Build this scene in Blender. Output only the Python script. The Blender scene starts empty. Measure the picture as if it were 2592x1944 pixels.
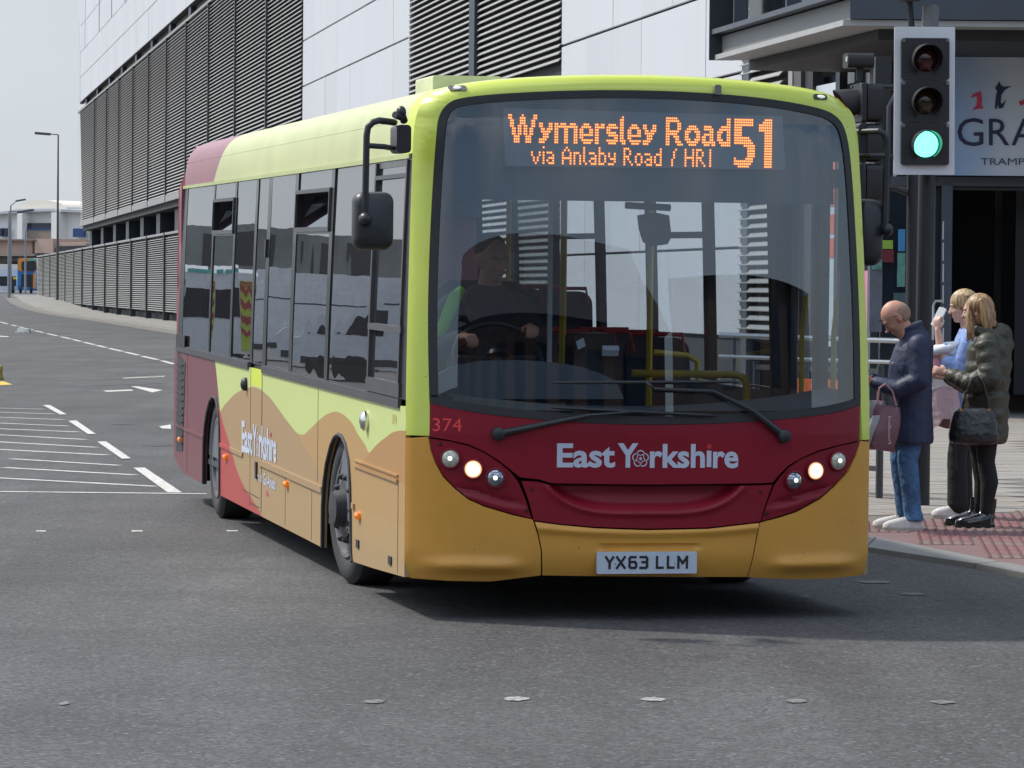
import bpy, bmesh, math, random
import numpy as np
from math import radians as R_, sin, cos, pi, sqrt
from mathutils import Vector, Matrix, Euler, Quaternion
from mathutils.geometry import tessellate_polygon
random.seed(7)
SC = bpy.context.scene
COL = SC.collection

# ------------------------------------------------------------------ camera
F_PX, CAM_H, ROLL = 9548.0, 1.668, 0.0087          # focal length in photograph pixels (2592 wide)
PITCH = 0.0246089
_p, _r = PITCH, ROLL
cF = np.array([0, cos(_p), -sin(_p)]); _U = np.array([0, sin(_p), cos(_p)]); _Rt = np.array([1., 0, 0])
cR = cos(_r)*_Rt + sin(_r)*_U; cU = -sin(_r)*_Rt + cos(_r)*_U
cd = bpy.data.cameras.new('camera'); cam = bpy.data.objects.new('camera', cd); COL.objects.link(cam)
cd.sensor_width = 36; cd.lens = 36*F_PX/2592; cd.clip_end = 5000; cd.clip_start = .1
cam.matrix_world = Matrix([[cR[0], cU[0], -cF[0], 0], [cR[1], cU[1], -cF[1], 0], [cR[2], cU[2], -cF[2], CAM_H], [0, 0, 0, 1]])
SC.camera = cam

# ------------------------------------------------------------------ light
SUN_EL, SUN_AZ = R_(50), R_(27)      # azimuth measured from -X towards +Y
sdir = Vector((-cos(SUN_EL)*cos(SUN_AZ), cos(SUN_EL)*sin(SUN_AZ), sin(SUN_EL)))
W = bpy.data.worlds.new('World'); SC.world = W; W.use_nodes = True
wt = W.node_tree; wt.nodes.clear()
sky = wt.nodes.new('ShaderNodeTexSky'); sky.sky_type = 'NISHITA'; sky.sun_disc = False
sky.sun_elevation = SUN_EL; sky.sun_rotation = math.atan2(sdir.x, sdir.y)
sky.dust_density = 2.0; sky.air_density = 1.0; sky.ozone_density = 1.5
tc = wt.nodes.new('ShaderNodeTexCoord')
mp = wt.nodes.new('ShaderNodeMapping'); mp.inputs['Scale'].default_value = (1.0, 1.0, 3.2)
nz = wt.nodes.new('ShaderNodeTexNoise'); nz.inputs['Scale'].default_value = 1.7; nz.inputs['Detail'].default_value = 7; nz.inputs['Roughness'].default_value = .55
cr = wt.nodes.new('ShaderNodeValToRGB'); cr.color_ramp.elements[0].position = .47; cr.color_ramp.elements[1].position = .66
# thicker cloud low down: a band of haze near the horizon, all round
sp = wt.nodes.new('ShaderNodeSeparateXYZ')
hz = wt.nodes.new('ShaderNodeMapRange'); hz.inputs['From Min'].default_value = .07; hz.inputs['From Max'].default_value = .17
hz.inputs['To Min'].default_value = 1.0; hz.inputs['To Max'].default_value = 0.0
mx = wt.nodes.new('ShaderNodeMath'); mx.operation = 'MAXIMUM'
sc_ = wt.nodes.new('ShaderNodeMath'); sc_.operation = 'MULTIPLY'; sc_.inputs[1].default_value = .9
mix = wt.nodes.new('ShaderNodeMix'); mix.data_type = 'RGBA'
cl = wt.nodes.new('ShaderNodeValToRGB'); cl.color_ramp.elements[0].color = (5.2, 5.9, 6.7, 1); cl.color_ramp.elements[1].color = (8.6, 9.0, 9.5, 1)
nz2 = wt.nodes.new('ShaderNodeTexNoise'); nz2.inputs['Scale'].default_value = 4; nz2.inputs['Detail'].default_value = 6
bg = wt.nodes.new('ShaderNodeBackground'); bg.inputs['Strength'].default_value = .098
wo = wt.nodes.new('ShaderNodeOutputWorld')
L = wt.links.new
L(tc.outputs['Generated'], mp.inputs['Vector']); L(mp.outputs[0], nz.inputs['Vector']); L(nz.outputs['Fac'], cr.inputs[0])
L(tc.outputs['Generated'], sp.inputs[0]); L(sp.outputs['Z'], hz.inputs['Value'])
L(cr.outputs[0], mx.inputs[0]); L(hz.outputs[0], mx.inputs[1]); L(mx.outputs[0], sc_.inputs[0])
L(mp.outputs[0], nz2.inputs['Vector']); L(nz2.outputs['Fac'], cl.inputs[0])
# an overcast layer is brighter towards the zenith than at the horizon
ov = wt.nodes.new('ShaderNodeMapRange'); ov.inputs['From Min'].default_value = .12; ov.inputs['From Max'].default_value = .48; ov.inputs['To Min'].default_value = .53; ov.inputs['To Max'].default_value = 2.1
cm = wt.nodes.new('ShaderNodeMix'); cm.data_type = 'RGBA'; cm.blend_type = 'MULTIPLY'; cm.inputs['Factor'].default_value = 1; cm.clamp_result = False
L(sp.outputs['Z'], ov.inputs['Value']); L(cl.outputs[0], cm.inputs['A']); L(ov.outputs[0], cm.inputs['B'])
L(sc_.outputs[0], mix.inputs['Factor']); L(sky.outputs[0], mix.inputs['A']); L(cm.outputs['Result'], mix.inputs['B'])
L(mix.outputs['Result'], bg.inputs['Color']); L(bg.outputs[0], wo.inputs['Surface'])
sl = bpy.data.lights.new('sun', 'SUN'); sl.energy = 2.0; sl.angle = R_(2.2); sl.color = (1, .955, .88)
so = bpy.data.objects.new('sun', sl); COL.objects.link(so); so.rotation_euler = sdir.to_track_quat('Z', 'Y').to_euler()
so.location = (0, 0, 40)
vs = SC.view_settings; vs.view_transform = 'Standard'; vs.look = 'None'; vs.exposure = 0.82; vs.gamma = 1; vs.use_curve_mapping = False
SC.render.engine = 'CYCLES'

# ------------------------------------------------------------------ pixel -> place helpers (photograph pixels to points on real planes)
def ray(u, v): return cF + cR*(u-1296)/F_PX - cU*(v-972)/F_PX
def gpt(u, v, z=0.0):
    d = ray(u, v); t = (z-CAM_H)/d[2]; return (d[0]*t, d[1]*t)
def ypt(u, v, Y):
    d = ray(u, v); t = Y/d[1]; return (d[0]*t, Y, d[2]*t+CAM_H)
z1 = lambda x, y: (x*.4823, y*.4823)
z2 = lambda x, y: (x*.4823, 700+y*.4823)

# ------------------------------------------------------------------ materials
def s2l(c): return c/12.92 if c <= .04045 else ((c+.055)/1.055)**2.4
def S(r, g, b, k=1.0): return tuple(s2l(v/255)*k for v in (r, g, b))
MATS = {}
def mat(name, col, rough=.5, metal=0, noise=.12, nscale=3, coat=0, emit=None, estr=0, bump=0, bscale=40, spec=.5, dirt=0, alpha=None, trans=0, fine=None):
    if name in MATS: return MATS[name]
    m = bpy.data.materials.new(name); m.use_nodes = True; MATS[name] = m
    nt = m.node_tree; b = nt.nodes['Principled BSDF']; l = nt.links.new
    b.inputs['Roughness'].default_value = rough; b.inputs['Metallic'].default_value = metal
    b.inputs['Coat Weight'].default_value = coat; b.inputs['Coat Roughness'].default_value = .05
    b.inputs['Specular IOR Level'].default_value = spec
    if trans: b.inputs['Transmission Weight'].default_value = trans
    t = nt.nodes.new('ShaderNodeTexCoord')
    n = nt.nodes.new('ShaderNodeTexNoise'); n.inputs['Scale'].default_value = nscale; n.inputs['Detail'].default_value = 8; n.inputs['Roughness'].default_value = .65
    l(t.outputs['Object'], n.inputs['Vector'])
    mr = nt.nodes.new('ShaderNodeMapRange'); mr.inputs['From Min'].default_value = .3; mr.inputs['From Max'].default_value = .7
    mr.inputs['To Min'].default_value = 1-noise; mr.inputs['To Max'].default_value = 1+noise
    l(n.outputs['Fac'], mr.inputs['Value'])
    mu = nt.nodes.new('ShaderNodeMix'); mu.data_type = 'RGBA'; mu.blend_type = 'MULTIPLY'; mu.inputs['Factor'].default_value = 1
    mu.inputs['A'].default_value = (*col, 1)
    l(mr.outputs[0], mu.inputs['B'])
    out = mu.outputs['Result']
    l(out, b.inputs['Base Color'])
    if noise:
        rr = nt.nodes.new('ShaderNodeMapRange'); rr.inputs['To Min'].default_value = max(0, rough-.08); rr.inputs['To Max'].default_value = min(1, rough+.1)
        l(n.outputs['Fac'], rr.inputs['Value']); l(rr.outputs[0], b.inputs['Roughness'])
    if bump:
        n2 = nt.nodes.new('ShaderNodeTexNoise'); n2.inputs['Scale'].default_value = bscale; n2.inputs['Detail'].default_value = 4
        l(t.outputs['Object'], n2.inputs['Vector'])
        bp = nt.nodes.new('ShaderNodeBump'); bp.inputs['Strength'].default_value = bump; bp.inputs['Distance'].default_value = .02
        l(n2.outputs['Fac'], bp.inputs['Height']); l(bp.outputs[0], b.inputs['Normal'])
    if emit:
        b.inputs['Emission Color'].default_value = (*emit, 1); b.inputs['Emission Strength'].default_value = estr
    return m
def glass_mat(name, tint, gloss_rough=.0, ior=1.5, wav=.0, wscale=1.2, base=.0, film=None):
    m = bpy.data.materials.new(name); m.use_nodes = True; MATS[name] = m
    nt = m.node_tree; nt.nodes.clear(); l = nt.links.new
    o = nt.nodes.new('ShaderNodeOutputMaterial'); mixs = nt.nodes.new('ShaderNodeMixShader')
    tr = nt.nodes.new('ShaderNodeBsdfTransparent'); tr.inputs[0].default_value = (*tint, 1)
    gl = nt.nodes.new('ShaderNodeBsdfGlossy'); gl.inputs['Roughness'].default_value = gloss_rough; gl.inputs['Color'].default_value = (.95, .97, 1, 1)
    fr = nt.nodes.new('ShaderNodeFresnel'); fr.inputs['IOR'].default_value = ior
    # the same thin pane seen from either side
    g = nt.nodes.new('ShaderNodeNewGeometry'); bf = nt.nodes.new('ShaderNodeMapRange'); bf.inputs[3].default_value = ior; bf.inputs[4].default_value = 1/ior
    l(g.outputs['Backfacing'], bf.inputs[0]); l(bf.outputs[0], fr.inputs['IOR'])
    ff = nt.nodes.new('ShaderNodeMath'); ff.operation = 'MULTIPLY_ADD'; ff.inputs[1].default_value = 1.0-base; ff.inputs[2].default_value = base
    l(fr.outputs[0], ff.inputs[0]); l(ff.outputs[0], mixs.inputs[0])
    l(tr.outputs[0], mixs.inputs[1]); l(gl.outputs[0], mixs.inputs[2])
    last = mixs.outputs[0]
    if wav:
        t = nt.nodes.new('ShaderNodeTexCoord'); n = nt.nodes.new('ShaderNodeTexNoise'); n.inputs['Scale'].default_value = wscale; n.inputs['Detail'].default_value = 1.5
        l(t.outputs['Object'], n.inputs['Vector'])
        bp = nt.nodes.new('ShaderNodeBump'); bp.inputs['Strength'].default_value = 1; bp.inputs['Distance'].default_value = wav
        l(n.outputs['Fac'], bp.inputs['Height']); l(bp.outputs[0], gl.inputs['Normal'])
    if film:
        df = nt.nodes.new('ShaderNodeBsdfDiffuse'); df.inputs[0].default_value = (*film[0], 1)
        m2 = nt.nodes.new('ShaderNodeMixShader'); m2.inputs[0].default_value = film[1]
        l(tr.outputs[0], m2.inputs[1]); l(df.outputs[0], m2.inputs[2]); l(m2.outputs[0], mixs.inputs[1])
    l(last, o.inputs['Surface'])
    return m

# ------------------------------------------------------------------ mesh helpers
def finish(me, smooth, ang=35):
    if smooth:
        me.shade_smooth(); me.set_sharp_from_angle(angle=R_(ang))
def link(o, parent=None):
    COL.objects.link(o)
    if parent is not None: o.parent = parent
    return o
class G:
    def __init__(s): s.v = []; s.f = []; s.mi = []; s.cm = 0
    def add(s, vs, fs):
        b = len(s.v); s.v += [tuple(v) for v in vs]; s.f += [tuple(b+i for i in f) for f in fs]; s.mi += [s.cm]*len(fs); return s
    def hexa(s, P): return s.add(P, [(0, 3, 2, 1), (4, 5, 6, 7), (0, 1, 5, 4), (1, 2, 6, 5), (2, 3, 7, 6), (3, 0, 4, 7)])
    def box(s, x0, x1, y0, y1, z0, z1): return s.hexa([(x0, y0, z0), (x1, y0, z0), (x1, y1, z0), (x0, y1, z0), (x0, y0, z1), (x1, y0, z1), (x1, y1, z1), (x0, y1, z1)])
    def obox(s, c, ax, ay, az):     # centre and three half-axis vectors
        c, ax, ay, az = map(Vector, (c, ax, ay, az))
        return s.hexa([c+sx*ax+sy*ay+sz*az for sz in (-1, 1) for sx, sy in ((-1, -1), (1, -1), (1, 1), (-1, 1))])
    def rbox(s, x0, x1, y0, y1, z0, z1, r=.02, axis='y', n=4):   # rounded in the plane across axis
        if axis == 'y': a0, a1_, b0, b1, c0, c1 = x0, x1, z0, z1, y0, y1
        elif axis == 'x': a0, a1_, b0, b1, c0, c1 = y0, y1, z0, z1, x0, x1
        else: a0, a1_, b0, b1, c0, c1 = x0, x1, y0, y1, z0, z1
        pts = rrect(a0, a1_, b0, b1, r, n)
        mk = {'y': lambda p, c: (p[0], c, p[1]), 'x': lambda p, c: (c, p[0], p[1]), 'z': lambda p, c: (p[0], p[1], c)}[axis]
        return s.prism([mk(p, c0) for p in pts], [mk(p, c1) for p in pts])
    def prism(s, A, B):
        n = len(A); s.add(list(A)+list(B), [tuple(range(n))[::-1], tuple(range(n, 2*n))]+[(i, (i+1) % n, n+(i+1) % n, n+i) for i in range(n)]); return s
    def cyl(s, p0, p1, r0, r1=None, n=12, cap=True):
        r1 = r0 if r1 is None else r1
        return s.tube([p0, p1], [r0, r1], n, cap)
    def tube(s, path, rad, n=10, cap=True, ell=1.0):
        path = [Vector(p) for p in path]; k = len(path)
        if not hasattr(rad, '__len__'): rad = [rad]*k
        vs = []; up = None
        for i, p in enumerate(path):
            d = (path[min(i+1, k-1)]-path[max(i-1, 0)]).normalized()
            if up is None:
                up = Vector((0, 0, 1)) if abs(d.z) < .9 else Vector((0, 1, 0))
            a = d.cross(up).normalized(); b = a.cross(d).normalized(); up = b
            for j in range(n):
                t = 2*pi*j/n; vs.append(p+a*cos(t)*rad[i]+b*sin(t)*rad[i]*ell)
        fs = [(i*n+j, i*n+(j+1) % n, (i+1)*n+(j+1) % n, (i+1)*n+j) for i in range(k-1) for j in range(n)]
        if cap: fs += [tuple(range(n))[::-1], tuple((k-1)*n+j for j in range(n))]
        return s.add(vs, fs)
    def lathe(s, prof, c, axis, n=24):   # prof: (distance along axis, radius)
        ax = Vector(axis).normalized(); u = ax.orthogonal().normalized(); w = ax.cross(u); c = Vector(c); vs = []
        for h, r in prof:
            for j in range(n):
                t = 2*pi*j/n; vs.append(c+ax*h+u*cos(t)*r+w*sin(t)*r)
        k = len(prof)
        fs = [(i*n+j, i*n+(j+1) % n, (i+1)*n+(j+1) % n, (i+1)*n+j) for i in range(k-1) for j in range(n)]
        fs += [tuple(range(n))[::-1], tuple((k-1)*n+j for j in range(n))]
        return s.add(vs, fs)
    def ell(s, c, r, rot=None, nu=14, nv=9):
        vs = []; c = Vector(c)
        for i in range(nv+1):
            ph = pi*i/nv
            for j in range(nu):
                t = 2*pi*j/nu; v = Vector((r[0]*sin(ph)*cos(t), r[1]*sin(ph)*sin(t), r[2]*cos(ph)))
                if rot is not None: v = rot @ v
                vs.append(c+v)
        return s.add(vs, [(i*nu+j, (i+1)*nu+j, (i+1)*nu+(j+1) % nu, i*nu+(j+1) % nu) for i in range(nv) for j in range(nu)])
    def grid(s, fn, us, vs_):
        n = len(us); P = [fn(u, v) for v in vs_ for u in us]
        return s.add(P, [(i*n+j, i*n+j+1, (i+1)*n+j+1, (i+1)*n+j) for i in range(len(vs_)-1) for j in range(n-1)])
    def mesh(s, name, mats, smooth=True, ang=35, merge=False, recalc=False):
        me = bpy.data.meshes.new(name); me.from_pydata(s.v, [], s.f)
        for m in (mats if isinstance(mats, (list, tuple)) else [mats]): me.materials.append(m)
        if any(s.mi): me.polygons.foreach_set('material_index', s.mi)
        if merge or recalc:
            bm = bmesh.new(); bm.from_mesh(me)
            if merge: bmesh.ops.remove_doubles(bm, verts=bm.verts, dist=1e-4)
            if recalc: bmesh.ops.recalc_face_normals(bm, faces=bm.faces)
            bm.to_mesh(me); bm.free()
        finish(me, smooth, ang); me.update(); return me
    def build(s, name, mats, parent=None, smooth=True, ang=35, **kw):
        return link(bpy.data.objects.new(name, s.mesh(name, mats, smooth, ang, **kw)), parent)
def rrect(x0, x1, y0, y1, r, n=4):
    r = min(r, (x1-x0)/2-1e-5, (y1-y0)/2-1e-5); P = []
    for cx, cy, a in ((x1-r, y0+r, -90), (x1-r, y1-r, 0), (x0+r, y1-r, 90), (x0+r, y0+r, 180)):
        for i in range(n+1):
            t = R_(a+90*i/n); P.append((cx+r*cos(t), cy+r*sin(t)))
    return P
def ring(cx, cy, r, n=20, ry=None): return [(cx+r*cos(2*pi*i/n), cy+(ry or r)*sin(2*pi*i/n)) for i in range(n)]
def patch(name, polys, fn, us, vs_, mats, parent=None, thick=.01, smooth=True, ang=40, meshonly=False):
    """flat outline(s) in (u, v), cut into a fine net, laid on the surface fn(u, v, off) and given thickness"""
    bm = bmesh.new()
    loops = [[Vector((p[0], p[1], 0)) for p in pl] for pl in polys]
    flat = [v for l_ in loops for v in l_]
    tris = tessellate_polygon(loops)
    bv = [bm.verts.new(v) for v in flat]
    for t in tris:
        a, b, c = (flat[i] for i in t)
        if abs((b-a).cross(c-a).z) < 1e-10: continue
        try: bm.faces.new([bv[i] for i in t])
        except ValueError: pass
    x0 = min(v.x for v in flat); x1 = max(v.x for v in flat); y0 = min(v.y for v in flat); y1 = max(v.y for v in flat)
    for u in us:
        if x0+1e-4 < u < x1-1e-4: bmesh.ops.bisect_plane(bm, geom=bm.verts[:]+bm.edges[:]+bm.faces[:], plane_co=(u, 0, 0), plane_no=(1, 0, 0))
    for v in vs_:
        if y0+1e-4 < v < y1-1e-4: bmesh.ops.bisect_plane(bm, geom=bm.verts[:]+bm.edges[:]+bm.faces[:], plane_co=(0, v, 0), plane_no=(0, 1, 0))
    bmesh.ops.remove_doubles(bm, verts=bm.verts, dist=1e-5)
    bmesh.ops.recalc_face_normals(bm, faces=bm.faces)
    bm.verts.index_update()
    uv = [(v.co.x, v.co.y) for v in bm.verts]; nV = len(uv)
    faces = []
    for f in bm.faces:
        idx = [v.index for v in f.verts]
        if f.normal.z < 0: idx = idx[::-1]
        faces.append(idx)
    bedges = []
    for f in bm.faces:
        idx = [v.index for v in f.verts]
        if f.normal.z < 0: idx = idx[::-1]
        for i in range(len(idx)):
            a, b = idx[i], idx[(i+1) % len(idx)]
            e = bm.edges.get((bm.verts[a], bm.verts[b])) if False else None
            bedges.append((a, b))
    es = set(bedges); bd = [(a, b) for a, b in es if (b, a) not in es]
    bm.free()
    P = [fn(u, v, 0) for u, v in uv]
    F = list(map(tuple, faces))
    if thick:
        P += [fn(u, v, thick) for u, v in uv]
        F += [tuple(nV+i for i in f[::-1]) for f in faces]
        F += [(b, a, nV+a, nV+b) for a, b in bd]
    me = bpy.data.meshes.new(name); me.from_pydata([tuple(p) for p in P], [], F)
    for m in (mats if isinstance(mats, (list, tuple)) else [mats]): me.materials.append(m)
    b2 = bmesh.new(); b2.from_mesh(me); bmesh.ops.recalc_face_normals(b2, faces=b2.faces); b2.to_mesh(me); b2.free()
    finish(me, smooth, ang)
    if meshonly: return me
    return link(bpy.data.objects.new(name, me), parent)
def lin(a, b, n): return [a+(b-a)*i/n for i in range(n+1)]
def text_polys(txt, bold=0.0):
    """lettering as flat triangles: (verts2d, faces, width) with capital height 1"""
    c = bpy.data.curves.new('t', 'FONT'); c.body = txt; c.size = 1; c.offset = bold; c.resolution_u = 3
    o = bpy.data.objects.new('t', c); COL.objects.link(o)
    dg = bpy.context.evaluated_depsgraph_get(); me = bpy.data.meshes.new_from_object(o.evaluated_get(dg))
    V = [(v.co.x, v.co.y) for v in me.vertices]; Fc = [tuple(p.vertices) for p in me.polygons]
    bpy.data.objects.remove(o); bpy.data.curves.remove(c); bpy.data.meshes.remove(me)
    return V, Fc
def text_on(g, txt, fn, x0, x1, y0, h, bold=0.0, cap=.70):
    """adds lettering to g; spans x0..x1, baseline y0, capital height h, laid on fn(u, v)"""
    V, Fc = text_polys(txt, bold); mnx = min(v[0] for v in V); mxx = max(v[0] for v in V)
    k = (x1-x0)/(mxx-mnx); s = h/cap
    g.add([fn(x0+(x-mnx)*k, y0+y*s) for x, y in V], Fc)
def tag(o, label=None, cat=None, group=None, kind=None):
    if label: o['label'] = label
    if cat: o['category'] = cat
    if group: o['group'] = group
    if kind: o['kind'] = kind
    return o
def empty(name, loc=(0, 0, 0), rz=0, **k):
    o = bpy.data.objects.new(name, None); COL.objects.link(o); o.location = loc; o.rotation_euler = (0, 0, rz); o.empty_display_size = .2
    return tag(o, **k)
def solid(g, name, mats, parent=None, voxel=.012, smooth=2, disp=0):
    """several overlapping closed shapes fused into one continuous skin"""
    me = g.mesh(name+'_raw', mats); o = bpy.data.objects.new(name, me); COL.objects.link(o)
    r = o.modifiers.new('r', 'REMESH'); r.mode = 'VOXEL'; r.voxel_size = voxel; r.use_smooth_shade = True
    if smooth:
        s_ = o.modifiers.new('s', 'SMOOTH'); s_.factor = .5; s_.iterations = smooth
    if disp:
        tx = bpy.data.textures.new('wr', 'CLOUDS'); tx.noise_scale = .07
        d = o.modifiers.new('d', 'DISPLACE'); d.texture = tx; d.strength = disp; d.texture_coords = 'LOCAL'
    dg = bpy.context.evaluated_depsgraph_get(); m2 = bpy.data.meshes.new_from_object(o.evaluated_get(dg))
    bpy.data.objects.remove(o)
    m2.name = name; m2.shade_smooth()
    return link(bpy.data.objects.new(name, m2), parent)

# ================================================================== THE SETTING
def smooth01(t): t = max(0, min(1, t)); return t*t*(3-2*t)
def gz(Y): return .87*smooth01((Y-215)/105)

def asphalt():
    m = bpy.data.materials.new('asphalt'); m.use_nodes = True; nt = m.node_tree; b = nt.nodes['Principled BSDF']; l = nt.links.new
    t = nt.nodes.new('ShaderNodeTexCoord')
    def noise(sc, det=4, ro=.6, dist=0):
        n = nt.nodes.new('ShaderNodeTexNoise'); n.inputs['Scale'].default_value = sc; n.inputs['Detail'].default_value = det; n.inputs['Roughness'].default_value = ro
        n.inputs['Distortion'].default_value = dist; l(t.outputs['Object'], n.inputs['Vector']); return n.outputs['Fac']
    def mrange(x, a, b_, c, d):
        r = nt.nodes.new('ShaderNodeMapRange'); r.inputs[1].default_value = a; r.inputs[2].default_value = b_; r.inputs[3].default_value = c; r.inputs[4].default_value = d
        l(x, r.inputs[0]); return r.outputs[0]
    def math_(op, a, b_):
        q = nt.nodes.new('ShaderNodeMath'); q.operation = op
        for i, x in enumerate((a, b_)):
            if isinstance(x, (int, float)): q.inputs[i].default_value = x
            else: l(x, q.inputs[i])
        return q.outputs[0]
    vo = nt.nodes.new('ShaderNodeTexVoronoi'); vo.inputs['Scale'].default_value = 62; l(t.outputs['Object'], vo.inputs['Vector'])
    vc = nt.nodes.new('ShaderNodeSeparateColor'); l(vo.outputs['Color'], vc.inputs[0])
    stone = mrange(vc.outputs[0], 0, 1, .58, 1.42)
    bright = mrange(vc.outputs[1], .93, .99, 0, 1.1)         # scattered pale chippings
    fine = mrange(noise(210, 2), .3, .7, .72, 1.28)
    big = mrange(noise(.32, 5, .6, .6), .35, .65, .80, 1.17)
    mid = mrange(noise(2.6, 5, .7), .3, .7, .92, 1.08)
    v = math_('MULTIPLY', math_('MULTIPLY', stone, fine), math_('MULTIPLY', big, mid))
    v = math_('ADD', v, bright)
    # long smears left by tyres turning through the junction
    mpn = nt.nodes.new('ShaderNodeMapping'); mpn.inputs['Rotation'].default_value = (0, 0, R_(-16)); mpn.inputs['Scale'].default_value = (1.1, .09, 1)
    l(t.outputs['Object'], mpn.inputs['Vector'])
    ns = nt.nodes.new('ShaderNodeTexNoise'); ns.inputs['Scale'].default_value = 1.5; ns.inputs['Detail'].default_value = 4; l(mpn.outputs[0], ns.inputs['Vector'])
    v = math_('MULTIPLY', v, mrange(ns.outputs['Fac'], .35, .65, .86, 1.10))
    # oil drips
    vd = nt.nodes.new('ShaderNodeTexVoronoi'); vd.inputs['Scale'].default_value = 1.1; l(t.outputs['Object'], vd.inputs['Vector'])
    v = math_('MULTIPLY', v, mrange(vd.outputs['Distance'], .02, .07, .72, 1))
    c = nt.nodes.new('ShaderNodeMix'); c.data_type = 'RGBA'; c.blend_type = 'MULTIPLY'; c.inputs['Factor'].default_value = 1
    c.inputs['A'].default_value = (.077, .0765, .0765, 1); l(v, c.inputs['B']); l(c.outputs['Result'], b.inputs['Base Color'])
    b.inputs['Roughness'].default_value = .78; b.inputs['Specular IOR Level'].default_value = .35
    bp = nt.nodes.new('ShaderNodeBump'); bp.inputs['Strength'].default_value = .55; bp.inputs['Distance'].default_value = .006
    l(math_('ADD', vc.outputs[0], fine), bp.inputs['Height']); l(bp.outputs[0], b.inputs['Normal'])
    return m
M_asph = asphalt()
xs = [-900, -400, -150, -80, -50, -40, -30, -20, -10, 0, 10, 30, 80, 200, 900]
ys = [-300, -100, -50, 0, 10, 20, 30, 50, 100, 150, 200]+[215+5*i for i in range(1, 22)]+[340, 400, 500, 600, 800, 1200, 2500]
g = G(); g.grid(lambda x, y: (x, y, gz(y)), xs, ys); tag(g.build('road', M_asph), kind='structure')

M_white_line = mat('road_paint', (.52, .51, .47), .7, noise=.35, nscale=14, bump=.2, bscale=120)
M_faint = mat('road_paint_worn', (.15, .15, .145), .8, noise=.6, nscale=22)
M_chip = mat('road_paint_chipped', (.30, .295, .28), .85, noise=.6, nscale=34, bump=.4, bscale=150)
M_yellow = mat('road_paint_yellow', (.55, .40, .03), .7, noise=.3, nscale=12)
M_tar = mat('tar_seam', (.035, .035, .037), .5, noise=.3, nscale=9)
M_patch = mat('asphalt_patch', (.055, .055, .056), .85, noise=.25, nscale=60, bump=.4, bscale=150)
def strip(g, p, q, w, z=.004):
    (x0, y0), (x1, y1) = p, q; d = Vector((x1-x0, y1-y0)).normalized()*w/2; n = (-d.y, d.x)
    g.add([(x0-n[0], y0-n[1], gz(y0)+z), (x1-n[0], y1-n[1], gz(y1)+z), (x1+n[0], y1+n[1], gz(y1)+z), (x0+n[0], y0+n[1], gz(y0)+z)], [(3, 2, 1, 0)])
def gquad(g, pts, z=.004): g.add([(x, y, gz(y)+z) for x, y in pts], [tuple(range(len(pts)))[::-1]])
def mark(name, mat_, label, pts=None, seg=None, w=.1, z=.004, grp=None):
    g = G()
    if pts: gquad(g, pts, z)
    else:
        # a hand-laid line: subdivided with slightly uneven edges
        (x0, y0), (x1, y1) = seg; n = 14; d = Vector((x1-x0, y1-y0)); nn = Vector((-d.y, d.x)).normalized()
        A = []; B = []
        for i in range(n+1):
            p = Vector((x0, y0))+d*i/n; ww = w/2*(1+random.uniform(-.14, .14)); A.append((*(p-nn*ww), gz(p.y)+z)); B.append((*(p+nn*ww), gz(p.y)+z))
        g.add(A+B, [(i+1, i, n+1+i, n+2+i) if True else 0 for i in range(n)])
    o = g.build(name, mat_, smooth=False)
    return tag(o, label, 'road marking', grp, 'structure')
# hatching in the left foreground
hat = [((-60, 690), (232, 697)), ((-60, 711), (285, 722)), ((-60, 738), (335, 752)), ((-60, 768), (358, 786)), ((-60, 798), (410, 817)), ((-60, 829), (450, 857)),
       ((-60, 866), (508, 898)), ((-60, 906), (562, 938)), ((60, 958), (630, 993)), ((20, 1004), (710, 1043)), ((-60, 1056), (818, 1103)), ((-60, 1130), (1085, 1142))]
for a, b in hat: mark('hatching_line', M_white_line, 'thin white hatching line', seg=(gpt(*z2(*a)), gpt(*z2(*b))), w=.11)
for q in ([(225, 677), (262, 677), (350, 726), (315, 727)], [(358, 760), (400, 758), (503, 830), (462, 830)], [(510, 870), (555, 868), (687, 958), (640, 960)], [(700, 1007), (760, 1007), (955, 1138), (880, 1138)]):
    mark('lane_dash', M_white_line, 'thick white lane dash', pts=[gpt(*z2(*p)) for p in q], z=.008)
# lane line up the street, kerbside hatch, arrows and seams
ctr = [(-20, 232), (0, 238), (180, 283), (400, 335), (560, 372), (640, 390), (730, 413), (825, 435), (905, 458), (1000, 482)]
P = [gpt(*z2(*p)) for p in ctr]
seg = [((60, 254), (88, 261)), ((100, 264), (125, 270)), ((132, 272), (170, 281)), ((182, 284), (228, 295)), ((245, 299), (300, 312)), ((320, 316), (372, 328)), ((384, 331), (425, 341)), ((440, 345), (495, 358)), ((507, 361), (556, 373)), ((572, 377), (643, 393)), ((655, 396), (728, 413)), ((745, 418), (828, 437)), ((850, 442), (912, 460)), ((0, 238), (40, 249))]
for a, b in seg: mark('lane_dash', M_white_line, 'small white dash in the lane line', seg=(gpt(*z2(*a)), gpt(*z2(*b))), w=.13)
for a, b in [((560, 335), (780, 334)), ((600, 352), (850, 350)), ((650, 368), (912, 366)), ((690, 384), (915, 383)), ((730, 398), (915, 398)), ((780, 414), (915, 413)), ((820, 428), (915, 427)), ((400, 300), (600, 297)), ((470, 316), (700, 315))]:
    mark('hatching_line', M_faint, 'faint kerbside hatching line', seg=(gpt(*z2(*a)), gpt(*z2(*b))), w=.10)
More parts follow.
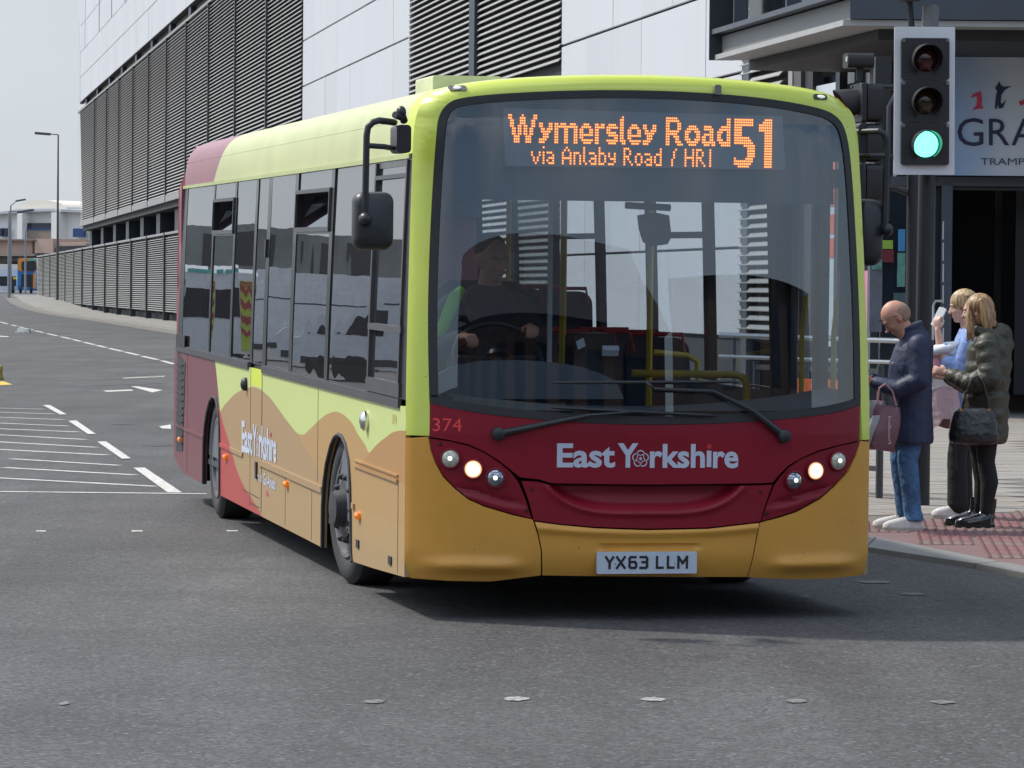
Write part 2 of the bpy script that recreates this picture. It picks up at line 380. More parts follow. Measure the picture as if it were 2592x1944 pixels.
for q in ([(685, 577), (722, 578), (853, 597), (800, 609)], [(540, 600), (690, 594), (700, 600), (560, 606)], [(640, 530), (865, 521), (862, 527), (650, 536)], [(835, 788), (895, 778), (898, 801), (850, 798)], [(0, 311), (48, 315), (40, 318), (0, 316)]):
    mark('turn_arrow', M_white_line, 'worn white turn arrow', pts=[gpt(*z2(*p)) for p in q])
mark('turn_arrow', M_faint, 'thin worn line', seg=(gpt(*z2(300, 543)), gpt(*z2(860, 524))), w=.16)
for a, b in [((440, 418), (572, 417)), ((345, 578), (560, 570)), ((560, 570), (860, 560)), ((640, 520), (860, 522)), ((770, 890), (900, 886)), ((590, 776), (700, 777))]:
    mark('tar_seam', M_tar, 'dark tar seam', seg=(gpt(*z2(*a)), gpt(*z2(*b))), w=.16)
for a, b in [((190, 1338), (240, 1338)), ((690, 1338), (748, 1338)), ((1190, 1337), (1248, 1337))]:
    mark('stud_mark', M_white_line, 'small worn white mark', seg=(gpt(*z2(*a)), gpt(*z2(*b))), w=.12)
D_ = 1.1718
for x, y, w, mm in [(138, 1521, 26, M_faint), (808, 1517, 50, M_faint), (1113, 1511, 60, M_chip), (1410, 1512, 54, M_chip), (1722, 1516, 50, M_faint), (2035, 1518, 52, M_faint), (1887, 1258, 84, M_faint), (1970, 1284, 64, M_faint), (1740, 1290, 30, M_faint)]:
    cx, cy = gpt(x*D_, y*D_); hw = w*D_*cy/F_PX/2
    n = 14; pts = [(cx+hw*cos(2*pi*i/n)*random.uniform(.75, 1.1), cy+.085*(hw/.062)**.3*sin(2*pi*i/n)*random.uniform(.7, 1.2)) for i in range(n)]
    mark('worn_stud_mark', mm, 'worn white crossing mark', pts=pts)
# darker resurfaced areas and their joints
def blob(name, pix, m, z=.003):
    P = [gpt(*p) for p in pix]; g = G(); g.add([(x, y, z) for x, y in P], [tuple(range(len(P)))[::-1]]); tag(g.build(name, m, smooth=False), kind='structure')
# yellow base and bollard foot at the left edge
mark('yellow_box_marking', M_yellow, 'yellow marking beside the island', pts=[gpt(*z2(*p)) for p in [(-60, 553), (20, 551), (66, 568), (0, 571), (-60, 572)]])
bx, by = gpt(-4, 962); g = G(); g.lathe([(0, .10), (.05, .10), (.06, .08), (.16, .07), (.17, .085), (.24, .08), (.27, .04)], (bx, by, 0), (0, 0, 1), 16)
tag(g.build('traffic_bollard', mat('bollard', (.3, .24, .03), .5, nscale=20, noise=.4)), 'black and yellow bollard foot at the left edge of the road', 'bollard')
lx, ly = gpt(*z2(126, 296)); g = G(); g.box(lx-.22, lx+.22, ly-.2, ly+.2, .002, .16); g.box(lx-.30, lx+.05, ly-.3, ly-.1, .002, .05)
tag(g.build('road_litter', mat('litter', (.75, .75, .72), .6), smooth=False), 'crumpled white litter lying in the empty street', 'litter')

# ---- facade line
FA = np.array([-15.64646, 175.009]); FD = np.array([-0.16692367, 0.98596982]); FN = np.array([-FD[1], FD[0]])   # FN points into the street
def fp(t, z, off=0.0):
    p = FA+FD*t+FN*off; return (p[0], p[1], z)
M_conc = mat('pavement_concrete', S(150, 148, 140, 0.74), .85, noise=.2, nscale=.8, bump=.3, bscale=30)
M_kerb = mat('kerb_stone', S(160, 157, 148, 0.66), .8, noise=.2, nscale=2)
M_gut = mat('gutter_concrete', S(140, 136, 126, 0.61), .9, noise=.25, nscale=3)
# narrow pavement in front of the louvred screen, rising gently at the far end
def pav_off(t):    # distance of the kerb from the facade line
    return 2.6 + 0.0*t
kt = [-110, -90, -70, -50, -30, -10, 5, 20, 35, 50, 60, 70, 80, 90, 100, 110, 125, 148]
def kedge(t):
    a = [(-110, 2.1), (-50, 2.0), (10, 1.9), (42, 2.2), (75, 3.0), (100, 3.0), (148, 2.0)]
    for (t0, o0), (t1, o1) in zip(a, a[1:]):
        if t0 <= t <= t1: return o0+(o1-o0)*(t-t0)/(t1-t0)
    return 2.0
def pz(t): return gz(fp(t, 0)[1])
g = G()
for a, b in zip(kt, kt[1:]):
    g.add([fp(a, pz(a)+.13, -.5), fp(b, pz(b)+.13, -.5), fp(b, pz(b)+.12, kedge(b)), fp(a, pz(a)+.12, kedge(a))], [(0, 1, 2, 3)])
tag(g.build('pavement', M_conc, smooth=False), kind='structure')
g = G()
for a, b in zip(kt, kt[1:]):
    n = max(1, int((b-a)/2.5))
    for i in range(n):
        s0 = a+(b-a)*i/n; s1 = a+(b-a)*(i+1)/n-.03
        g.hexa([fp(s0, pz(s0)-.05, kedge(s0)), fp(s1, pz(s1)-.05, kedge(s1)), fp(s1, pz(s1)-.05, kedge(s1)+.15), fp(s0, pz(s0)-.05, kedge(s0)+.15),
                fp(s0, pz(s0)+.125, kedge(s0)), fp(s1, pz(s1)+.125, kedge(s1)), fp(s1, pz(s1)+.12, kedge(s1)+.13), fp(s0, pz(s0)+.12, kedge(s0)+.13)])
tag(g.build('kerb', M_kerb, smooth=False), kind='structure')
g = G()
for a, b in zip(kt, kt[1:]): g.add([fp(a, pz(a)+.005, kedge(a)+.15), fp(b, pz(b)+.005, kedge(b)+.15), fp(b, pz(b)+.005, kedge(b)+1.1), fp(a, pz(a)+.005, kedge(a)+1.1)], [(0, 1, 2, 3)])
tag(g.build('gutter', M_gut, smooth=False), kind='structure')

# ---- louvre slats
M_slat = mat('louvre_slat', S(146, 146, 142, 1.0), .55, .0, noise=.1, nscale=1.5)
M_slat2 = mat('screen_slat', S(126, 126, 122, 1.0), .55, .0, noise=.12, nscale=1.5)
M_dark = mat('louvre_void', (.024, .025, .026), .8, noise=.1)
M_mull = mat('mullion_dark_blue', S(50, 58, 68, .8), .45, noise=.1)
M_white = mat('white_cladding', S(226, 228, 233, .74), .42, noise=.035, nscale=.12, spec=.4)
def vary(m):
    nt = m.node_tree; l = nt.links.new; b = nt.nodes['Principled BSDF']; src = b.inputs['Base Color'].links[0].from_socket
    oi = nt.nodes.new('ShaderNodeObjectInfo'); r = nt.nodes.new('ShaderNodeMapRange'); r.inputs[3].default_value = .955; r.inputs[4].default_value = 1.03; l(oi.outputs['Random'], r.inputs[0])
    t = nt.nodes.new('ShaderNodeNewGeometry'); mp = nt.nodes.new('ShaderNodeMapping'); mp.inputs['Scale'].default_value = (1.6, 1.6, .10); l(t.outputs['Position'], mp.inputs[0])
    n = nt.nodes.new('ShaderNodeTexNoise'); n.inputs['Scale'].default_value = 1.0; n.inputs['Detail'].default_value = 5; l(mp.outputs[0], n.inputs[0])
    rr = nt.nodes.new('ShaderNodeMapRange'); rr.inputs[1].default_value = .52; rr.inputs[2].default_value = .75; rr.inputs[3].default_value = 0; rr.inputs[4].default_value = .16; l(n.outputs['Fac'], rr.inputs[0])
    a = nt.nodes.new('ShaderNodeMix'); a.data_type = 'RGBA'; a.blend_type = 'MULTIPLY'; a.inputs['Factor'].default_value = 1; l(src, a.inputs['A']); l(r.outputs[0], a.inputs['B'])
    c = nt.nodes.new('ShaderNodeMix'); c.data_type = 'RGBA'; l(rr.outputs[0], c.inputs['Factor']); l(a.outputs['Result'], c.inputs['A']); c.inputs['B'].default_value = (.48, .44, .38, 1); l(c.outputs['Result'], b.inputs['Base Color'])
vary(M_white)
M_seam = mat('cladding_joint', (.06, .06, .065), .8)
M_pale = mat('pale_render', S(205, 203, 202, .8), .7, noise=.05)
M_plinth = mat('dark_plinth', S(60, 60, 62, .8), .7)
M_conc2 = mat('tan_concrete', S(135, 126, 112, .8), .85, noise=.2, nscale=.7)
M_gtrim = mat('grey_trim', S(150, 152, 152, .9), .5)
def slat_mesh(name, length, pitch, m):
    h = pitch; g = G()     # sloping blade: top edge set back, lower edge forward
    A = [(0, .02, .0), (0, .075, .0), (0, .005, h*.74), (0, -.012, h*.70)]
    pr = [(.075, 0.0), (.078, h*.10), (.02, h*.56), (.0, h*.50)]
    g.prism([(0.02, p[0], p[1]) for p in pr], [(length-.02, p[0], p[1]) for p in pr])
    return g.mesh(name, m, smooth=False)
def face_matrix(t, z, off=0.0):
    o = fp(t, z, off); return Matrix([[FD[0], FN[0], 0, o[0]], [FD[1], FN[1], 0, o[1]], [0, 0, 1, o[2]], [0, 0, 0, 1]])
BLD = empty('shopping_centre', (FA[0], FA[1], 0), label='long white clad building with dark louvre bands behind the bus', cat='building')
SCR = empty('louvre_screen', (fp(76, 0)[0], fp(76, 0)[1], 0), label='low grey louvred screen wall between the street and the building, with dark uprights', cat='screen wall')
def relp(o, parent):
    o.parent = parent; o.matrix_parent_inverse = Matrix.Translation(parent.location).inverted(); return o
def slats(parent, banks, m, limit, pitch):
    """banks: (t0, t1, z0, z1, off). nearest slats single parts, the rest one part"""
    rows = []
    for (t0, t1, za, zb, off, dist) in banks:
        n = int((zb-za)/pitch)
        for i in range(n): rows.append((t0, t1, za+i*pitch, off, dist))
    rows.sort(key=lambda r: r[4]); cache = {}
    for t0, t1, z, off, _ in rows[:limit]:
        L_ = round(t1-t0, 3)
        if L_ not in cache: cache[L_] = slat_mesh('slat', L_, pitch, m)
        o = bpy.data.objects.new('slat', cache[L_]); COL.objects.link(o); o.matrix_world = face_matrix(t0, z, off); w = o.matrix_world.copy()
        o.parent = parent; o.matrix_parent_inverse = Matrix.Translation(parent.location).inverted(); o.matrix_basis = w
    if rows[limit:]:
        g = G(); h = pitch; pr = [(.075, 0.0), (.078, h*.10), (.02, h*.56), (.0, h*.50)]
        for t0, t1, z, off, _ in rows[limit:]:
            g.prism([fp(t0+.02, z+p[1], off+p[0]) for p in pr], [fp(t1-.02, z+p[1], off+p[0]) for p in pr])
        relp(tag(g.build('distant_slats', m, smooth=False), kind='stuff'), parent)
mul = [77.0, 64.3, 51.9, 40.3, 28.5, 16.8, 4.9, -6.6, -18.1, -29.9, -41.7, -52.65]
Z_B0, Z_B1, Z_W = 5.79, 13.55, 14.22
banks = [(b, a, Z_B0+.22, Z_B1-.02, .0, 200+i*0-a*-1) for i, (a, b) in enumerate(zip(mul, mul[1:]))]
banks = [(b+.12, a-.12, Z_B0+.30, Z_B1-.05, .03, a+400) for a, b in zip(mul, mul[1:])]
banks += [(80.5, 77.0+.12, Z_B0+.30, Z_B1-.05, .03, 600)][:0]
L2 = [(-88.3, -77.65, 6.34, 12.7, .03, 1), (-99.68, -89.1, 6.34, 12.7, .03, 0), (-99.68, -89.1, .95, 6.05, .03, 2), (-88.3, -77.65, .95, 6.05, .03, 3), (-118.7, -115.95, .95, 8.2, .03, -1)]
slats(BLD, banks+L2, M_slat, 300, .145)
g = G()     # dark backing behind louvres
def fbox(g, t0, t1, z0, z1, o0, o1): g.hexa([fp(t0, z0, o0), fp(t1, z0, o0), fp(t1, z0, o1), fp(t0, z0, o1), fp(t0, z1, o0), fp(t1, z1, o0), fp(t1, z1, o1), fp(t0, z1, o1)])
fbox(g, -52.65, 79.5, Z_B0, Z_B1, -.3, -.02); fbox(g, -99.7, -77.6, .9, 13, -.3, -.02); fbox(g, -118.75, -115.9, .9, 8.3, -.3, -.02)
relp(g.build('louvre_backing', M_dark, smooth=False), BLD)
for t in mul[1:-1]:
    g = G(); fbox(g, t-.11, t+.11, Z_B0, Z_B1, -.02, .16); relp(g.build('mullion', M_mull, smooth=False), BLD)
g = G(); fbox(g, -89.1, -88.3, .9, 13, -.02, .17); relp(g.build('mullion', M_mull, smooth=False), BLD)
g = G(); fbox(g, -18.1-.35, -18.1+.35, Z_B0, Z_B1, -.02, .12); relp(g.build('mullion', M_mull, smooth=False), BLD) if False else None
g = G(); fbox(g, -52.65, 80.3, Z_B0-.02, Z_B0+.28, -.02, .14); fbox(g, -52.65, 84.5, Z_B1, Z_B1+.12, -.02, .12); relp(g.build('sill_rail', M_gtrim, smooth=False), BLD)
# clerestory strip above the louvres
for i, (a, b) in enumerate(zip([84.5]+mul, mul)):
    g = G(); fbox(g, b, a-.0, Z_B1+.12, Z_W, -.5, -.42); relp(g.build('clerestory_panel', M_pale, smooth=False), BLD)
    g = G(); fbox(g, b-.4, b+.9, Z_B1+.125, Z_W-.002, -.415, -.05); relp(g.build('clerestory_post', M_mull, smooth=False), BLD)
# white cladding, panel by panel
pan = {}
def panel(t0, t1, z0, z1, off=0.0, lean0=None):
    gp = .018; gv = .0035; key = (round(t1-t0, 2), round(z1-z0, 2))
    if key not in pan:
        w, h = t1-t0, z1-z0; g = G()
        g.add([(gv, 0, gp), (w-gv, 0, gp), (w-gv, 0, h-gp), (gv, 0, h-gp), (gv+.004, .05, gp+.01), (w-gv-.004, .05, gp+.01), (w-gv-.004, .05, h-gp-.01), (gv+.004, .05, h-gp-.01)],
              [(4, 5, 6, 7), (0, 1, 5, 4), (1, 2, 6, 5), (2, 3, 7, 6), (3, 0, 4, 7)])
        pan[key] = g.mesh('cladding_panel', M_white, smooth=False)
    o = bpy.data.objects.new('cladding_panel', pan[key]); COL.objects.link(o); o.parent = BLD
    o.matrix_parent_inverse = Matrix.Translation(BLD.location).inverted(); o.matrix_basis = face_matrix(t0, z0, off+random.uniform(-.004, .004))
zrow = [14.22, 15.9, 17.58, 19.37, 21.1, 22.8, 24.5]
wins = [(76.8, 17.74), (61.0, 17.77), (48.5, 17.78), (36.6, 17.78), (24.5, 17.78)]
x_ = -52.65; cols_top = []
t = -52.65
while t < 81.6: cols_top.append((t, t+2.94)); t += 2.94
for a, b in cols_top:
    for z0, z1 in zip(zrow, zrow[1:]):
        if b < 0 and z0 > 17: continue
        w_ = [w for w, zb in wins if a <= w < b and z0 >= 17.5 and z1 < 21.2]
        if w_:
            w = w_[0]
            if w-.35-a > .2: panel(a, w-.35, z0, z1)
            if b-w-.35 > .2: panel(w+.35, b, z0, z1)
        else: panel(a, b, z0, z1)
for w, zb in wins:
    g = G(); fbox(g, w-.34, w+.34, 17.6, 21.08, -.25, -.2); o = relp(g.build('window', mat('slot_glass', (.05, .055, .06), .15, noise=.02), smooth=False), BLD)
    g = G()
    for z in (17.6, 19.35, 21.04): fbox(g, w-.34, w+.34, z, z+.05, -.2, .02)
    relp(g.build('frame', M_mull, smooth=False), BLD).name = 'window_frame'
z2r = [.95, 2.4, 3.82, 5.22, 6.65, 8.27, 9.75, 11.2, 12.7, 14.22]
for i in range(8):       # w2, only what can be seen above and through the bus
    for z0, z1 in zip(z2r, z2r[1:]): panel(-77.55+i*3.11, -77.55+(i+1)*3.11, z0, z1)
for i in range(6):
    for z0, z1 in zip(z2r[:7], z2r[1:7]):
        a = -115.9+i*2.70; panel(a, a+2.70, z0, z1)
g = G(); fbox(g, -52.65, 84.9, Z_W, 24.5, -.3, -.06); fbox(g, -77.55, -52.65, .9, 24.5, -.3, -.06); fbox(g, -115.9, -99.7, .9, 24.5, -.3, -.06)
relp(g.build('cladding_joint_backing', M_seam, smooth=False), BLD)
# end corner of the far end leans outwards; closing wall
g = G(); g.prism([fp(79.5, Z_W, .0), fp(89.8, 22.8, .0), fp(91, 24.5, 0), fp(80, 24.5, 0), fp(80, Z_W, 0)][::1], [fp(79.5, Z_W, -20), fp(89.8, 22.8, -20), fp(91, 24.5, -20), fp(80, 24.5, -20), fp(80, Z_W, -20)])
for z0, z1 in ():
    pass
relp(g.build('end_wall', M_white, smooth=False, recalc=True), BLD)
g = G(); g.prism([fp(77, 5.8, -.05), fp(80.3, 5.8, -.05), fp(84.3, 13.6, -.05), fp(77, 13.6, -.05)], [fp(77, 5.8, -18), fp(80.3, 5.8, -18), fp(84.3, 13.6, -18), fp(77, 13.6, -18)])
relp(g.build('end_louvre_backing', M_dark, smooth=False, recalc=True), BLD)
g = G(); pr = [(.075, 0.0), (.078, .0145), (.02, .081), (.0, .072)]
for i in range(52):
    z = 6.09+i*.145; te = 80.3+(z-5.8)*.51
    g.prism([fp(77.12, z+p[1], .03+p[0]) for p in pr], [fp(te, z+p[1], .03+p[0]) for p in pr])
relp(tag(g.build('end_slats', M_slat, smooth=False), kind='stuff'), BLD)
# body of the building, recess behind the screen with square columns
g = G(); fbox(g, -135, 79, 14, 24.4, -60, -.31); fbox(g, -52.65, 76, 0, 14, -60, -3.2); fbox(g, -115, -52.65, 0, 14, -60, -.31); relp(g.build('wall_core', M_conc2, smooth=False), BLD)
g = G(); fbox(g, -52.65, 79, 5.45, Z_B0-.03, -3.2, -.0); relp(g.build('soffit', M_dark, smooth=False), BLD)
for t in mul[:-1]:
    g = G(); fbox(g, t-2.2, t+.3, 0, 5.44, -1.5, -.35); relp(g.build('column', M_mull, smooth=False), BLD)
g = G(); fbox(g, -115.9, -52.7, 0, .9, -.3, .02); relp(g.build('plinth', M_plinth, smooth=False), BLD)
# the screen
banks = []
smul = [148, 136, 124, 112, 100, 88]+mul[:10]
banks = [(b+.1, a-.1, .55 if a < 79 else .55, 4.2, .05, a+400) for a, b in zip(smul, smul[1:])]
slats(SCR, banks, M_slat2, 300, .105)
g = G(); fbox(g, -29.9, 148, .5, 4.2, -.12, .03); relp(g.build('screen_backing', M_dark, smooth=False), SCR)
g = G(); fbox(g, -29.9, 148, 4.2, 4.31, -.12, .16); relp(g.build('top_rail', M_gtrim, smooth=False), SCR)
for t in smul[1:]:
    g = G(); fbox(g, t-.12, t+.12, 0, 4.3, -.1, .2); relp(g.build('upright', M_mull, smooth=False), SCR) if t < 79 else relp(g.build('upright', M_slat2, smooth=False), SCR)
g = G(); fbox(g, -29.9, 148, 0.0, .42, -.6, -.3); relp(g.build('base_wall', M_plinth, smooth=False), SCR)

# ---- far end of the street
M_depot = mat('depot_white', S(236, 233, 228, .92), .6, noise=.05, nscale=.05)
M_depot2 = mat('depot_cream', S(228, 220, 204, .9), .6, noise=.05, nscale=.05)
M_blue = mat('blue_glass', S(40, 78, 140, .6), .2, noise=.2, nscale=.4)
M_dglass = mat('dark_glass', S(50, 62, 80, .4), .1, noise=.2, nscale=.5)
M_brown = mat('brown_stone', S(186, 160, 146, .9), .85, noise=.15, nscale=.1)
M_brown2 = mat('brown_stone_dark', S(150, 136, 124, .8), .85, noise=.15, nscale=.1)
DEP = empty('depot_building', (-80, 600, 0), label='white depot building with a curved barrel roof and blue windows far down the street', cat='building')
def Y6(u, v, Y=600): return ypt(u, v, Y)
def yprism(name, pts, Y, dep, m, parent, px=True):
    A = [ypt(u, v, Y-(u-100)*.0628*Y/600*.9) for u, v in pts]; B = [(x+dep*.67, y+dep*.74, z) for x, y, z in A]
    g = G(); g.prism(A, B); o = g.build(name, m, smooth=False, recalc=True)
    return relp(o, parent) if parent else o
zA = lambda x, y: (x*.2411, 430+y*.2411)
yprism('front_wall', [zA(*p) for p in [(-400, 520), (0, 468), (200, 440), (560, 425), (850, 440), (1100, 470), (1100, 1100), (-400, 1100)]], 600, 30, M_depot, DEP)
yprism('roof_fascia', [zA(*p) for p in [(-400, 480), (0, 440), (200, 410), (560, 405), (850, 420), (1100, 440), (1100, 468), (850, 446), (560, 438), (200, 450), (0, 466), (-400, 510)]], 598, 32, mat('depot_fascia', S(196, 198, 202, .8), .5), DEP)
arc = [zA(440+260*cos(a), 412-95*sin(a)) for a in [pi*i/14 for i in range(15)]]
yprism('barrel_roof', arc[::-1], 601, 40, M_depot2, DEP)
yprism('porch_pier', [zA(*p) for p in [(180, 455), (232, 455), (232, 730), (180, 730)]], 597, 2.9, M_depot, DEP)
yprism('porch_pier', [zA(*p) for p in [(538, 445), (600, 445), (600, 760), (538, 760)]], 597, 2.9, M_depot, DEP)
yprism('window', [zA(*p) for p in [(232, 558), (538, 558), (538, 612), (232, 612)]], 598.5, .4, M_dglass, DEP)
yprism('window', [zA(*p) for p in [(232, 612), (538, 612), (538, 632), (232, 632)]], 598.3, .4, M_blue, DEP)
yprism('window', [zA(*p) for p in [(0, 612), (76, 612), (76, 700), (-40, 700), (-40, 612)]], 598.5, .4, M_blue, DEP)
yprism('window', [zA(*p) for p in [(-2, 620), (22, 620), (22, 690), (-2, 690)]], 598.2, .4, M_dglass, DEP)
yprism('window', [zA(*p) for p in [(45, 620), (70, 620), (70, 690), (45, 690)]], 598.2, .4, M_dglass, DEP)
yprism('window', [zA(*p) for p in [(765, 615), (880, 615), (880, 705), (765, 705)]], 598.5, .4, M_blue, DEP)
yprism('loading_door', [zA(*p) for p in [(250, 632), (538, 632), (538, 720), (250, 720)]], 598.4, .4, M_brown2, DEP)
VIA = empty('viaduct_wall', (-80, 520, 0), label='brown stone retaining wall and bridge in front of the white depot', cat='wall')
yprism('parapet', [zA(*p) for p in [(-400, 725), (340, 735), (340, 880), (-400, 875)]], 520, 6, M_brown, VIA)
yprism('parapet_pier', [zA(*p) for p in [(365, 722), (556, 722), (556, 905), (365, 905)]], 519, 7, M_brown, VIA)
yprism('parapet', [zA(*p) for p in [(556, 755), (900, 765), (900, 905), (556, 905)]], 520, 6, M_brown, VIA)
yprism('coping', [zA(*p) for p in [(-400, 718), (360, 727), (360, 742), (-400, 732)]], 518.5, 8, M_brown2, VIA)
yprism('bridge_deck', [zA(*p) for p in [(-400, 875), (360, 880), (360, 905), (-400, 905)]], 517, 12, M_brown2, VIA)
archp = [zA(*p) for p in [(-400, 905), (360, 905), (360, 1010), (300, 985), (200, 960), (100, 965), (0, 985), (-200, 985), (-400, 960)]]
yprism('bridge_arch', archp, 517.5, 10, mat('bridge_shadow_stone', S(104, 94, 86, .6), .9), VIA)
g = G(); g.box(-140, -55, 560, 562, -1, 6.0); tag(g.build('rendered_wall', M_depot, smooth=False), 'pale wall glimpsed beneath the brown bridge', 'wall')
SHL = empty('bus_shelter', (-62, 330, 0), label='dark cycle shelter roof behind the far end of the louvred screen', cat='shelter')
yprism('roof', [zA(*p) for p in [(570, 830), (610, 800), (880, 795), (880, 850), (760, 858), (600, 872), (570, 868)]], 345, 6, mat('shelter_dark', S(48, 56, 62, .7), .5), SHL)
yprism('roof_edge', [zA(*p) for p in [(375, 872), (570, 876), (570, 890), (400, 905), (375, 890)]], 344, 6, mat('shelter_dark', S(48, 56, 62, .7), .5), SHL)
g = G(); 
for i in range(900):
    c = Vector((-74+random.gauss(0, 1.6), 505+random.gauss(0, 1), 3.4+random.gauss(0, .9))); a = random.random()*6.28; s = .35
    d = Vector((cos(a), .3*sin(a), sin(a)))*s; e = Vector((-sin(a), .5, cos(a)))*s*.6
    g.add([c-d, c-e, c+d, c+e], [(0, 1, 2, 3)])
tr_ = empty('small_tree', (-74, 505, 0), label='small green tree behind the far buses under the bridge', cat='tree')
relp(g.build('crown', mat('foliage', (.09, .13, .04), .8, noise=.4, nscale=.8), smooth=False), tr_)
g = G(); g.cyl((-74, 505, 0), (-74, 505, 3), .25, .12); relp(g.build('trunk', M_brown2), tr_)

# far buses
def far_bus(name, u0, u1, Y, top, deck, cols, label, wins, zbase=.5):
    r = empty(name, (ypt((u0+u1)/2, 700, Y)[0], Y, gz(Y)), label=label, cat='bus', group='buses parked at the far end of the street')
    x0 = ypt(u0, 740, Y)[0]; x1 = ypt(u1, 740, Y)[0]; b = G(); b.rbox(x0, x1, Y, Y+9, gz(Y)+.35, gz(Y)+top, .25); relp(b.build('body', cols[0]), r)
    for (a, c, z0, z1, m, nm) in wins:
        q = G(); q.box(x0+(x1-x0)*a, x0+(x1-x0)*c, Y-.03, Y+.05, gz(Y)+z0, gz(Y)+z1); relp(q.build(nm, m, smooth=False), r)
    for s in (.12, .75):
        q = G(); q.cyl((x0+(x1-x0)*s, Y+.1, gz(Y)+.45), (x0+(x1-x0)*(s+.12), Y+.1, gz(Y)+.45), .45, n=16); relp(q.build('wheel', mat('tyre', (.02, .02, .02), .8)), r)
    return r
M_bw = mat('bus_white', S(232, 234, 236, .85), .3); M_bb = mat('bus_blue', S(52, 130, 205, .8), .3); M_bo = mat('bus_orange', S(236, 150, 40, .9), .3)
M_teal = mat('bus_teal', S(90, 200, 185, .8), .4); M_led = mat('bus_led', (.6, .6, .05), .4, emit=(.8, .7, .1), estr=.3)
far_bus('single_deck_bus', -40, 47, 470, 3.0, 1, [M_bw], 'white single deck bus parked far down the street, left of the blue one', [(.05, .93, .9, 2.1, M_dglass, 'windscreen'), (.84, .95, 1.75, 2.0, M_led, 'route_display'), (.1, .3, .45, .6, M_dglass, 'grille'), (.7, .78, .5, .65, M_bw, 'headlight')])
rb = far_bus('double_deck_bus', 44, 87, 462, 4.35, 2, [M_bb], 'blue and orange double deck bus at the far end of the screen wall', [(.22, 1.0, .8, 2.35, M_dglass, 'windscreen'), (.0, 1.0, 2.55, 2.75, M_bb, 'panel')])
x0 = ypt(44, 740, 462)[0]; x1 = ypt(92, 740, 462)[0]; zg = gz(462)
q = G(); q.rbox(x0+.06, x1, 461.9, 463, zg+2.72, zg+4.32, .35); relp(q.build('upper_deck', M_bo), rb)
q = G(); q.rbox(x0+.5, x1, 461.8, 462, zg+2.75, zg+3.95, .3); relp(q.build('upper_window', M_dglass), rb)
q = G(); q.box(x0+1.4, x1, 461.78, 462, zg+4.0, zg+4.25); relp(q.build('roof_flash', M_teal, smooth=False), rb)
q = G(); q.box(x1-.4, x1-.15, 461.85, 462, zg+.6, zg+2.5); relp(q.build('door_edge', M_bo, smooth=False), rb)

# lamp posts
def lamp_post(base, top, r, label, arm=(-1.2, 0), m=None):
    x, y, z = base; m = m or mat('galvanised', S(150, 152, 156, .85), .45, .1)
    L_ = empty('lamp_post', (x, y, z), label=label, cat='street lamp')
    h = top; lean = -.0
    q = G(); q.tube([(x, y, z-1), (x+lean*h*.5, y, z+h*.5), (x+lean*h, y, z+h)], [r*1.3, r, r*.6], 10); relp(q.build('column', m), L_)
    q = G(); q.tube([(x+lean*h, y, z+h), (x+lean*h+arm[0]*.55, y, z+h+arm[1])], [r*.45, r*.4], 8); relp(q.build('arm', m), L_)
    q = G(); ax = x+lean*h+arm[0]; q.obox((ax, y, z+h+arm[1]*1.3), (abs(arm[0])*.5, 0, -.04 if arm[0] < 0 else .1), (0, .2, 0), (0, 0, .09)); relp(q.build('lantern', mat('lantern_grey', S(95, 98, 104, .8), .4)), L_)
Yl = 280; p0 = ypt(144, 640, Yl); p1 = ypt(146, 341, Yl)
lamp_post((p0[0]+.05, Yl, 0), p1[2], .085, 'tall street lamp rising above the far end of the louvred screen', (-1.15, .05), mat('lamp_brown', S(104, 96, 92, .7), .5))
Yl = 300; p0 = ypt(22, 740, Yl); p1 = ypt(22, 535, Yl)
lamp_post((p0[0], Yl, gz(Yl)), p1[2]-gz(Yl), .10, 'street lamp at the left edge in front of the white bus, nearest the road', (1.3, .02))
Yl = 420; p0 = ypt(26, 740, Yl); p1 = ypt(26, 520, Yl)
lamp_post((p0[0], Yl, gz(Yl)), p1[2]-gz(Yl), .13, 'paler street lamp with an upswept arm just behind the one at the left edge', (1.1, .45))
Yl = 440; p0 = ypt(64, 740, Yl); p1 = ypt(64, 586, Yl)
lamp_post((p0[0], Yl, gz(Yl)), p1[2]-gz(Yl), .12, 'short lamp column above the orange double deck bus', (.25, .1))

# ================================================================== RIGHT: PAVEMENT, ENTRANCE
KB = [(3.9, 18.4), (3.28, 21.2), (2.82, 22.96), (2.29, 24.39), (1.95, 25.9), (1.45, 28.5), (.6, 33.5), (-.9, 42), (-5.5, 68)]      # road side of the kerb
KT = [(4.15, 18.5), (3.50, 21.3), (2.99, 23.05), (2.45, 25.3), (2.12, 26.1), (1.60, 28.6), (.75, 33.6), (-.75, 42.1), (-5.3, 68)]
TU = (2.557, 27.06), (3.851, 28.272)
M_flag = mat('paving_flag', S(168, 163, 153, .80), .8, noise=.16, nscale=1.6, bump=.25, bscale=60)
M_mort = mat('paving_joint', S(128, 124, 117, .70), .95, noise=.2, nscale=6)
M_tac = mat('tactile_red', S(150, 108, 108, .72), .85, noise=.22, nscale=2.5, bump=.3, bscale=60)
M_kgr = mat('kerb_granite', S(150, 150, 147, .66), .8, noise=.12, nscale=9)
g = G(); g.add([(x, y, .031) for x, y in KT]+[(30, 75, .031), (30, 16, .031)], [tuple(range(len(KT)+2))[::-1]]); tag(g.build('right_pavement', M_mort, smooth=False), kind='structure')
RP = bpy.data.objects['right_pavement']
